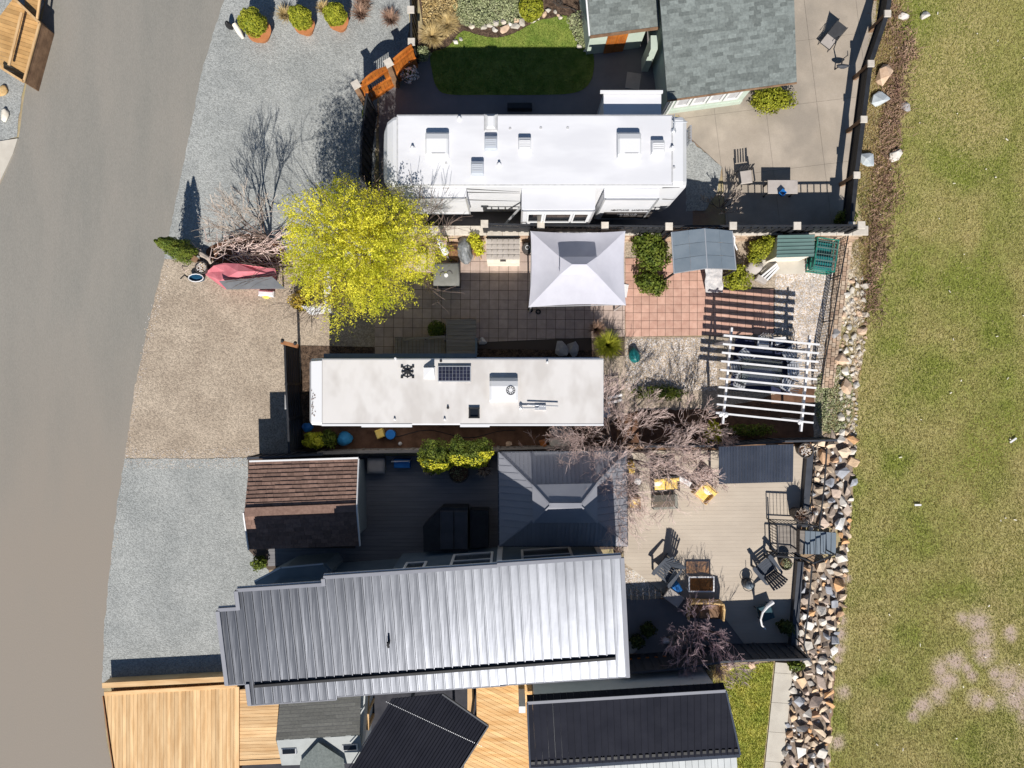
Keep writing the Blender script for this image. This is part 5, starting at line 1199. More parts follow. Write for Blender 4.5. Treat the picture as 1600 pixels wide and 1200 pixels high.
for i in range(9):
    for j in range(4): m = MB(); m.box((q.x - 0.48 + i * 0.12, q.y - 0.18 + j * 0.12, zt + 0.1015), (0.112, 0.112, 0.004)); mk(m, 'solar_cell', CELL, so)
m = MB()
for sx in (-0.5, 0.5):
    for sy in (-0.24, 0.24): m.box((q.x + sx, q.y + sy, zt), (0.06, 0.04, 0.07))
mk(m, 'bracket', FRAME, tr)
q = P(787, 609, T2 + 0.2); m = MB(); dome(m, (q.x, q.y, zt), 0.96, 0.82, 0.34); ac = mk(m, 'air_conditioner', WPLAST, tr)
qq = P(798, 610, T2 + 0.35); m = MB(); m.lathe((qq.x, qq.y, zt + 0.343), [(0.155, 0), (0.155, 0.012), (0.14, 0.012), (0.14, 0.0)], 20, cap=False)
for k in range(10): t = k * 0.628; m.box((qq.x + 0.105 * math.cos(t), qq.y + 0.105 * math.sin(t), zt + 0.343), (0.075, 0.022, 0.01), t)
mk(m, 'fan_grille', BLACKP, ac)
q = P(741, 645, T2); m = MB()
for dx, dy, sx, sy in ((0, .16, .38, .05), (0, -.16, .38, .05), (.16, 0, .05, .28), (-.16, 0, .05, .28)): m.box((q.x + dx, q.y + dy, zt), (sx, sy, 0.09))
rvv = mk(m, 'open_vent', BLACKP, tr); m = MB(); m.box((q.x, q.y, zt), (0.27, 0.27, 0.02)); mk(m, 'screen', DGLASS, rvv)
q = P(842, 637, T2); m = MB(); m.box((q.x + 0.05, q.y, zt), (0.38, 0.14, 0.10)); m.tube([(q.x - 0.65, q.y, zt + 0.12), (q.x, q.y, zt + 0.12)], 0.025, 6); m.tube([(q.x - 0.4, q.y + 0.1, zt + 0.14), (q.x + 0.65, q.y + 0.06, zt + 0.14)], 0.022, 6); m.blob((q.x - 0.62, q.y, zt + 0.12), (0.07, 0.07, 0.05)); mk(m, 'antenna', FRAME, tr)
for px, py in ((700, 637), (689, 564), (618, 560), (855, 566), (695, 655), (617, 655)): q = P(px, py, T2); m = MB(); m.lathe((q.x, q.y, zt), [(0.05, 0), (0.035, 0.05), (0.03, 0.09)], 8); mk(m, 'vent_pipe', BLACKP if px in (700, 689) else WPLAST, tr)
m = MB()
for k in range(22): m.box((xn + 0.24 + rnd.uniform(-0.05, 0.1), y0 + 0.2 + rnd.uniform(0, 1.1), T2 + 0.005), (0.02, 0.035, 0.012), rnd.uniform(0, 3))
mk(m, 'leaf_litter', SOIL, tr)
m = MB(); xx = x1 + 0.25
m.beam((x1 + 0.15, P(0, 600, 1).y - 0.1, 0.9), (x1 + 0.15, P(0, 655, 1).y, 0.9), 0.3, 0.05)
mk(m, 'rear_bumper', FRAME, tr)
for yy in (y0 + 0.05, y1 - 0.05):
    for xx in (1.4, 2.2): m = MB(); m.tube([(xx + 0.26 * math.cos(t * 0.5236), yy, 0.4 + 0.26 * math.sin(t * 0.5236)) for t in range(12)], 0.12, 8, closed=True); mk(m, 'wheel', BLACKP, tr)
q = P(975, 628, 0.9); m = MB()
rk = thing('bike_rack', 'white slatted rack behind the older trailer tail', 'rack', (q.x, q.y, 0))
for k in range(2): mm = MB(); mm.beam(P(950, 622 + k * 8, 0.8), P(972, 617 + k * 8, 0.8), 0.09, 0.04); mk(mm, 'slat', PWHITE, rk)
for k in range(2): mm = MB(); w = P(952 + k * 18, 622, 0.75); mm.beam(Vector((w.x, w.y, 0)), w, 0.06, 0.06); mk(mm, 'leg', PWHITE, rk)

# ================================================================== CANOPIES AND SMALL SHELTERS
cg = thing('canopy_gazebo', 'pale grey fabric canopy gazebo with a vented top on the paver patio', 'canopy', P(903, 425)[:])
EZ = 2.35; TZ = 2.72
E = [P(829, 361, EZ), P(977, 361, EZ), P(978, 477, EZ), P(826, 480, EZ)]; T = [P(876, 403, TZ), P(932, 403, TZ), P(932, 428, TZ), P(876, 428, TZ)]
def cloth(a, b, c, d, nx_=10, ny_=7, sag=0.10, scal=0.07):
    vs = []; fs = []
    mid = (a + b + c + d) / 4
    for j in range(ny_ + 1):
        for i in range(nx_ + 1):
            s, t = i / nx_, j / ny_; p = a.lerp(b, s).lerp(d.lerp(c, s), t); e = math.sin(math.pi * s)
            p.z -= sag * e * (math.sin(math.pi * t) * 0.6 + (1 - t) * 0.15); inward = (c + d) / 2 - (a + b) / 2; inward.z = 0; inward.normalize()
            p += inward * scal * e * (1 - t) ** 2; vs.append(p)
    for j in range(ny_):
        for i in range(nx_): q = j * (nx_ + 1) + i; fs.append((q, q + 1, q + nx_ + 2, q + nx_ + 1))
    return vs, fs
for i in range(4):
    j = (i + 1) % 4; m = MB(); m.add(*cloth(E[i], E[j], T[j], T[i])); mk(m, 'roof_panel', CANV, cg, True)
U = [P(875, 401, TZ + 0.34), P(933, 401, TZ + 0.34), P(933, 429, TZ + 0.3), P(875, 429, TZ + 0.3)]; c0 = sum(U, Vector()) / 4; ra, rb_ = Vector((c0.x - 0.24, c0.y, TZ + 0.58)), Vector((c0.x + 0.24, c0.y, TZ + 0.58))
for f in ((U[0], U[1], rb_, ra), (U[2], U[3], ra, rb_), (U[3], U[0], ra), (U[1], U[2], rb_)): m = MB(); m.quad(*f); mk(m, 'vent_panel', CANV, cg)
m = MB()
for i in range(4): m.tube([E[i] + Vector((0, 0, -0.03)), T[i] + Vector((0, 0, -0.04)), U[i] - Vector((0, 0, 0.03))], 0.02, 6)
for i in range(4): m.tube([T[i] - Vector((0, 0, 0.04)), T[(i + 1) % 4] - Vector((0, 0, 0.04))], 0.02, 6); m.tube([E[i] + (c0 - E[i]) * 0.03 - Vector((0, 0, 0.15)), E[(i + 1) % 4] + (c0 - E[(i + 1) % 4]) * 0.03 - Vector((0, 0, 0.15))], 0.02, 6)
mk(m, 'roof_frame', FRAME, cg)
for i in range(4): q = E[i].lerp(Vector((c0.x, c0.y, EZ)), 0.05); m = MB(); m.beam(Vector((q.x, q.y, 0.045)), Vector((q.x, q.y, EZ - 0.05)), 0.06, 0.06); mk(m, 'leg', FRAME, cg)
for (px, py, r_, lab) in ((829, 484, 0.07, 'smaller black weight ring beside the canopy leg'), (841, 487, 0.08, 'larger black weight ring beside the canopy leg')):
    q = P(px, py, 0.1); m = MB(); m.tube([(q.x + r_ * math.cos(t * 0.5236), q.y + r_ * math.sin(t * 0.5236), 0.08) for t in range(12)], 0.03, 6, closed=True); single('weight_ring', m, BLACKP, lab, 'weight')

# curved grey-blue shelter
sl = thing('panel_shelter', 'grey blue gabled shelter of flat panels over the terracotta terrace', 'shelter', P(1100, 390)[:])
zz = 2.15; TL, TM, TR = P(1049, 363, zz), P(1101, 357, zz + 0.3), P(1144, 361, zz); BL, BM, BR = P(1053, 427, zz), P(1105, 419, zz + 0.3), P(1150, 421, zz)
for half, (A, B, C, D) in enumerate(((TL, TM, BM, BL), (TM, TR, BR, BM))):
    for i in range(2):
        for j in range(3):
            f = lambda s, t: A.lerp(B, s).lerp(D.lerp(C, s), t) + Vector((0, 0, 0.07 * math.sin(math.pi * s)))
            s0, s1, t0, t1 = i / 2 + 0.002, (i + 1) / 2 - 0.002, j / 3 + 0.004, (j + 1) / 3 - 0.004; m = MB(); p = [f(s0, t0), f(s1, t0), f(s1, t1), f(s0, t1)]
            m.add(p + [q - Vector((0, 0, 0.012)) for q in p], [(3, 2, 1, 0), (4, 5, 6, 7), (0, 1, 5, 4), (1, 2, 6, 5), (2, 3, 7, 6), (3, 0, 4, 7)]); mk(m, 'roof_panel', SLATEP, sl)
m = MB()
for t in (0, 1 / 3, 2 / 3, 1):
    for A, B in ((TL.lerp(BL, t), TM.lerp(BM, t)), (TM.lerp(BM, t), TR.lerp(BR, t))): m.beam(A - Vector((0, 0, 0.03)), B - Vector((0, 0, 0.03)), 0.03, 0.04)
for A, B in ((TL, BL), (TM, BM), (TR, BR)): m.beam(A + Vector((0, 0, 0.0)), B + Vector((0, 0, 0.0)), 0.035, 0.04)
mk(m, 'roof_frame', FRAME, sl)
for q in (TL, TR, BL, BR): m = MB(); m.beam(Vector((q.x, q.y, 0)), Vector((q.x, q.y, zz - 0.05)), 0.06, 0.06); mk(m, 'post', BLACK, sl)
m = MB(); m.tube([TR + Vector((0, -0.1, -0.05)), TR + Vector((0.12, -0.2, -0.1)), TR + Vector((0.14, -0.4, -0.2)), TR + Vector((0.3, -0.6, -0.4))], 0.03, 6); mk(m, 'downspout', TRIM, sl)
# green storage locker
gs = thing('storage_locker', 'green ribbed metal roofed storage box against the retaining wall', 'storage box', P(1243, 390)[:])
zz = 1.35; A, B, C, D = P(1215, 367, zz + 0.12), P(1273, 366, zz + 0.12), P(1272, 401, zz), P(1213, 403, zz)
for j in range(6):
    a, b, c, d = A.lerp(D, j / 6), B.lerp(C, j / 6), B.lerp(C, (j + 1) / 6 - 0.01), A.lerp(D, (j + 1) / 6 - 0.01); m = MB(); up = Vector((0, 0, 0.03))
    m.add([a, b, c, d, a.lerp(d, 0.15) + up, b.lerp(c, 0.15) + up, b.lerp(c, 0.35) + up, a.lerp(d, 0.35) + up, b.lerp(c, 0.5), a.lerp(d, 0.5)], [(0, 4, 5, 1), (4, 7, 6, 5), (7, 9, 8, 6), (9, 3, 2, 8)]); mk(m, 'roof_panel', GREENM, gs)
m = MB(); m.prism([(A.x + .05, A.y - .04), (B.x - .05, B.y - .04), (C.x - .05, C.y + .06), (D.x + .05, D.y + .06)], 0, zz - 0.02); mk(m, 'body', CREAM, gs)
m = MB(); m.box((D.x + 0.7, D.y - 0.12, 0), (1.7, 0.55, 0.08)); mk(m, 'ramp', CONCW, gs)
# green crate
gc = thing('wire_crate', 'green wire crate stacked on the gravel beside the storage box', 'crate', P(1290, 400)[:])
q = P(1290, 398, 0.7); m = MB()
rz = R(-8)
M_ = Matrix.Rotation(rz, 3, 'Z')
def L3(x, y, z): return Vector((q.x, q.y, 0)) + M_ @ Vector((x, y, z))
for (a, b) in (((-.4, -.6), (.4, -.6)), ((.4, -.6), (.4, .6)), ((.4, .6), (-.4, .6)), ((-.4, .6), (-.4, -.6))):
    for z in (0.05, 0.4, 0.75): m.beam(L3(*a, z), L3(*b, z), 0.035, 0.035)
for a in ((-.4, -.6), (.4, -.6), (.4, .6), (-.4, .6)): m.beam(L3(*a, 0), L3(*a, 0.77), 0.04, 0.04)
mk(m, 'frame', GREENP, gc); m = MB()
for k in range(9): x = -0.36 + k * 0.09; m.beam(L3(x, -.6, 0.76), L3(x, .6, 0.76), 0.014, 0.014)
for k in range(5): y = -0.48 + k * 0.24; m.beam(L3(-.4, y, 0.78), L3(.4, y, 0.78), 0.05 if k % 2 else 0.025, 0.02)
mk(m, 'lid', GREENM, gc); m = MB(); m.box(L3(0, -0.25, 0.06), (0.7, 0.5, 0.5), rz); m.box(L3(0.05, 0.3, 0.06), (0.6, 0.45, 0.3), rz); mk(m, 'basket', TEALP, gc)
# pergola
pg = thing('pergola', 'white timber pergola with ten thin rafters over the dining set', 'pergola', P(1196, 590)[:])
zz = 2.05
for i in range(10):
    t = i / 9; a = P(1130 - 12 * t, 524 + 121 * t, zz); b = P(1280 - 10 * t, 538.5 + 122 * t, zz); m = MB(); m.beam(a, b, 0.065, 0.14); mk(m, 'rafter', PWHITE, pg)
for (a, b) in (((1143, 512), (1129, 662)), ((1265, 524), (1251, 674))): m = MB(); m.beam(P(*a, zz - 0.13), P(*b, zz - 0.13), 0.07, 0.14); mk(m, 'beam', PWHITE, pg)
for px, py in ((1140, 534), (1130, 646), (1261, 546), (1253, 658)): q = P(px, py, zz - 0.2); m = MB(); m.beam(Vector((q.x, q.y, 0)), q, 0.1, 0.1); mk(m, 'post', PWHITE, pg)
for px, py in ((1126, 647), (1134, 648), (1249, 659)): q = P(px, py, zz); m = MB(); m.blob((q.x, q.y, zz + 0.04), (0.09, 0.09, 0.07)); mk(m, 'lantern', PWHITE, pg)

# ================================================================== FURNITURE
def patio_chair():
    """resin folding chair: slatted seat and back; faces +y, origin at floor"""
    r = thing('folding_chair', 'x', 'chair', (0, 0, 0))
    for k in range(5): m = MB(); m.box((0, -0.2 + k * 0.095, 0.42), (0.46, 0.07, 0.02)); mk(m, 'seat_slat', FRAME, r)
    for k in range(5): m = MB(); m.beam((-0.19 + k * 0.095, -0.26, 0.45), (-0.19 + k * 0.095, -0.36, 0.92), 0.03, 0.02); mk(m, 'back_slat', FRAME, r)
    for s in (-1, 1):
        m = MB(); m.beam((s * 0.24, 0.24, 0.0), (s * 0.24, -0.26, 0.62), 0.03, 0.03); m.beam((s * 0.24, -0.3, 0.0), (s * 0.24, 0.2, 0.42), 0.03, 0.03); mk(m, 'leg', BLACK, r)
        m = MB(); m.beam((s * 0.26, -0.28, 0.64), (s * 0.26, 0.2, 0.62), 0.05, 0.03); mk(m, 'arm', FRAME, r)
    m = MB(); m.box((0, 0, 0.40), (0.44, 0.44, 0.018)); mk(m, 'seat', BLACK, r)
    return r
painted_shade = sheet('shade_sheet', PP([(1149, 528), (1236, 534), (1228, 616), (1140, 610)]), 0.02, mat('navy_shade_paint', (0.02, 0.025, 0.06), (0.03, 0.035, 0.08), scale=8, rough=0.95)); del painted_shade['kind']; tag(painted_shade, 'navy painted shade on the ground under the dining set below the pergola', 'painted_shade')  # flat navy sheet, painted in for the dark shade below the pergola
tb = thing('dining_table', 'rectangular glass topped dining table under the white pergola', 'table', P(1190, 582)[:]); q = P(1190, 582, 0.72)
m = MB(); m.cbox((q.x, q.y, 0.70), (1.5, 0.95, 0.02), 0.006, R(-6)); mk(m, 'tabletop', CLEAR, tb); m = MB()
for sx in (-1, 1): m.beam(Vector((q.x + sx * 0.76, q.y - 0.48, 0.69)), Vector((q.x + sx * 0.76, q.y + 0.48, 0.69)), 0.05, 0.04); m.beam(Vector((q.x - 0.76, q.y + sx * 0.48, 0.69)), Vector((q.x + 0.76, q.y + sx * 0.48, 0.69)), 0.05, 0.04)
mk(m, 'frame', BLACK, tb)
for sx in (-1, 1):
    for sy in (-1, 1): m = MB(); m.beam((q.x + sx * 0.7, q.y + sy * 0.42, 0), (q.x + sx * 0.7, q.y + sy * 0.42, 0.68), 0.05, 0.05); mk(m, 'leg', BLACK, tb)
pc_ = patio_chair(); first = True
for px, py, a, lab in ((1158, 556, -50, 'slatted chair at the upper left of the pergola table'), (1152, 596, -110, 'slatted chair at the lower left of the pergola table'), (1226, 555, 120, 'slatted chair at the upper right corner under the pergola'), (1222, 600, 60, 'slatted chair at the lower right of the pergola table'), (1186, 538, 175, 'slatted chair at the top end of the pergola table'), (1146, 574, -80, 'slatted chair against the left beam of the pergola'), (1232, 578, 95, 'slatted chair half in the sun beside the pergola table')):
    b = P(px, py, 0)
    if first: pc_.location = (b.x, b.y, 0.02); pc_.rotation_euler = (0, 0, R(a)); pc_['label'] = lab; pc_['group'] = 'slatted chairs under the pergola'; first = False
    else: dup(pc_, (b.x, b.y, 0.02), R(a), lab)
# adirondack chairs
def adirondack():
    r = thing('adirondack_chair', 'x', 'chair', (0, 0, 0))
    for k in range(6): y = 0.28 - k * 0.10; m = MB(); m.beam((-0.28, y, 0.38 - k * 0.025), (0.28, y, 0.38 - k * 0.025), 0.085, 0.02); mk(m, 'seat_slat', ADIR, r)
    for k in range(7):
        x = -0.27 + k * 0.09; top = 1.02 - 0.03 * (k - 3) ** 2 * 0.5; m = MB(); m.beam((x * 0.85, -0.28, 0.26), (x * 1.15, -0.62, top), 0.075, 0.02); mk(m, 'back_slat', ADIR, r)
    for s in (-1, 1):
        m = MB(); m.prism([(s * 0.30, 0.40), (s * 0.43, 0.42), (s * 0.46, 0.30), (s * 0.41, -0.40), (s * 0.33, -0.44)], 0.56, 0.585); mk(m, 'arm', ADIR, r)
        m = MB(); m.beam((s * 0.32, 0.30, 0), (s * 0.32, 0.30, 0.56), 0.09, 0.03); mk(m, 'front_leg', ADIR, r)
        m = MB(); m.beam((s * 0.29, 0.34, 0.34), (s * 0.29, -0.55, 0.04), 0.03, 0.11); mk(m, 'rear_leg', ADIR, r)
    m = MB(); m.beam((-0.36, -0.44, 0.54), (0.36, -0.44, 0.54), 0.05, 0.03); m.beam((-0.3, -0.56, 0.8), (0.3, -0.56, 0.8), 0.04, 0.03); mk(m, 'cross_rail', ADIR, r)
    return r
ad = adirondack(); b = P(1040, 892, 0.4); ad.location = (b.x, b.y, 0.095); ad.rotation_euler = (0, 0, R(140)); ad['label'] = 'dark adirondack chair left of the amber glass fire table'; ad['group'] = 'adirondack chairs around the fire table'
b = P(1196, 888, 0.4); dup(ad, (b.x, b.y, 0.095), R(38), 'dark adirondack chair right of the fire table near the steps')
# dark jacket-like cushion and stool beside left chair
b = P(1056, 918, 0.3); m = MB(); m.cbox((b.x, b.y, 0.095), (0.34, 0.34, 0.4), 0.04, R(30)); single('side_stool', m, BLUE, 'small blue stool between the left adirondack chair and the tan ottoman', 'stool')
b = P(1052, 933, 0.45); ot = thing('ottoman', 'tan rectangular ottoman turned at an angle at the shade edge', 'ottoman', (b.x, b.y, 0.095), rz=R(-36)); m = MB(); m.cbox((0, 0, 0.38), (0.70, 0.46, 0.07), 0.02); mk(m, 'cushion', COVERT, ot, local=True)
for sx in (-1, 1):
    for sy in (-1, 1): m = MB(); m.beam((sx * 0.3, sy * 0.18, 0), (sx * 0.3, sy * 0.18, 0.38), 0.04, 0.04); mk(m, 'leg', BLACK, ot, local=True)
# fire table with amber glass
b = P(1096, 913, 0.6); ft = thing('glass_table', 'white framed table with amber glass top in front of the shade', 'table', (b.x, b.y, 0.095)); hw, hd = 0.47, 0.275
m = MB()
for s in (-1, 1): m.beam((-hw - .02, s * hd, 0.5), (hw + .02, s * hd, 0.5), 0.05, 0.04); m.beam((s * hw, -hd, 0.5), (s * hw, hd, 0.5), 0.05, 0.038)
mk(m, 'frame', PWHITE, ft, local=True); m = MB(); m.box((0, 0, 0.495), (2 * hw - .04, 2 * hd - .04, 0.01)); mk(m, 'glass_top', AMBER, ft, local=True)
for sx in (-1, 1):
    for sy in (-1, 1): m = MB(); m.beam((sx * hw, sy * hd, 0), (sx * hw, sy * hd, 0.48), 0.04, 0.04); mk(m, 'leg', PWHITE, ft, local=True)
# wicker loveseat
b = P(1100, 952, 0.4); ls = thing('wicker_loveseat', 'brown wicker loveseat in the shade under the mauve tree', 'loveseat', (b.x, b.y, 0.095), rz=R(178)); m = MB(); m.cbox((0, 0, 0.1), (1.3, 0.7, 0.26), 0.04); mk(m, 'seat_base', WICK, ls, local=True)
m = MB(); m.cbox((0, 0.03, 0.36), (1.1, 0.55, 0.1), 0.04); mk(m, 'cushion', OLDWOOD, ls, local=True)
m = MB(); m.tube([(-0.66, 0.32, 0.62), (-0.68, -0.1, 0.64), (-0.6, -0.36, 0.78), (0, -0.42, 0.84), (0.6, -0.36, 0.78), (0.68, -0.1, 0.64), (0.66, 0.32, 0.62)], 0.05, 8); m.box((0, -0.37, 0.3), (1.2, 0.06, 0.48)); m.box((-0.64, 0, 0.3), (0.05, 0.62, 0.3)); m.box((0.64, 0, 0.3), (0.05, 0.62, 0.3)); mk(m, 'backrest', WICKL, ls, local=True)
# lounge chair in shade
b = P(1192, 958, 0.5); lc = thing('lounge_chair', 'teal lounge chair with a pale curved rim in the deck shade', 'chair', (b.x, b.y, 0.095), rz=R(20)); m = MB(); m.cbox((0.12, -0.05, 0.28), (0.55, 0.6, 0.1), 0.04); mk(m, 'seat', mat('teal_fabric', (0.03, 0.07, 0.09), (0.04, 0.09, 0.11), rough=0.9), lc, local=True)
m = MB(); m.tube([(0.42, 0.42, 0.75), (0.15, 0.36, 0.82), (-0.1, 0.22, 0.86), (-0.26, 0.0, 0.86), (-0.28, -0.25, 0.80), (-0.18, -0.48, 0.7)], [0.09, 0.07, 0.045, 0.035, 0.035, 0.03], 8); mk(m, 'backrest_rim', PWHITE, lc, local=True)
m = MB(); m.add([(-0.26, 0.0, 0.84), (-0.26, -0.3, 0.78), (-0.1, -0.3, 0.32), (-0.1, 0.2, 0.32), (-0.1, 0.22, 0.84)], [(0, 1, 2, 3, 4)]); mk(m, 'backrest', BLACK, lc, local=True)
for sx, sy in ((-.15, -.25), (-.15, .2), (.35, -.25), (.35, .2)): m = MB(); m.beam((sx, sy, 0), (sx, sy, 0.3), 0.03, 0.03); mk(m, 'leg', BLACK, lc, local=True)
# little round bell table
b = P(1170, 914, 0.4); bt = thing('bell_stand', 'small dark dome lantern with rings on the deck shade line', 'lantern', (b.x, b.y, 0.095)); m = MB(); m.lathe((0, 0, 0), [(0.20, 0), (0.2, 0.05), (0.15, 0.12), (0.15, 0.3), (0.17, 0.32)], 16); mk(m, 'base', ADIR, bt, local=True)
m = MB(); m.lathe((0, 0, 0.33), [(0.16, 0), (0.14, 0.1), (0.08, 0.17), (0.01, 0.2)], 16); mk(m, 'dome', SLATEP, bt, local=True); m = MB(); m.tube([(0.24 * math.cos(t * .5236), 0.24 * math.sin(t * .5236), 0.3) for t in range(12)], 0.014, 5, closed=True); mk(m, 'ring', BLACK, bt, local=True); m = MB(); m.tube([(0, 0, 0.5), (0, 0, 0.85)], 0.012, 5); mk(m, 'finial', BLACK, bt, local=True)
# planters
def planter(px, py, r, h, label, kind, z0=0.095, seed=1, potm=None):
    b = P(px, py, z0 + h); rt = thing('planter', label, 'planter', (b.x, b.y, z0)); m = MB(); m.lathe((0, 0, 0), [(r * 0.72, 0), (r, h), (r, h + 0.02), (r * 0.88, h + 0.02), (r * 0.86, h - 0.06)], 20, cap=False); m.lathe((0, 0, 0), [(r * 0.7, 0), (r * 0.7, 0.01)], 12); mk(m, 'pot', potm or BLKPOT, rt, local=True)
    m = MB(); m.lathe((0, 0, h - 0.07), [(r * 0.86, 0), (r * 0.5, 0.02), (0.01, 0.03)], 16, cap=False); mk(m, 'soil', SOIL, rt, local=True)
    q = random.Random(seed); m = MB()
    if kind == 'pebbles':
        for i in range(90):
            a, d = q.uniform(0, 6.28), r * 0.8 * math.sqrt(q.random()); m.blob((d * math.cos(a), d * math.sin(a), h - 0.03), (0.03, 0.025, 0.02), i, 0.2, 6, 4)
        o = mk(m, 'pebbles', PEBBLE, rt, local=True); o['kind'] = 'stuff'
    elif kind == 'twigs':
        for i in range(60):
            a, d = q.uniform(0, 6.28), r * 0.7 * math.sqrt(q.random()); a2 = a + q.uniform(-0.8, 0.8); l = q.uniform(0.05, 0.25)
            m.tube([(d * math.cos(a), d * math.sin(a), h - 0.06), (d * math.cos(a) + l * 0.5 * math.cos(a2), d * math.sin(a) + l * 0.5 * math.sin(a2), h + 0.12), (d * math.cos(a) + l * math.cos(a2), d * math.sin(a) + l * math.sin(a2), h + 0.2)], [0.01, 0.008, 0.004], 3)
        mk(m, 'stems', TWIGW, rt, local=True)
    else:
        pts, nn = shell_points((0, 0, h + 0.05), (r * 0.95, r * 0.95, 0.12), 260, seed, 0.8); o = tri_cloud('foliage', pts + np.array(rt.location), nn, 0.03, LEAFS, rt, seed)
    return rt
planter(1228, 881, 0.25, 0.35, 'round planter of pale plants beside the stair gate', 'leaf', seed=3)
planter(1259, 704, 0.30, 0.45, 'dark round planter of pebbles at the upper deck corner', 'pebbles', seed=4)
planter(1253, 806, 0.28, 0.75, 'tall dark planter of dry stems above the steps', 'twigs', seed=5)
planter(966, 860, 0.2, 0.4, 'small pot of bare stems at the corner of the silver roof', 'twigs', seed=6)
planter(717, 738, 0.42, 0.30, 'wide dark round pot under the lime edged bushes', 'leaf', z0=0.085, seed=7)
planter(672, 732, 0.26, 0.35, 'black pot left of the wide round pot', 'twigs', z0=0.085, seed=8); planter(757, 734, 0.26, 0.35, 'black pot right of the wide round pot beside the gazebo', 'twigs', z0=0.085, seed=9)
# yellow sofa set under the big bare tree
def cushioned(px, py, w, d, h, rz, label, cat, cm, fm, name, pillow=None, backs=1, z0=0.095):
    b = P(px, py, h); rt = thing(name, label, cat, (b.x, b.y, z0), rz=rz)
    m = MB(); m.cbox((0, 0, 0.12), (w, d, h - 0.22), 0.03); mk(m, 'frame', fm, rt, local=True)
    for k in range(backs): x = -w / 2 + w * (k + 0.5) / backs; m = MB(); m.cbox((x, 0.02, h - 0.09), (w / backs * 0.94, d * 0.86, 0.12), 0.04); mk(m, 'seat_cushion', cm, rt, local=True)
    for k in range(backs): x = -w / 2 + w * (k + 0.5) / backs; m = MB(); m.cbox((x, d / 2 - 0.04, h - 0.05), (w / backs * 0.92, 0.16, 0.4), 0.05); mk(m, 'back_cushion', cm, rt, local=True)
    for s in (-1, 1): m = MB(); m.cbox((s * (w / 2 - 0.01), 0, 0.12), (0.06, d, h + 0.06), 0.02); mk(m, 'arm', fm, rt, local=True)
    m = MB(); m.box((0, d / 2 + 0.05, 0.12), (w, 0.05, h + 0.2)); mk(m, 'backrest', fm, rt, local=True)
    if pillow: m = MB(); m.blob((pillow[0], pillow[1], h + 0.12), (0.2, 0.17, 0.08), 3, 0.06); mk(m, 'pillow', CREAM, rt, True, local=True)
    return rt
cushioned(1039, 756, 0.98, 0.52, 0.42, R(3), 'two seat sofa with yellow cushions under the bare tree', 'sofa', YEL, BLACK, 'yellow_sofa', (-0.33, 0.12), 2)
cushioned(1099, 770, 0.62, 0.58, 0.44, R(-42), 'round honey wicker armchair with yellow seat and white pillow', 'armchair', YEL, WICKL, 'wicker_armchair', (0.0, 0.18), 1)
cushioned(990, 786, 0.42, 0.42, 0.42, R(2), 'small yellow cushioned chair beside the gazebo edge', 'chair', YEL, WICK, 'yellow_chair', None, 1)
b = P(1039, 784, 0.45); gt = thing('coffee_table', 'clear glass coffee table in front of the yellow sofa', 'table', (b.x, b.y, 0.095), rz=R(2)); m = MB(); m.cbox((0, 0, 0.42), (0.95, 0.56, 0.015), 0.005); mk(m, 'glass_top', CLEAR, gt, local=True); m = MB(); m.box((0, 0, 0.15), (0.85, 0.46, 0.02)); mk(m, 'shelf', WICK, gt, local=True)
for sx in (-1, 1):
    for sy in (-1, 1): m = MB(); m.beam((sx * .45, sy * .25, 0), (sx * .45, sy * .25, 0.42), 0.03, 0.03); mk(m, 'leg', BLACK, gt, local=True)
b = P(1068, 750, 0.5); m = MB(); m.cbox((b.x, b.y, 0.3), (0.75, 0.2, 0.1), 0.03, R(-32)); m.box((b.x, b.y, 0.095), (0.1, 0.1, 0.2)); single('folded_parasol', m, PWHITE, 'white folded fabric roll leaning beside the yellow sofa', 'parasol')
b = P(996, 752, 0.35); m = MB(); m.lathe((b.x, b.y, 0.095), [(0.11, 0), (0.14, 0.3), (0.12, 0.32)], 14); single('white_urn', m, PWHITE, 'small white urn between the yellow plant and the yellow sofa', 'urn')
shrub(983, 731, 0.45, (0.22, 0.24, 0.2), 500, 0.05, YEL, 'yellow_flower_pot', 'pale yellow potted flowers beside the gazebo roof', 'flowers', 11, core=False)
# ---- paver patio things
hb = thing('hot_tub', 'taupe quilted hot tub cover on a cream base beside the canopy', 'hot tub', P(785, 392)[:]); zz = 0.85; A, B, C, D = P(760, 373, zz), P(812, 373, zz), P(812, 405, zz), P(760, 405, zz)
m = MB(); m.prism([P2(759, 372, zz - .1), P2(813, 372, zz - .1), P2(812, 411, zz - .1), P2(761, 411, zz - .1)], 0.045, zz - 0.12); mk(m, 'base', CREAM, hb)
for i in range(6):
    for j in range(4):
        a, b, c, d = [A.lerp(B, s).lerp(D.lerp(C, s), t) for s, t in ((i / 6, j / 4), ((i + 1) / 6, j / 4), ((i + 1) / 6, (j + 1) / 4), (i / 6, (j + 1) / 4))]
        ce = (a + b + c + d) / 4; m = MB(); m.add([p.lerp(ce, 0.03) - Vector((0, 0, 0.08)) for p in (a, b, c, d)] + [p.lerp(ce, 0.03) for p in (a, b, c, d)] + [p.lerp(ce, 0.3) + Vector((0, 0, 0.006)) for p in (a, b, c, d)], [(0, 1, 5, 4), (1, 2, 6, 5), (2, 3, 7, 6), (3, 0, 4, 7), (4, 5, 9, 8), (5, 6, 10, 9), (6, 7, 11, 10), (7, 4, 8, 11), (8, 9, 10, 11)]); mk(m, 'cover_panel', COVERT, hb, True)
m = MB(); m.beam(P(761, 368, zz - .02), P(812, 368, zz - .02), 0.12, 0.1); mk(m, 'hinge_bar', BLACK, hb)
m = MB(); q = P(786, 407, zz); m.box((q.x, q.y, zz - 0.1), (0.22, 0.05, 0.03)); mk(m, 'handle', BLKPOT, hb)
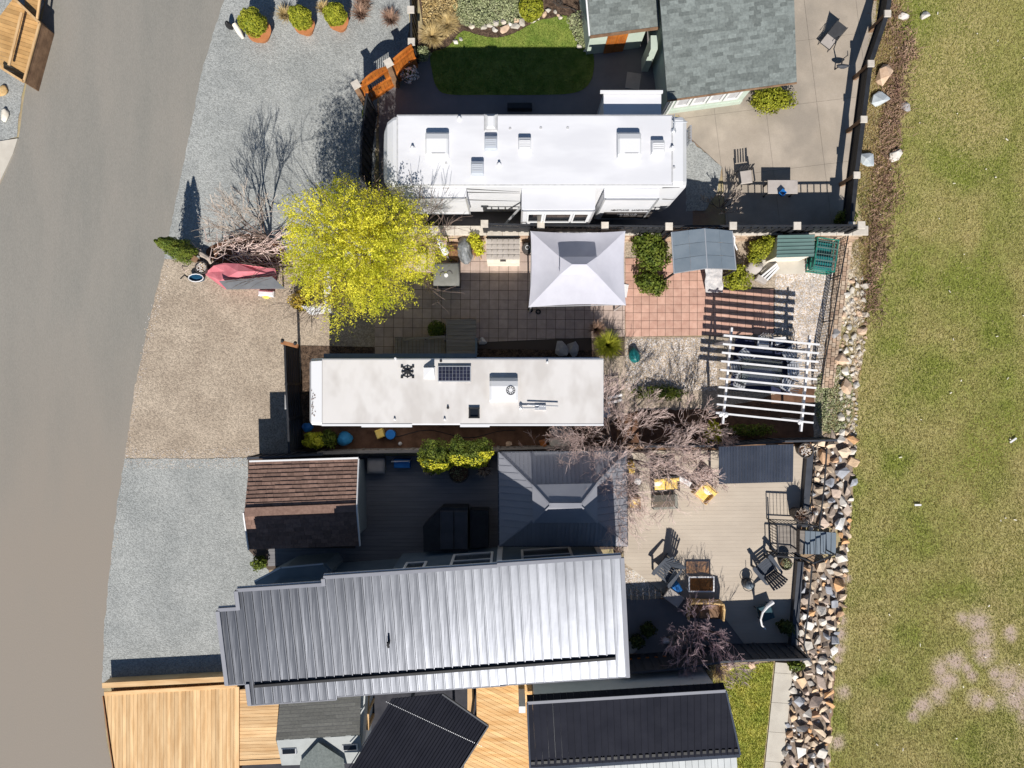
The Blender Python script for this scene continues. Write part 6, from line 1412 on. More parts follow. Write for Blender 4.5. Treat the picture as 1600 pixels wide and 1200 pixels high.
fc = thing('covered_table', 'square grey green covered table with a white disc on top', 'table', P(697, 428)[:]); b = P(697, 428, 0.8); m = MB(); m.cbox((b.x, b.y, 0.045), (0.98, 0.86, 0.76), 0.08); mk(m, 'cover', COVER, fc, True)
m = MB(); b2 = P(697, 430, 0.85); m.lathe((b2.x, b2.y, 0.806), [(0.075, 0), (0.075, 0.03)], 16); mk(m, 'disc', WPLAST, fc)
m = MB()
for s in (-1, 1): m.tube([(b2.x + s * 0.12 + 0.12 * math.cos(t), b2.y + s * 0.02 + 0.16 * math.sin(t), 0.808) for t in (0.3, 0.9, 1.6, 2.3, 3.0)], 0.02, 5)
mk(m, 'cord', BLKPOT, fc)
um = thing('closed_parasol', 'closed white parasol leaning beside the brown wicker chair', 'parasol', P(690, 385)[:]); a, b = P(681, 369, 1.9), P(697, 396, 1.4); m = MB(); m.tube([a, a.lerp(b, 0.4), a.lerp(b, 0.8), b], [0.03, 0.09, 0.12, 0.13], 8); mk(m, 'canopy', PWHITE, um); m = MB(); m.tube([(b.x, b.y, 0.05), (b.x, b.y, 1.5)], 0.03, 6); mk(m, 'pole', FRAME, um)
m = MB(); b = P(709, 396, 0.5); m.cbox((b.x, b.y, 0.3), (0.5, 0.45, 0.12), 0.04, R(-25)); wc = thing('wicker_chair', 'brown woven patio chair between parasol and grey grill cover', 'chair', (b.x, b.y, 0.045)); mk(m, 'seat', WICK, wc); m = MB(); m.tube([(b.x - .3, b.y - .2, 0.5), (b.x - .2, b.y + .25, .75), (b.x + .15, b.y + .3, .75), (b.x + .32, b.y - .1, .5)], 0.03, 6); m.box((b.x, b.y, 0.045), (0.4, 0.4, 0.25), R(-25)); mk(m, 'frame', WICK, wc)
gr = thing('covered_grill', 'grill under a crumpled grey cover beside the lime shrub', 'grill', P(727, 392)[:]); b = P(726, 390, 0.7); m = MB(); m.blob((b.x, b.y, 0.55), (0.30, 0.5, 0.5), 5, 0.16, 16, 10); mk(m, 'cover', mat('grey_vinyl', (0.16, 0.17, 0.18), (0.26, 0.27, 0.28), scale=6, rough=0.5, bump=0.8, bscale=9), gr)
m = MB(); m.box((b.x + .02, b.y, 0.045), (0.4, 0.5, 0.3)); mk(m, 'cart', BLACK, gr)
ps = P(745, 388, 0.9); pl = thing('plant_stand', 'lime leaved shrub in a pot on a slim legged stand', 'plant stand', (ps.x, ps.y, 0.045)); m = MB(); m.lathe((0, -0.12, 0.5), [(0.13, 0), (0.18, 0.28), (0.15, 0.29)], 14); mk(m, 'pot', WICK, pl, local=True)
for k in range(4): t = k * 1.57 + 0.78; m = MB(); m.beam((0.2 * math.cos(t), -0.12 + 0.2 * math.sin(t), 0), (0.12 * math.cos(t), -0.12 + 0.12 * math.sin(t), 0.5), 0.025, 0.025); mk(m, 'leg', WICKL, pl, local=True)
pts = []; nn = []
for i, (dx, dy, r_) in enumerate(((-0.1, 0.35, 0.22), (0.05, 0.1, 0.24), (0.1, -0.1, 0.2), (-0.05, 0.2, 0.2))):
    a, b_ = shell_points((dx, dy, 1.0), (r_, r_, 0.2), 350, 20 + i, 0.5); pts.append(a); nn.append(b_)
tri_cloud('foliage', np.concatenate(pts) + np.array(pl.location), np.concatenate(nn), 0.05, LEAFB, pl, 5)
b = P(824, 388, 0.6); m = MB(); m.lathe((b.x, b.y, 0.045), [(0.16, 0), (0.2, 0.5), (0.22, 0.55), (0.2, 0.6)], 16); bb = single('round_bin', m, BLKPOT, 'black round bin with white swirl beside the hot tub', 'bin'); m = MB(); m.tube([(b.x + .08 * math.cos(t), b.y + .08 * math.sin(t) + .03, 0.655) for t in (0, 1, 2, 3, 4, 5)], 0.014, 5, closed=True); mk(m, 'rim_mark', WPLAST, bb)
b = P(658, 408, 0.55); m = MB(); m.cbox((b.x, b.y, 0.045), (0.40, 0.62, 0.5), 0.02); single('tan_cabinet', m, mat('tan_resin', (0.50, 0.43, 0.24), (0.58, 0.51, 0.32), rough=0.8), 'tan rectangular cabinet at the edge of the yellow tree', 'cabinet')
# timber steps beside the older trailer
st = thing('entry_deck', 'weathered grey entry deck and walkway beside the older trailer', 'deck', P(720, 525)[:])
z = 0.55; planks(PP([(697, 499), (744, 499), (744, 553), (697, 553)], z), 0, 0.142, 0.01, z - 0.03, z, DECKG, st, 'plank')
planks(PP([(617, 527), (696, 525), (696, 554), (617, 554)], 0.35), R(90), 0.142, 0.012, 0.32, 0.35, DECKG, st, 'plank')
m = MB(); m.prism(PP([(698, 500), (743, 500), (743, 552), (698, 552)], z), 0.03, z - 0.035); m.prism(PP([(618, 529), (695, 527), (695, 553), (618, 553)], .35), 0.03, 0.315); mk(m, 'substructure', OLDWOOD, st)
m = MB(); m.beam(P(632, 531, 0.95), P(662, 528, 0.95), 0.09, 0.05); m.beam(P(662, 528, 0.95), P(696, 526, 0.95), 0.09, 0.05); mk(m, 'handrail', DECKG, st)
for px in (632, 662, 694): q = P(px, 529, 0.9); m = MB(); m.beam((q.x, q.y, 0.04), (q.x, q.y, 0.93), 0.07, 0.07); mk(m, 'post', DECKG, st)
m = MB(); m.beam(P(744, 528, 0.9), P(744, 553, 0.9), 0.08, 0.05); mk(m, 'handrail', SLATEP, st)
for py in (529, 552): q = P(744, py, 0.9); m = MB(); m.beam((q.x, q.y, 0.04), (q.x, q.y, 0.9), 0.06, 0.06); mk(m, 'post', SLATEP, st)
# ---- charcoal deck things
ht = thing('spa_cover', 'black hard covered spa in deep shade beside the gazebo', 'spa', P(715, 825)[:]); z = 0.95
m = MB(); m.prism(PP([(661, 822), (690, 793), (731, 793), (731, 862), (662, 862)], z), 0.085, z); mk(m, 'tub', BLACK, ht)
for a, b in ((0.0, 0.49), (0.51, 1.0)): m = MB(); x0_, x1_ = P(688, 0, z).x, P(731, 0, z).x; m.cbox((x0_ + (x1_ - x0_) * (a + b) / 2, P(0, 828, z).y, z + 0.001), ((x1_ - x0_) * (b - a), 1.45, 0.07), 0.03); mk(m, 'cover', NAVY, ht)
m = MB(); m.box((P(749, 826, 0.8).x, P(749, 826, 0.8).y, 0.085), (0.7, 1.4, 0.75)); single('storage_bench', m, BLACK, 'black storage bench between the spa and the gazebo', 'bench')
b = P(587, 728, 0.5); m = MB(); m.cbox((b.x, b.y, 0.085), (0.66, 0.58, 0.5), 0.10); single('grey_ottoman', m, COVERT, 'grey rounded ottoman cover in the deck corner', 'ottoman', smooth=True)
b = P(627, 722, 0.45); cl = thing('blue_cooler', 'blue cooler with white folding handles against the low fence', 'cooler', (b.x, b.y, 0.085)); m = MB(); m.cbox((0.02, -0.06, 0), (0.62, 0.34, 0.35), 0.02); mk(m, 'body', BLUE, cl, local=True); m = MB()
for z in (0.42, 0.5): m.beam((-0.35, 0.08 - z * 0.1, z), (0.33, 0.1 - z * 0.1, z), 0.03, 0.03)
m.beam((-0.35, 0.1, 0), (-0.35, 0.02, 0.5), 0.03, 0.03); m.beam((0.33, 0.1, 0), (0.33, 0.02, 0.5), 0.03, 0.03); mk(m, 'handle', PWHITE, cl, local=True)
# ---- soil strip things
b = P(537, 686, 0.4); m = MB(); m.blob((b.x, b.y, 0.25), (0.32, 0.26, 0.25), 7, 0.15); single('blue_tarp_bundle', m, BLUEL, 'blue tarp bundle on the soil below the older trailer', 'tarp', smooth=True)
b = P(478, 668, 0.4); m = MB(); m.blob((b.x, b.y, 0.2), (0.22, 0.18, 0.2), 8, 0.15); single('blue_bucket', m, BLUE, 'dark blue bucket beside the nose of the older trailer', 'bucket', smooth=True)
b = P(592, 678, 0.5); m = MB(); m.cbox((b.x, b.y, 0.02), (0.3, 0.34, 0.4), 0.03, R(20)); single('yellow_bucket', m, YEL, 'yellow bucket at the side of the older trailer', 'bucket')
b = P(610, 679, 0.4); m = MB(); m.lathe((b.x, b.y, 0.02), [(0.16, 0), (0.19, 0.4), (0.17, 0.41)], 14); single('blue_bin', m, BLUE, 'round blue bin next to the yellow bucket', 'bin')
b = P(624, 694, 0.2); m = MB(); m.lathe((b.x, b.y, 0.02), [(0.08, 0), (0.02, 0.2)], 8); single('white_cone', m, PWHITE, 'small white cone on the brown soil strip', 'cone')
b = P(875, 692, 0.35); m = MB(); m.cbox((b.x, b.y, 0.02), (0.80, 0.34, 0.34), 0.05, R(2)); single('cream_trunk', m, CREAM, 'cream storage trunk on the soil behind the gazebo', 'storage trunk')
b = P(849, 694, 0.3); m = MB(); m.cbox((b.x, b.y, 0.02), (0.24, 0.34, 0.3), 0.03, R(20)); single('orange_block', m, STAIN, 'orange brown wooden block beside the cream trunk', 'block')
b = P(878, 674, 0.5); m = MB(); m.lathe((b.x, b.y, 0.02), [(0.34, 0), (0.34, 0.5), (0.3, 0.55)], 18, sx=1.3, sy=0.7); single('grey_tank', m, SLATEP, 'grey oval tank tucked behind the older trailer', 'tank')
b = P(945, 644, 0.5); m = MB(); m.cbox((b.x + 0.06, b.y, 0.02), (0.28, 0.4, 0.6), 0.02); single('white_box', m, WPLAST, 'white utility box at the tail of the older trailer', 'utility box')
m = MB(); pts = [P(700 + 60 * t, 678 + 6 * math.sin(t * 3), 0.03) for t in [k * 0.25 - 1.5 for k in range(14)]]; m.tube(pts, 0.015, 5); single('garden_hose', m, BLACKP, 'black garden hose lying along the brown soil strip', 'hose')
# ---- lot one things
def deck_chair(px, py, a, label, m1=None):
    b = P(px, py, 0.4); r = thing('patio_armchair', label, 'chair', (b.x, b.y, 0.05), rz=R(a)); m = MB(); m.cbox((0, 0, 0.34), (0.52, 0.5, 0.06), 0.02); mk(m, 'seat', m1 or COVERT, r, local=True)
    m = MB(); m.beam((-0.24, 0.27, 0.4), (-0.24, 0.34, 0.85), 0.03, 0.03); m.beam((0.24, 0.27, 0.4), (0.24, 0.34, 0.85), 0.03, 0.03)
    for k in range(5): m.beam((-0.2 + k * 0.1, 0.28, 0.4), (-0.2 + k * 0.1, 0.34, 0.85), 0.05, 0.015)
    mk(m, 'backrest', BLACK, r, local=True)
    for s in (-1, 1): m = MB(); m.beam((s * 0.27, 0.28, 0.58), (s * 0.27, -0.24, 0.58), 0.05, 0.03); mk(m, 'arm', BLACK, r, local=True)
    for sx in (-1, 1):
        for sy in (-1, 1): m = MB(); m.beam((sx * 0.26, sy * 0.24, 0), (sx * 0.26, sy * 0.24, 0.57 if sy < 0 else 0.57), 0.03, 0.03); mk(m, 'leg', BLACK, r, local=True)
    return r
deck_chair(1164, 277, 8, 'grey cushioned chair at the fence shadow left of the tan table')
tt = thing('patio_table', 'tan square patio table holding a small blue bin, by the fence', 'table', P(1223, 293)[:]); b = P(1223, 292, 0.72); m = MB(); m.cbox((b.x, b.y, 0.70), (1.14, 0.52, 0.03), 0.008); mk(m, 'tabletop', COVERT, tt)
for sx in (-1, 1):
    for sy in (-1, 1): m = MB(); m.beam((b.x + sx * .5, b.y + sy * .2, 0.05), (b.x + sx * .5, b.y + sy * .2, 0.7), 0.05, 0.05); mk(m, 'leg', BLACK, tt)
b2 = P(1223, 301, 0.9); m = MB(); m.lathe((b2.x, b2.y, 0.731), [(0.11, 0), (0.15, 0.2), (0.13, 0.2), (0.1, 0.03)], 4, cap=False); single('blue_tub', m, BLUE, 'small blue tub standing on the tan patio table', 'tub')
# lounge chair and side parts top right
lg = thing('deck_lounger', 'tan folding lounger with navy sling facing the fence corner, top right', 'lounger', P(1298, 52)[:]); b = P(1300, 58, 0.4)
lg.scale = (0.78, 0.78, 0.78); lg.location = (b.x, b.y, 0.05); lg.rotation_euler = (0, 0, R(-38))
m = MB(); m.add([(-0.28, -0.5, 0.35), (0.28, -0.5, 0.35), (0.28, 0.1, 0.3), (-0.28, 0.1, 0.3)], [(0, 1, 2, 3)]); mk(m, 'seat', COVERT, lg, local=True)
m = MB(); m.add([(-0.28, 0.1, 0.3), (0.28, 0.1, 0.3), (0.28, 0.55, 0.85), (-0.28, 0.55, 0.85)], [(0, 1, 2, 3)]); mk(m, 'backrest', BLACK, lg, local=True)
m = MB()
for s in (-1, 1): m.tube([(s * 0.3, 0.57, 0.87), (s * 0.3, 0.1, 0.31), (s * 0.3, -0.52, 0.36)], 0.018, 5); m.tube([(s * 0.3, -0.45, 0), (s * 0.3, 0.2, 0.55), (s * 0.3, -0.25, 0.56)], 0.016, 5); m.tube([(s * 0.3, 0.4, 0), (s * 0.3, -0.15, 0.36)], 0.016, 5)
m.tube([(-0.3, -0.52, 0.36), (0.3, -0.52, 0.36)], 0.018, 5); mk(m, 'frame', BLACK, lg, local=True)
gw = thing('garden_sculpture', 'thin curved black metal heron sculpture on the concrete', 'sculpture', P(1310, 100)[:]); b = P(1309, 104, 0.3); m = MB(); m.tube([(b.x, b.y, 0.05), (b.x + 0.05, b.y - 0.02, 0.5), (b.x - 0.02, b.y + 0.08, 0.75), (b.x + .08, b.y + .14, 0.95), (b.x + .02, b.y + .26, 1.05)], [0.03, 0.03, 0.025, 0.02, 0.012], 6); mk(m, 'neck', BLACK, gw); m = MB(); m.blob((b.x + 0.12, b.y - 0.05, 0.45), (0.24, 0.09, 0.08), 3); mk(m, 'body', NAVY, gw)
b = P(1012, 124, 0.03); m = MB(); m.box((P(989, 127).x, P(989, 127).y, 0.036), (0.55, 0.62, 0.02), R(-8)); single('door_mat', m, COVERT, 'pale door mat on the shaded drive by the orange door', 'mat')
m = MB(); b = P(812, 166, 0.3); m.cbox((b.x, b.y, 0.036), (0.95, 0.22, 0.35), 0.02); single('dark_step', m, BLACK, 'black entry step against the north side of the white trailer', 'step')
b = P(677, 342, 0.3); m = MB(); m.tube([(b.x + .28 * math.cos(t * .5236), b.y + .28 * math.sin(t * .5236), 0.12) for t in range(12)], 0.07, 8, closed=True); single('loose_tyre', m, BLACKP, 'loose tyre lying at the edge of the yellow tree', 'tyre')
# ---- street side things left
pk = thing('tarp_covered_boat', 'small boat under a faded pink tarp beside the brush pile', 'boat', P(372, 432)[:])
z = 0.0
def Q(px, py, z): return P(px, py, z)
vs = [Q(319, 428, 0.05), Q(334, 415, 0.75), Q(350, 411, 0.85), Q(372, 412, 1.05), Q(392, 417, 0.9), Q(430, 420, 0.85), Q(432, 430, 0.9), Q(372, 436, 1.0), Q(345, 438, 0.8), Q(352, 452, 0.05), Q(430, 452, 0.05), Q(330, 425, 0.4), Q(372, 424, 1.18), Q(400, 424, 1.0), Q(351, 424, 0.86)]
m = MB(); m.add(vs, [(0, 1, 11), (1, 2, 14), (1, 14, 11), (2, 3, 12, 14), (3, 4, 13, 12), (4, 5, 6, 13), (13, 6, 7, 12), (12, 7, 8, 14), (14, 8, 11), (11, 8, 0), (0, 8, 9), (8, 7, 10, 9), (7, 6, 10), (5, 4, 3), (3, 2, 1)]); mk(m, 'tarp', PINK, pk)
m = MB(); c = [Q(342, 439, 1.12), Q(425, 432, 1.12), Q(446, 451, 0.98), Q(354, 452, 0.98)]; m.add([p for p in c] + [p - Vector((0, 0, 0.04)) for p in c], [(0, 1, 2, 3), (7, 6, 5, 4), (0, 4, 5, 1), (1, 5, 6, 2), (2, 6, 7, 3), (3, 7, 4, 0)]); gb = thing('grey_board', 'long dark grey board laid on the pink tarp', 'board', P(395, 444)[:]); mk(m, 'panel', GREYBD, gb)
m = MB(); 
for px, py in ((360, 446), (430, 444)): w = P(px, py, 0.95); m.beam((w.x, w.y, 0), (w.x, w.y, 0.96), 0.06, 0.06)
mk(m, 'support', OLDWOOD, gb)
b = P(414, 458, 0.3); m = MB(); m.cbox((b.x, b.y, 0.01), (0.6, 0.22, 0.22), 0.05, R(-4)); o = single('white_cushion', m, PWHITE, 'white and yellow cushion poking out below the grey board', 'cushion'); m = MB(); m.blob((b.x, b.y - .1, 0.12), (0.17, 0.1, 0.08), 2); mk(m, 'yellow_patch', YEL, o)
b = P(306, 434, 0.3); bk = thing('blue_basket', 'oval blue basket with a white rim beside the black pot', 'basket', (b.x, b.y, 0.01)); m = MB(); m.lathe((0, 0, 0), [(0.2, 0), (0.26, 0.28), (0.23, 0.28), (0.17, 0.04)], 18, sx=1.15, sy=0.6, cap=False); m.lathe((0, 0, 0.2), [(0.2, 0.0), (0.01, 0.02)], 16, sx=1.15, sy=0.6, cap=False); mk(m, 'body', mat('deep_blue', (0.01, 0.07, 0.14), rough=0.5), bk, local=True); m = MB(); m.tube([(0.29 * math.cos(t * .5236), 0.15 * math.sin(t * .5236), 0.29) for t in range(12)], 0.02, 6, closed=True); mk(m, 'rim', WPLAST, bk, local=True)
m = MB(); m.tube([P(282, 436, 0.03), P(288, 430, 0.03), P(294, 434, 0.03), P(300, 434, 0.2)], 0.02, 5); single('coiled_hose', m, BLACKP, 'short black hose curling from the blue basket', 'hose')
planter(314, 418, 0.24, 0.5, 'black plant pot between the pointed evergreen and the pink tarp', 'pebbles', z0=0.01, seed=12)
b = P(297, 400, 0.5); m = MB(); m.beam(P(284, 394, 0.55), P(308, 407, 0.5), 0.22, 0.05); bn = single('plank_bench', m, OLDWOOD, 'small brown plank bench beside the evergreen', 'bench'); m = MB(); 
for px, py in ((288, 396), (304, 405)): w = P(px, py, 0.5); m.beam((w.x, w.y, 0), (w.x, w.y, 0.5), 0.05, 0.12)
mk(m, 'leg', OLDWOOD, bn)
b = P(318, 404, 0.3); m = MB(); m.tube([P(304, 396, 0.1), P(314, 397, 0.3), P(325, 404, 0.35), P(330, 412, 0.3)], [0.05, 0.1, 0.09, 0.05], 6); single('driftwood', m, TWIGW, 'pale curved driftwood piece above the black pot', 'driftwood')
# white arbour beam under the yellow tree
ab = thing('white_arbour', 'white beam arbour half hidden under the yellow tree', 'arbour', P(512, 430)[:]); m = MB(); m.beam(P(511, 366, 2.2), P(513, 487, 2.2), 0.24, 0.16); mk(m, 'beam', PWHITE, ab)
for py in (370, 484): q = P(512, py, 2.1); m = MB(); m.beam((q.x, q.y, 0), (q.x, q.y, 2.12), 0.14, 0.14); mk(m, 'post', PWHITE, ab)
m = MB(); m.prism([P2(470, 478, 0.9), P2(508, 478, 0.9), P2(508, 487, 0.9), P2(484, 491, 0.9)], 0.5, 0.9); single('white_bench_box', m, PWHITE, 'white box at the foot of the arbour under the yellow tree', 'box')
# mailbox on slatted fence
b = P(449, 628, 1.3); m = MB(); m.cbox((b.x - 0.04, b.y, 1.0), (0.16, 0.55, 0.3), 0.06); mb_ = single('mailbox', m, FRAME, 'pale metal mailbox hung outside the dark slatted fence', 'mailbox'); m = MB(); m.box((b.x - 0.04, b.y + 0.3, 1.26), (0.14, 0.06, 0.06)); mk(m, 'flag', BLACKP, mb_)
# wooden bin top-left
wb = thing('timber_bin', 'open golden timber bin of framed boards at the top left kerb', 'timber bin', P(35, 60)[:])
z = 0.85; A, B, C, D = P(14, -10, z), P(62, 36, z), P(37, 128, z), P(-2, 104, z)
for (a, b) in ((A, B), (B, C), (C, D)): m = MB(); m.beam(a, b, 0.08, 0.05); mk(m, 'top_rail', CEDAR, wb)
m = MB(); m.beam(P(34, 20, z + 0.01), P(14, 102, z + 0.01), 0.09, 0.05); mk(m, 'top_rail', CEDAR, wb)
for (a, b) in ((A, B), (B, C), (C, D)):
    for k in range(5): m = MB(); zz = 0.08 + k * 0.16; m.beam(Vector((a.x, a.y, zz)), Vector((b.x, b.y, zz)), 0.03, 0.145); mk(m, 'board', STAIN if False else OLDWOOD, wb)
planks([A.xy[:], B.xy[:], C.xy[:], D.xy[:], P2(-40, 60, z)], R(-18), 0.15, 0.01, 0.55, 0.58, mat('honey_board', (0.42, 0.24, 0.09), (0.56, 0.34, 0.14), scale=2, rough=0.7, orand=0.15), wb, 'plank')
wb2 = thing('timber_step', 'second timber board frame cut off by the top picture edge', 'timber frame', P(60, -8)[:]); m = MB(); m.beam(P(66, -30, 0.85), P(58, 30, 0.85), 0.08, 0.05); mk(m, 'rail', CEDAR, wb2); planks(PP([(30, -40), (66, -40), (58, 28), (40, 12)], 0.6), R(-18), 0.15, 0.01, 0.57, 0.6, bpy.data.materials['honey_board'], wb2, 'plank')
for px, py, lab, mt_ in ((1, 140, 'yellow cloth bundle on the gravel at the left picture edge', WICKL), (4, 178, 'pale peach cloth heap on the gravel at the left picture edge', CREAM)):
    b = P(px, py, 0.2); m = MB(); m.blob((b.x, b.y, 0.08), (0.16, 0.24, 0.08), int(px), 0.2); single('cloth_bundle', m, mt_, lab, 'cloth bundle', smooth=True)
# stump ornaments near the top shrubs
b = P(372, 42, 0.2); m = MB(); m.tube([P(366, 38, 0.3), P(374, 50, 0.28), P(380, 60, 0.1)], [0.09, 0.11, 0.06], 7); single('carved_log', m, CREAM, 'pale carved log beside the first round bush', 'log', smooth=True)
b = P(356, 38, 0.4); m = MB(); m.blob((b.x, b.y, 0.3), (0.12, 0.1, 0.3), 4); single('dark_ornament', m, BLACKP, 'small dark ornament beside the pale log', 'ornament', smooth=True)

# ---- deck stairs at the rock bank
sg = thing('deck_steps', 'grey deck steps with black handrails leading down to the rocks', 'steps', P(1260, 842)[:])
xs_ = [1216, 1254, 1262, 1270, 1278, 1286, 1294, 1304]
m = MB(); m.prism(PP([(1214, 822), (1250, 824), (1250, 866), (1212, 866)], 0.09), 0.02, 0.105); mk(m, 'landing', DECKG, sg)
for k in range(7):
    z = 0.42 - k * 0.055; m = MB(); m.prism([P2(1250 + k * 8.2, 829 + k * 0.5, z), P2(1257.6 + k * 8.2, 829.5 + k * 0.5, z), P2(1256.6 + k * 8.2, 866, z), P2(1249.5 + k * 8.2, 866, z)], 0.0, z); mk(m, 'tread', SLATEP if k else DECKG, sg)
def handrail(lab, pts, sp, hh):
    W_ = [P(a, b, z) for a, b, z in pts]; c = sum(W_, Vector()) / len(W_); root = thing('handrail', lab, 'handrail', (c.x, c.y, 0))
    for a, b in zip(W_, W_[1:]):
        m = MB(); m.beam(a, b, 0.05, 0.04); mk(m, 'top_rail', BLACK, root); m = MB(); dn = Vector((0, 0, -hh + 0.12)); m.beam(a + dn, b + dn, 0.03, 0.03); mk(m, 'bottom_rail', BLACK, root)
        n = max(1, round((b - a).length / sp))
        for j in range(n + 1): q = a.lerp(b, j / n); m = MB(); m.beam(q - Vector((0, 0, hh if j in (0, n) else hh - 0.12)), q, 0.04 if j in (0, n) else 0.018, 0.04 if j in (0, n) else 0.018); mk(m, 'post' if j in (0, n) else 'baluster', BLACK, root)
handrail('black handrail with balusters along the upper side of the deck steps', [(1213, 818, 1.1), (1258, 820, 1.1), (1287, 824, 1.0)], 0.14, 0.98)
handrail('black handrail with balusters along the lower side of the deck steps', [(1211, 869, 1.1), (1252, 872, 1.1), (1272, 880, 0.95), (1304, 866, 0.85)], 0.14, 0.85)
handrail('black gate leaf with balusters at the head of the deck steps', [(1214, 822, 1.0), (1216, 866, 1.0)], 0.12, 0.9)
handrail('black railing panel enclosing the corner above the steps', [(1217, 775, 0.02 + 0.98), (1260, 776, 1.0)], 0.14, 0.9) if False else None

# ---- wire mesh fence with block edging on the east of lot two
wf = thing('mesh_fence', 'low wire mesh fence leaning along the white gravel', 'fence', P(1300, 480)[:])
tops = [(1326, 366), (1314, 430), (1302, 500), (1290, 560), (1284, 600)]; W_ = [P(a, b, 0.9) for a, b in tops]
for q in W_: m = MB(); m.beam((q.x, q.y, 0), q, 0.04, 0.04); mk(m, 'post', BLACK, wf)
for a, b in zip(W_, W_[1:]): m = MB(); m.beam(a, b, 0.03, 0.02); mk(m, 'top_rail', BLACK, wf)
m = MB()
for a, b in zip(W_, W_[1:]):
    n = int((b - a).length / 0.11)
    for j in range(n): q = a.lerp(b, j / n); m.beam((q.x, q.y, 0.02), (q.x, q.y, 0.9), 0.012, 0.012)
    for k in range(7): z = 0.05 + k * 0.13; m.beam((a.x, a.y, z), (b.x, b.y, z), 0.012, 0.012)
o = mk(m, 'wire_mesh', BLACK, wf)
eb = structure('block_edging', MB().prism([P2(1314, 372), P2(1326, 372), P2(1296, 600), P2(1284, 600)], 0, 0.05), JOINT)
grid_pieces(PP([(1309, 372), (1330, 372), (1300, 606), (1281, 606)]), R(90 - 5), 0.18, 0.155, 0.02, 0.051, 0.16, BLOCK, eb, 'block', jit=0.015, stagger=0.5)
m = MB(); b = P(1110, 440, 0.6); m.add(*(lambda V: (V[0], V[1]))(cloth(P(1102, 420, 1.6), P(1128, 420, 1.6), P(1130, 457, 0.15), P(1102, 457, 0.15), 12, 10, 0.25, 0))); 
for i, v in enumerate(m.v): m.v[i] = (v[0], v[1], v[2] + 0.06 * math.sin(v[0] * 22) + 0.03 * math.sin(v[0] * 47 + v[1] * 5))
single('silver_tarp', m, SILV, 'rumpled silver white tarp hanging from the panel shelter', 'tarp', smooth=True)
fl = thing('folded_lounger', 'folded white and black lounger lying on the gravel by the storage box', 'lounger', P(1208, 428)[:])
for k in range(3): m = MB(); m.beam(P(1190 + k * 4, 432 + k * 3, 0.3), P(1214 + k * 1.5, 412 + k * 3, 0.3), 0.07, 0.03); mk(m, 'rail', PWHITE, fl)
m = MB(); m.add([P(1193, 432, 0.26), P(1202, 438, 0.26), P(1216, 418, 0.26), P(1212, 412, 0.26)], [(0, 1, 2, 3)]); mk(m, 'sling', BLACK, fl)
b = P(1180, 417, 0.3); m = MB(); m.blob((b.x, b.y, 0.18), (0.34, 0.26, 0.2), 9, 0.2); single('brown_cover_heap', m, COVERT, 'crumpled taupe cover heap beside the folded lounger', 'cover', smooth=True)
b = P(1191, 436, 0.3); m = MB(); m.cbox((b.x, b.y, 0.05), (0.42, 0.22, 0.25), 0.02, R(-28)); single('cardboard_box', m, COVERT, 'small tan box at the end of the folded lounger', 'box')
b = P(992, 555, 0.3); m = MB(); m.blob((b.x, b.y, 0.16), (0.22, 0.3, 0.18), 12, 0.12); single('teal_watering_can', m, TEALP, 'teal plastic watering can on the tan gravel by the grass clump', 'watering can', smooth=True)
b = P(979, 452, 0.5); m = MB(); m.box((b.x, b.y, 0.05), (0.22, 0.5, 0.04), R(-10)); m.box((b.x, b.y, 0.0), (0.08, 0.08, 0.06)); single('white_stand', m, PWHITE, 'small white stand beside the right canopy leg', 'stand')
m = MB()
wc2 = thing('chaise', 'white framed chaise at the top end of the pergola', 'chaise', P(1205, 528)[:])
m = MB(); m.add([P(1206, 528, 0.4), P(1228, 526, 0.4), P(1229, 534, 0.4), P(1212, 540, 0.4)], [(0, 1, 2, 3)]); mk(m, 'sling', PWHITE, wc2); m = MB(); m.tube([P(1206, 528, 0.4), P(1214, 541, 0.4), P(1226, 540, 0.38)], 0.02, 5); m.tube([P(1208, 529, 0.4), P(1208, 529, 0.02)], 0.02, 5); m.tube([P(1227, 530, 0.4), P(1227, 530, 0.02)], 0.02, 5); mk(m, 'frame', BLACK, wc2)
# ================================================================== TREES AND PLANTS
# yellow tree
b = P(600, 425, 0); yt = thing('yellow_tree', 'large spring tree in bright yellow green leaf beside the gravel drive', 'tree', (b.x, b.y, 0)); q = random.Random(5); T_ = MB(); C_ = MB(); tips = []
for d in ((-.55, .3, 1), (.5, .4, 1), (.35, -.55, 1), (-.5, -.5, 1), (0, 0.05, 1.0), (-0.9, -0.1, 1), (0.85, -0.05, 1.1), (0.0, -0.8, 1), (0.1, 0.8, 1)): grow(T_, C_, (b.x, b.y, 0.9), d, 1.65, 0.075, 5, q, 0.48, 0.10, 0.62, (2, 3), tips, None, 0.006, 0.14)
T_.tube([(b.x, b.y, 0), (b.x + .02, b.y + .01, 0.5), (b.x, b.y, 1.1)], [0.19, 0.15, 0.13], 10); mk(T_, 'trunk', BARK, yt, True); mk(C_, 'branches', BARK, yt)
g = np.random.default_rng(4)
cc = np.array([[b.x - 0.10, b.y + 0.08, 4.4]]); rr = np.array([2.30, 2.02, 1.9])
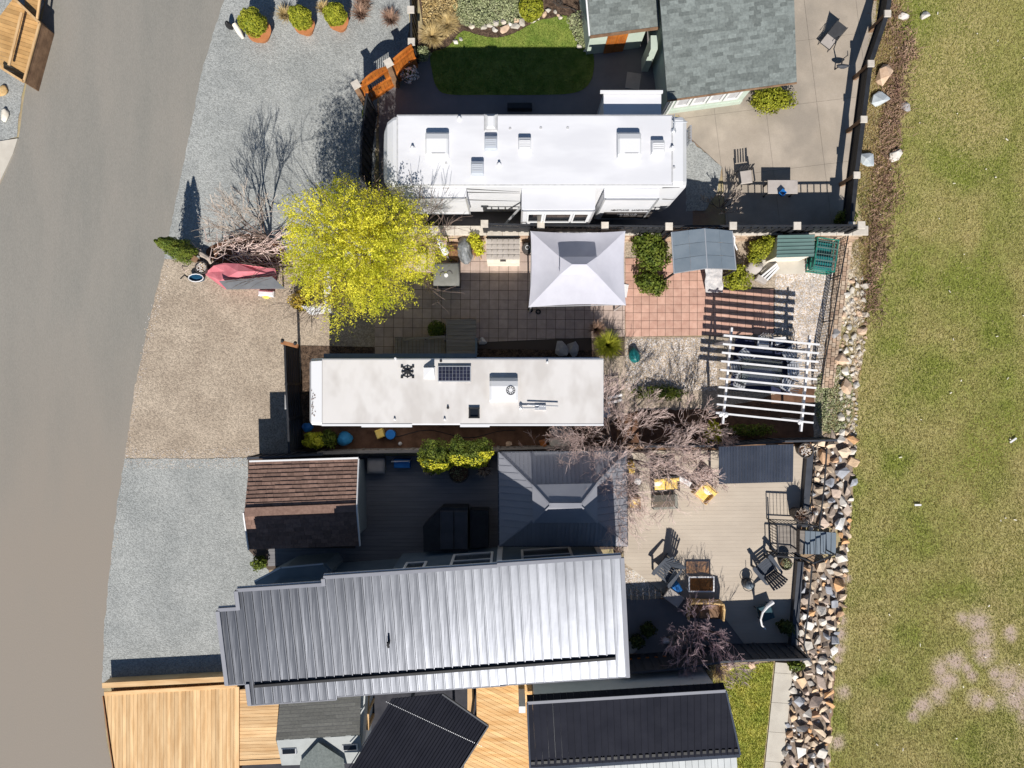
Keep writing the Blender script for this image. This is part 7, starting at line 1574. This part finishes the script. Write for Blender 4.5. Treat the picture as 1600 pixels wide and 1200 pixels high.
# leaf sprays: many short drooping chains filling the crown
n = 3500; d = g.normal(size=(n, 3)); d /= np.linalg.norm(d, axis=1, keepdims=True); az = np.arctan2(d[:, 1], d[:, 0])
rad = (1 - 0.75 * g.uniform(0, 1, n) ** 1.7) * (1 + 0.10 * np.sin(3 * az + 1) + 0.08 * np.sin(7 * az + 2 + 3 * d[:, 2]) + 0.05 * np.sin(13 * az))
rad *= 1 + 0.10 * np.sin(4 * d[:, 0] * 3 + 1) * np.sin(5 * d[:, 1] * 2 + 2); sp = d * rad[:, None] * rr + cc; k = sp[:, 2] > 1.3; sp = sp[k]; d = d[k]; n = len(sp)
L = []; NN = []
for s in range(15):
    t = s / 14.0; dr = d * np.array([1, 1, 0.3]) * (0.25 + 0.4 * g.uniform(0, 1, (n, 1)) ** 2) * t; off = np.stack([g.normal(0, 0.035, n), g.normal(0, 0.035, n), -0.34 * t * t + g.normal(0, 0.04, n)], 1)
    sw = np.stack([np.sin(t * 3 + az[k] * 3) * 0.05, np.cos(t * 3 + az[k] * 4) * 0.05, np.zeros(n)], 1); L.append(sp + dr + off + sw); NN.append(g.normal(size=(n, 3)) + np.array([0, 0, 0.7]))
tri_cloud('foliage', np.concatenate(L), np.concatenate(NN), 0.041, LEAFY, yt, 4, 0.8)

bare_tree(424, 376, 'slender bare tree with a long branching shadow on the grey gravel', [(-0.35, .1, 1), (-.15, -.1, 1.1), (.12, .1, 1.15), (-.5, -.05, 0.8)], 5, 1.25, 0.055, BARK, TWIGW, 21, 0.45, 0.16, kids=(2, 3), thin=0.007)
# low brush pile
bp = P(385, 392, 0); q = random.Random(8); m = MB()
for i in range(150):
    x, y = bp.x + q.gauss(0, 0.75), bp.y + q.gauss(0, 0.28); a = q.gauss(0.1, 0.6); l = q.uniform(0.4, 1.3); z0 = q.uniform(0.05, 0.5); dz = q.uniform(-0.1, 0.5); bend = q.uniform(-0.2, 0.2)
    m.tube([(x, y, z0), (x + l * .5 * math.cos(a), y + l * .5 * math.sin(a) + bend, z0 + dz * .6), (x + l * math.cos(a), y + l * math.sin(a), z0 + dz)], [0.018, 0.012, 0.006], 4)
single('brush_pile', m, TWIGP, 'low tangle of pruned brown branches above the pink tarp', 'brush pile', kind='stuff')
m = MB(); m.prism(smooth_poly(PP([(322, 392), (350, 376), (382, 366), (410, 372), (440, 380), (446, 410), (400, 416), (340, 410)]), 4), 0, 0.03); structure('brush_bed', m, SOIL)
# the big bare tree and company
bare_tree(966, 704, 'big bare tree with fine pink brown twigs spreading over the yellow sofa', [(-.95, .1, .8), (-.7, -.5, .9), (-.35, -.8, .9), (.2, .6, 1), (.8, .05, .9), (.4, -.75, .9), (-.1, .1, 1.25), (-.7, .5, .9), (.05, -.5, 1.1), (.8, -.5, .9), (-.2, -.95, 1.0), (-.95, -.25, 1.0), (-.75, .35, 1.6, 1.15), (-.9, .05, 1.5, 1.1)], 7, 1.12, 0.06, BARK, TWIGP, 31, 0.60, 0.015, kids=(2, 3), thin=0.0038, wob=0.12)
bare_tree(1072, 668, 'second bare tree behind the fence reaching toward the shade roof', [(-.5, .4, 1), (.5, .2, 1), (.2, -.6, 1), (-.3, -.3, 1.1), (.1, .5, 1.2)], 5, 0.74, 0.04, BARK, TWIGP, 33, 0.6, 0.12, kids=(2, 3), thin=0.0055)
bare_tree(1085, 706, 'low spreading bare shrub tree left of the slate shade roof', [(-.7, .2, .6), (.8, .1, .5), (.3, -.7, .6), (-.3, -.6, .5), (.6, .5, .6)], 5, 0.65, 0.035, BARK, TWIGP, 35, 0.65, 0.08, kids=(2, 4), thin=0.006)
bare_tree(1088, 985, 'small bare tree with mauve twigs over the shaded deck corner', [(-.8, .2, .7), (.85, .2, .7), (.2, .8, .7), (.3, -.8, .7), (-.4, -.6, .7), (0, .1, 1), (.8, -.4, .7)], 5, 0.86, 0.045, BARK, TWIGV, 41, 0.55, 0.10, kids=(2, 4), thin=0.0048)
bare_tree(1126, 326, 'little bare shrub with pale twigs below the white trailer tail', [(-.9, .3, .5), (.9, .2, .5), (.2, .7, .6), (.1, -.5, .6), (-.4, .5, .7), (.6, .6, .6)], 4, 0.42, 0.022, BARK, TWIGW, 43, 0.5, 0.2, name='bare_shrub', kids=(2, 3), thin=0.009)
bare_tree(905, 20, 'small dead shrub in the bed beside the sage shed', [(-.6, .3, .5), (.6, .4, .5), (.2, -.6, .5)], 4, 0.4, 0.03, BLKPOT, BLKPOT, 45, 0.5, 0.2, name='bare_shrub', kids=(2, 3), thin=0.008)
# evergreens
conifer(297, 398, 2.7, 0.48, 6500, 0.045, [LEAFG], 'tall pointed evergreen leaning over the road edge by the gravel', 51, tops=((0, 0, 1.0), (0.22, 0.04, 1.05)))
def potted(px, py, rx, ry, h, label, seed):
    b = P(px, py, 0.0); rt = thing('potted_bush', label, 'potted bush', (b.x, b.y, 0.01), 'round bushes in terracotta pots'); m = MB(); m.lathe((0, 0, 0), [(rx * .55, 0), (rx * .88, 0.42), (rx * .95, 0.45), (rx * .8, 0.45)], 18); mk(m, 'pot', TERR, rt, local=True)
    pts, nn = shell_points((b.x, b.y + 0.0, 0.45 + h / 2), (rx, ry, h / 2), 4200, seed, 0.25, 0.08); tri_cloud('foliage', pts, nn, 0.04, LEAFL, rt, seed)
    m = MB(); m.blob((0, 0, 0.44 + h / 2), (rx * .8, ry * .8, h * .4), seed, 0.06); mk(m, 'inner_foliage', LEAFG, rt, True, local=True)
potted(411, 57, .50, .44, 1.3, 'terracotta potted lime bush nearest the pale log', 1); potted(481, 48, .42, .40, 1.1, 'middle lime bush of the three in terracotta pots', 2); potted(533, 42, .42, .38, 1.0, 'terracotta potted lime bush nearest the red leaved plants', 3)
shrub(830, 12, 0.4, (0.48, 0.52, 0.38), 3500, 0.035, LEAFL, 'round_bush', 'clipped round lime bush at the lawn edge', seed=4, lump=0.04, fill=0.15)
shrub(1015, 392, 0.7, (0.72, 0.95, 0.6), 4200, 0.055, LEAFG, 'leafy_shrub', 'large green shrub between the canopy and the panel shelter', seed=5, lobes=[(-.1, .3, .1, (.6, .55, .5), .6), (.15, -.2, 0, (.6, .6, .5), .6)])
shrub(1019, 441, 0.45, (0.62, 0.55, 0.4), 2600, 0.05, LEAFG, 'leafy_shrub', 'smaller flowering green shrub directly below the large green shrub', seed=6, lobes=[(-.15, .0, 0, (.5, .45, .38), .6), (.2, -.1, -.05, (.42, .4, .3), .4)])
shrub(1152, 437, 0.6, (0.6, 0.5, 0.45), 4200, 0.04, LEAFL, 'feathery_conifer', 'rounded lime green conifer between silver tarp and pergola shadow', 'shrub', 7, lobes=[(0, 0, 0, (.55, .42, .45), .6), (-.05, .35, .1, (.28, .25, .35), .25)])
shrub(1188, 388, 0.7, (0.55, 0.42, 0.5), 4200, 0.04, LEAFL, 'feathery_conifer', 'slanting lime green conifer left of the green storage box', 'shrub', 8, lobes=[(0, 0, 0, (.42, .36, .5), .5), (.28, .22, .1, (.3, .26, .4), .3), (-.1, -.3, -.2, (.3, .28, .3), .2)])
shrub(682, 514, 0.35, (0.36, 0.33, 0.3), 1500, 0.035, LEAFG, 'round_bush', 'small round green bush in shade beside the entry deck', seed=9, lump=0.06)
shrub(492, 688, 0.6, (0.52, 0.35, 0.5), 2600, 0.05, LEAFB, 'lime_shrub', 'yellow green shrub by the nose of the older trailer', seed=10, lobes=[(0, 0, 0, (.42, .3, .45), 1)])
shrub(512, 686, 0.45, (0.36, 0.34, 0.4), 1400, 0.045, LEAFG, 'leafy_shrub', 'dark green shrub right of the yellow green shrub', seed=12)
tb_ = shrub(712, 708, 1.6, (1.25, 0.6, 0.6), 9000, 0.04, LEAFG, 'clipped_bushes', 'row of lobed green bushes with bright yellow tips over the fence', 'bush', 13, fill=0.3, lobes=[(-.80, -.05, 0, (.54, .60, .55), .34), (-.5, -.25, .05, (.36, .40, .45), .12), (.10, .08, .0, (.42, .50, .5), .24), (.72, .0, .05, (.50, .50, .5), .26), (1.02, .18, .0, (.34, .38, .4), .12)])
c = P(712, 708, 1.6); A_ = []; B_ = []
for i, (dx, dy, rx, ry) in enumerate(((-.80, -.05, .59, .68), (-.5, -.25, .4, .46), (.10, .08, .46, .57), (.72, 0, .55, .57), (1.02, .18, .38, .44))):
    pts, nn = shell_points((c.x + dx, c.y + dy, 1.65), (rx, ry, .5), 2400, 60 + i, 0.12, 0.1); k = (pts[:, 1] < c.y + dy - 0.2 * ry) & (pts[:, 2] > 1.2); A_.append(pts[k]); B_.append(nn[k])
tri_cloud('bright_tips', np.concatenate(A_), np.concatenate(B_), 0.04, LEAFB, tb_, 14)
shrub(1113, 676, 0.6, (0.34, 0.42, 0.5), 1600, 0.05, LEAFB, 'lime_shrub', 'golden green shrub at the end of the fence below the pergola', seed=15)
shrub(1170, 672, 0.3, (1.0, 0.25, 0.25), 1400, 0.04, LEAFG, 'low_shrubs', 'low dark planting in the shade below the pergola', 'ground cover', 16, core=False)
shrub(1030, 614, 0.2, (1.0, 0.28, 0.2), 1800, 0.045, LEAFG, 'low_hedge', 'low green planting strip on the gravel right of the trailer tail', 'ground cover', 17, core=False)
shrub(1322, 340, 0.5, (0.4, 0.28, 0.4), 900, 0.05, LEAFG, 'corner_shrub', 'small green shrub in the shaded fence corner', seed=18)
shrub(1206, 155, 0.3, (0.82, 0.5, 0.25), 3600, 0.045, LEAFL, 'edge_planting', 'bright low planting at the corner of the sage roof', 'ground cover', 19, core=False, lump=0.25)
shrub(640, 115, 0.7, (0.34, 0.34, 0.3), 260, 0.05, PWHITE, 'white_blossom_bush', 'white flowering bush behind the orange gate', seed=20)
shrub(661, 84, 0.35, (0.25, 0.28, 0.25), 900, 0.035, LEAFS, 'potted_plant', 'pale green plant between gate post and lawn', 'plant', 21)
shrub(1244, 1040, 0.25, (0.3, 0.2, 0.2), 500, 0.06, LEAFG, 'corner_shrub', 'small green shrub where the concrete path meets the fence', seed=22, core=False)
shrub(470, 470, 0.4, (0.42, 0.4, 0.4), 1800, 0.045, mat('orange_leaf', (0.40, 0.27, 0.03), (0.55, 0.42, 0.06), scale=4, rough=0.7, irand=0.3, transl=0.3), 'orange_shrub', 'small orange yellow shrub at the foot of the yellow tree', 'shrub', 23)
shrub(572, 178, 0.5, (0.15, 0.3, 0.3), 500, 0.04, LEAFG, 'fence_shrub', 'small green shrub against the black fence in tree shadow', seed=24)
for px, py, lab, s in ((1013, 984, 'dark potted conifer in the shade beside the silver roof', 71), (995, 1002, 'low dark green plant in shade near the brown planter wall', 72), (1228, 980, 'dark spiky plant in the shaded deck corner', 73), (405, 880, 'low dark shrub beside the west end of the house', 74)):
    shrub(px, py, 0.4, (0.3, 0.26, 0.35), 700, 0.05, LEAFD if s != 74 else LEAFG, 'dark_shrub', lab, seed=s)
# loose brush between the clumps
for k_, (bx_, by_) in enumerate(((1392, 30), (1412, 92), (1394, 172), (1384, 236), (1366, 352), (1362, 470), (1390, 300), (1402, 150), (1374, 384))):
    q = random.Random(200 + k_); m = MB(); b = P(bx_, by_)
    for i in range(220):
        x, y = b.x + q.gauss(0, 0.28), b.y + q.gauss(0, 0.55); a = q.uniform(0, 6.28); l = q.uniform(0.08, 0.3); m.tube([(x, y, 0.0), (x + l * .5 * math.cos(a), y + l * .5 * math.sin(a), 0.14), (x + l * math.cos(a), y + l * math.sin(a), 0.22)], [0.012, 0.009, 0.004], 3)
    tag(mk(m, 'dry_brush', BRUSH), 'loose dry brown brush along the bank outside the east fence', 'brush', kind='stuff')
# grasses
for i, (px, py, r_, h, n, mt_, lab) in enumerate(((948, 540, 0.55, 0.75, 900, LEAFL, 'tall green gold grass clump by the trailer tail'), (448, 28, 0.35, 0.5, 260, STRAW, 'straw grass tuft between first and second potted bush'), (508, 18, 0.3, 0.45, 260, STRAW, 'straw grass tuft between second and third potted bush'),
        (566, 26, 0.42, 0.6, 220, BRUSH, 'red brown spiky grass right of the third potted bush'), (612, 34, 0.4, 0.5, 260, BRUSH, 'dry red brown grass beside the short black fence'), (676, 60, 0.5, 0.4, 700, STRAW, 'dry grass clump in the bed left of the lawn'), (700, 42, 0.5, 0.4, 700, STRAW, 'spread of dry gold grass above the lawn corner'),
        (1120, 1045, 0.45, 0.4, 500, STRAW, 'dry grass strip behind the mauve tree'), (930, 516, 0.35, 0.9, 220, BRUSH, 'dry reed clump below the right canopy corner'), (572, 8, 0.4, 0.6, 200, BRUSH, 'red leaved spiky plant at the top picture edge'))):
    tuft(px, py, r_, h, n, mt_, lab, 80 + i)
pts, nn = shell_points((0, 0, 0), (1, 1, 1), 10, 1)
g = np.random.default_rng(9)
def cover(name, label, poly, n, leaf, mat_, seed, h=0.25, kind='stuff', z=0.05):
    g = np.random.default_rng(seed); a = np.array(poly); lo, hi = a.min(0), a.max(0); x = g.uniform(lo[0], hi[0], n * 2); y = g.uniform(lo[1], hi[1], n * 2); k = inpoly_np(x, y, poly); x, y = x[k][:n], y[k][:n]; n = len(x)
    zz = z + h * g.uniform(0, 1, n) ** 1.5 * (0.55 + 0.45 * np.sin(x * 4.1 + seed) * np.sin(y * 4.7 + 1)); p = np.stack([x, y, np.abs(zz)], 1)
    o = tri_cloud(name, p, g.normal(size=(n, 3)) + np.array([0, 0, 0.8]), leaf, mat_, None, seed, 0.9); tag(o, label, 'ground cover', kind=kind); return o
cover('ground_cover', 'silvery green lavender bed above the lawn', smooth_poly(PP([(712, -20), (815, -20), (812, 34), (770, 42), (735, 44), (714, 30)]), 3), 9000, 0.045, LEAFS, 3)
cover('ground_cover', 'mixed dry shrubs in the bed beside the gate fence', smooth_poly(PP([(664, -20), (712, -20), (712, 40), (690, 66), (666, 60)]), 3), 4500, 0.05, STRAW, 4)
cover('ground_cover', 'brown and green bedding plants beside the sage shed', smooth_poly(PP([(886, 28), (918, 20), (922, 78), (904, 70), (892, 50)]), 3), 1500, 0.045, LEAFS, 5, h=0.15)
for i, (pts_) in enumerate(([(1402, 50), (1424, 45), (1428, 80), (1410, 120), (1398, 100)], [(1380, 105), (1404, 100), (1410, 130), (1392, 160), (1378, 140)], [(1376, 180), (1402, 176), (1406, 228), (1388, 240), (1372, 220)], [(1364, 250), (1396, 248), (1392, 330), (1372, 345), (1356, 320)], [(1356, 400), (1378, 395), (1372, 440), (1352, 450)])):
    cover('brushwood', 'red brown dry brush on the grass bank, clump %s' % ('under the top fence post', 'between the two pale boulders', 'above the split pale rocks', 'below the split pale rocks', 'beyond the retaining wall corner')[i] , smooth_poly(PP(pts_), 3), 650, 0.045, BRUSH, 30 + i, 0.3, z=0.0)
cover('ground_cover', 'low sage green cover on the bank right of the pergola', smooth_poly(PP([(1276, 590), (1325, 575), (1328, 660), (1282, 672)]), 3), 4500, 0.04, LEAFS, 40, 0.12, z=0.01)

# ================================================================== ROCKS
rb_poly = PP([(1272, 690), (1310, 676), (1332, 672), (1330, 760), (1324, 850), (1316, 940), (1300, 1010), (1297, 1090), (1292, 1150), (1288, 1250), (1218, 1250), (1226, 1160), (1238, 1040), (1252, 1030), (1244, 1020), (1250, 960), (1254, 884), (1312, 870), (1310, 828), (1276, 824), (1262, 826), (1268, 780)])
bank = structure('rock_bank', MB().prism(smooth_poly(rb_poly, 2), 0.0, 0.03), mat('rubble_fines', (0.16, 0.12, 0.09), (0.32, 0.26, 0.21), scale=5, rough=1, bump=0.8, bscale=26)); q = random.Random(17); placed = []
lo = (min(p[0] for p in rb_poly), min(p[1] for p in rb_poly)); hi = (max(p[0] for p in rb_poly), max(p[1] for p in rb_poly))
cnt = 0
for R0, tries in ((0.30, 260), (0.23, 1500), (0.17, 5000), (0.12, 8000), (0.08, 6000)):
    for _ in range(tries):
        x, y = q.uniform(lo[0], hi[0]), q.uniform(lo[1], hi[1]); r_ = R0 * q.uniform(0.85, 1.12)
        if not inpoly(x, y, rb_poly) or (R0 > 0.28 and q.random() < 0.5): continue
        if any((x - a) ** 2 + (y - b) ** 2 < ((r_ + c) * 0.80) ** 2 for a, b, c in placed): continue
        placed.append((x, y, r_)); 
stuffm = MB()
for i, (x, y, r_) in enumerate(placed):
    if i < 298: rock(ROCKS[q.randrange(14)], (x, y, r_ * 0.42 + q.uniform(0, 0.08)), (r_ * q.uniform(1.0, 1.35), r_ * q.uniform(0.75, 1.05), r_ * q.uniform(0.5, 0.75)), bank, 'rock', q)
    else:
        stuffm.blob((x, y, r_ * 0.4), (r_, r_ * 0.8, r_ * 0.6), i, 0.3, 6, 4)
if len(placed) > 298: o = mk(stuffm, 'rock', ramp_random('small_rubble', [(0.40, 0.40, 0.40), (0.50, 0.26, 0.12), (0.55, 0.50, 0.44), (0.30, 0.24, 0.20)], island=True), bank); o['kind'] = 'stuff'
# dark rocks between kerb and railing, lower run
dr_poly = PP([(1250, 884), (1266, 884), (1260, 960), (1252, 1010), (1240, 1020)])
# pale stones round the lawn bed
lst = thing('bed_edging', 'row of pale field stones edging the lawn bed', 'stone edging', P(800, 45)[:]); q = random.Random(3)
for px, py, s in ((737, 42, .14), (756, 43, .14), (765, 40, .15), (773, 47, .13), (774, 37, .17), (789, 46, .22), (786, 36, .14), (796, 38, .13), (805, 43, .19), (806, 35, .14), (816, 36, .17), (833, 33, .13), (842, 28, .10), (850, 24, .13), (857, 17, .13), (868, 19, .10), (872, 24, .09), (875, 28, .10), (905, 74, .11), (917, 79, .13), (919, 62, .07), (919, 52, .07), (900, 62, .06), (712, 66, .13), (720, 62, .10)):
    p = P(px, py, 0.05); rock(PALES[q.randrange(8)], (p.x, p.y, 0.06 + s * .3), (s * 1.25, s * .9, s * .6), lst, 'stone', q)
TANR = mat('tan_rock', (0.58, 0.40, 0.27), (0.68, 0.50, 0.36), scale=5, rough=0.9, bump=0.4); BLUER = mat('blue_grey_rock', (0.44, 0.49, 0.52), (0.58, 0.62, 0.64), scale=5, rough=0.9, bump=0.4); DARKR = mat('grey_rock', (0.30, 0.29, 0.29), (0.42, 0.40, 0.39), scale=5, rough=0.9, bump=0.4); PALR = mat('cream_rock', (0.56, 0.52, 0.46), (0.66, 0.62, 0.57), scale=5, rough=0.9, bump=0.4)
for px, py, s, lab in ((1381, 118, .46, 'large tan boulder on the bank beside the top right fence'), (1371, 157, .42, 'pale blue grey boulder below the tan boulder'), (1413, 25, .24, 'small pale boulder near the top right fence post'), (1446, 24, .24, 'pale boulder at the meadow edge, top right'), (1354, 248, .40, 'mottled green grey rock against the fence'), (1399, 242, .34, 'split white rock on the grass bank'), (1415, 168, .26, 'grey brown rock on the bank, right of the blue grey boulder'),
        (1333, 368, .28, 'white rock at the corner of the retaining wall'), (1314, 560, .34, 'pale tan rock on the bank right of the pergola'), (1322, 604, .36, 'flat orange tan rock beside the sage ground cover'), (1336, 250, .14, 'sliver of white rock inside the fence'), (1138, 1042, .24, 'small cream rock by the dry grass strip'), (1175, 1040, .2, 'small cream rock next to the back lawn corner'), (1306, 520, .3, 'grey white rock in the stone strip'), (878, 545, .4, 'large dark rock in the shaded bed by the older trailer'), (895, 546, .34, 'rounded grey rock in the shaded bed by the older trailer'), (754, 533, .2, 'small rock at the foot of the entry deck'), (795, 694, .16, 'single pink rock on the brown soil strip')):
    p = P(px, py, 0.1); me = PALES[q.randrange(8)].copy(); me.materials.clear(); me.materials.append(TANR if ('tan' in lab.split()[:3] or 'pink' in lab or 'cream' in lab) else BLUER if 'blue grey boulder below' in lab or lab.startswith('mottled') else DARKR if 'dark' in lab.split()[:2] or 'grey' in lab.split()[:2] else PALR)
    o = rock(me, (p.x, p.y, s * .3), (s * 1.1, s * .85, s * .6), None, 'boulder', q); tag(o, lab, 'boulder')
wr = structure('stone_strip', MB().prism(rough_poly(PP([(1322, 376), (1340, 372), (1346, 420), (1352, 470), (1348, 560), (1334, 620), (1336, 690), (1290, 690), (1284, 600), (1296, 600)]), 0.2, 0.05), 0, 0.012), mat('pale_grit', (0.46, 0.38, 0.28), (0.62, 0.54, 0.45), scale=2.5, rough=1, bump=0.8, bscale=24, c3=(0.30, 0.26, 0.14), s3=0.8, vor=(16, 0.35)))
PW = PP([(1318, 440), (1352, 430), (1352, 540), (1338, 600), (1338, 700), (1310, 690), (1312, 610), (1304, 540)]); q = random.Random(23); pl = []
for _ in range(5000):
    x, y = q.uniform(12.5, 13.9), q.uniform(-2.6, 4.2); r_ = q.uniform(0.06, 0.22)
    if inpoly(x, y, PW) and all((x - a) ** 2 + (y - b) ** 2 > ((r_ + c) * .85) ** 2 for a, b, c in pl): pl.append((x, y, r_))
for x, y, r_ in pl[:170]: rock(PALES[q.randrange(8)], (x, y, r_ * .3), (r_ * 1.2, r_ * .9, r_ * .6), wr, 'stone', q)
# river pebbles in the gravel garden
def pebbles(poly, n, s0, s1, seed, label, z=0.012):
    g = np.random.default_rng(seed); a = np.array(poly); lo, hi = a.min(0), a.max(0); x = g.uniform(lo[0], hi[0], n * 2); y = g.uniform(lo[1], hi[1], n * 2); k = inpoly_np(x, y, poly); x, y = x[k][:n], y[k][:n]; n = len(x)
    s = g.uniform(s0, s1, n); oc = np.array([[1, 0, 0], [0, 1, 0], [-1, 0, 0], [0, -1, 0], [0, 0, 0.7]]); a_ = g.uniform(0, 6.28, n); ca, sa = np.cos(a_), np.sin(a_); e = g.uniform(0.6, 1.0, n)
    vx = oc[None, :, 0] * s[:, None]; vy = oc[None, :, 1] * (s * e)[:, None]; X = x[:, None] + vx * ca[:, None] - vy * sa[:, None]; Y = y[:, None] + vx * sa[:, None] + vy * ca[:, None]; Z = z + oc[None, :, 2] * s[:, None] + g.uniform(0, 0.3, (n, 5)) * s[:, None]
    v = np.stack([X, Y, Z], 2).reshape(-1, 3); f = np.array([[0, 1, 4], [1, 2, 4], [2, 3, 4], [3, 0, 4]]); F = (f[None] + 5 * np.arange(n)[:, None, None]).reshape(-1)
    me = bpy.data.meshes.new('pebbles'); me.vertices.add(len(v)); me.vertices.foreach_set('co', v.ravel().astype(np.float32)); me.loops.add(len(F)); me.loops.foreach_set('vertex_index', F.astype(np.int32)); me.polygons.add(len(F) // 3); me.polygons.foreach_set('loop_start', np.arange(0, len(F), 3, dtype=np.int32)); me.polygons.foreach_set('loop_total', np.full(len(F) // 3, 3, np.int32)); me.materials.append(PEBBLE); me.update(calc_edges=True)
    o = bpy.data.objects.new('pebbles', me); COL.objects.link(o); tag(o, label, 'gravel', kind='stuff')
pebbles(PP([(1212, 408), (1300, 408), (1304, 470), (1290, 540), (1282, 600), (1236, 600), (1236, 522), (1210, 522)]), 22000, 0.018, 0.045, 5, 'white and tan river pebbles beside the pergola')
pebbles(PP([(978, 530), (1100, 528), (1120, 540), (1120, 610), (978, 610)]), 9000, 0.015, 0.03, 6, 'tan pebbles between the grass clump and the pergola')
pebbles(PP([(972, 884), (1000, 898), (1036, 930), (972, 930)]), 1500, 0.012, 0.03, 8, 'pebbles at the corner of the silver roof', 0.08)

pebbles(PP([(198, 700), (400, 700), (398, 732), (190, 732)]), 1100, 0.010, 0.022, 9, 'loose stones spilled along the join of the tan and grey gravel', 0.016)
pebbles(PP([(228, 500), (262, 408), (268, 404), (214, 640), (200, 716), (190, 800), (176, 900), (170, 900), (188, 780), (197, 700)]), 2500, 0.010, 0.026, 10, 'stray gravel along the edge of the road', 0.008)
# ================================================================== LAST SMALL THINGS
m = MB(); b0 = P(980, 1036, 0.3); bx = thing('planter_wall', 'rust brown timber planter wall in shade by the back fence', 'planter', P(1015, 1035)[:])
for k in range(3): m = MB(); m.beam(P(978, 1036 + k * 3, 0.45 - k * .12), P(1056, 1030 + k * 3, 0.45 - k * .12), 0.3 if k == 0 else 0.05, 0.13); mk(m, 'board', STAIN, bx)
shrub(1058, 1000, 0.3, (0.35, 0.3, 0.25), 350, 0.05, TWIGW, 'dry_perennial', 'dry perennial clump in shade left of the mauve tree', seed=90, core=False)
b = P(985, 1010, 0.3); m = MB(); m.lathe((b.x, b.y, 0.08), [(0.22, 0), (0.26, 0.3), (0.2, 0.32)], 14); single('round_pot', m, COVERT, 'round grey pot in shade at the silver roof corner', 'pot')
b = P(1042, 1003, 0.3); m = MB(); m.blob((b.x, b.y, 0.2), (0.15, 0.12, 0.12), 3); single('pale_stone', m, PWHITE, 'small pale stone in shade beside the mauve tree', 'stone', smooth=True)
# white flecks in the meadow: scattered fallen papers / leaves
m = MB(); q = random.Random(77)
for i in range(45):
    x, y = q.uniform(14.2, 20.5), q.uniform(-15, 15); m.box((x, y, 0.06), (q.uniform(.03, .12), q.uniform(.02, .04), 0.015), q.uniform(0, 3))
o = single('dry_leaves', m, CREAM, 'pale fallen leaves scattered over the meadow', 'leaves'); o['kind'] = 'stuff'
m = MB()
for px, py, l, a in ((1434, 789, .26, 0), (1385, 22, 0, 0), (1583, 688, .3, .6)):
    if l: b = P(px, py, 0.08); m = MB(); m.box((b.x, b.y, 0.07), (l, .07, 0.03), a); single('paper_scrap', m, PWHITE, 'white scrap on the meadow ' + ('level with the silver roof deck' if a == 0 else 'at the right picture edge'), 'scrap')
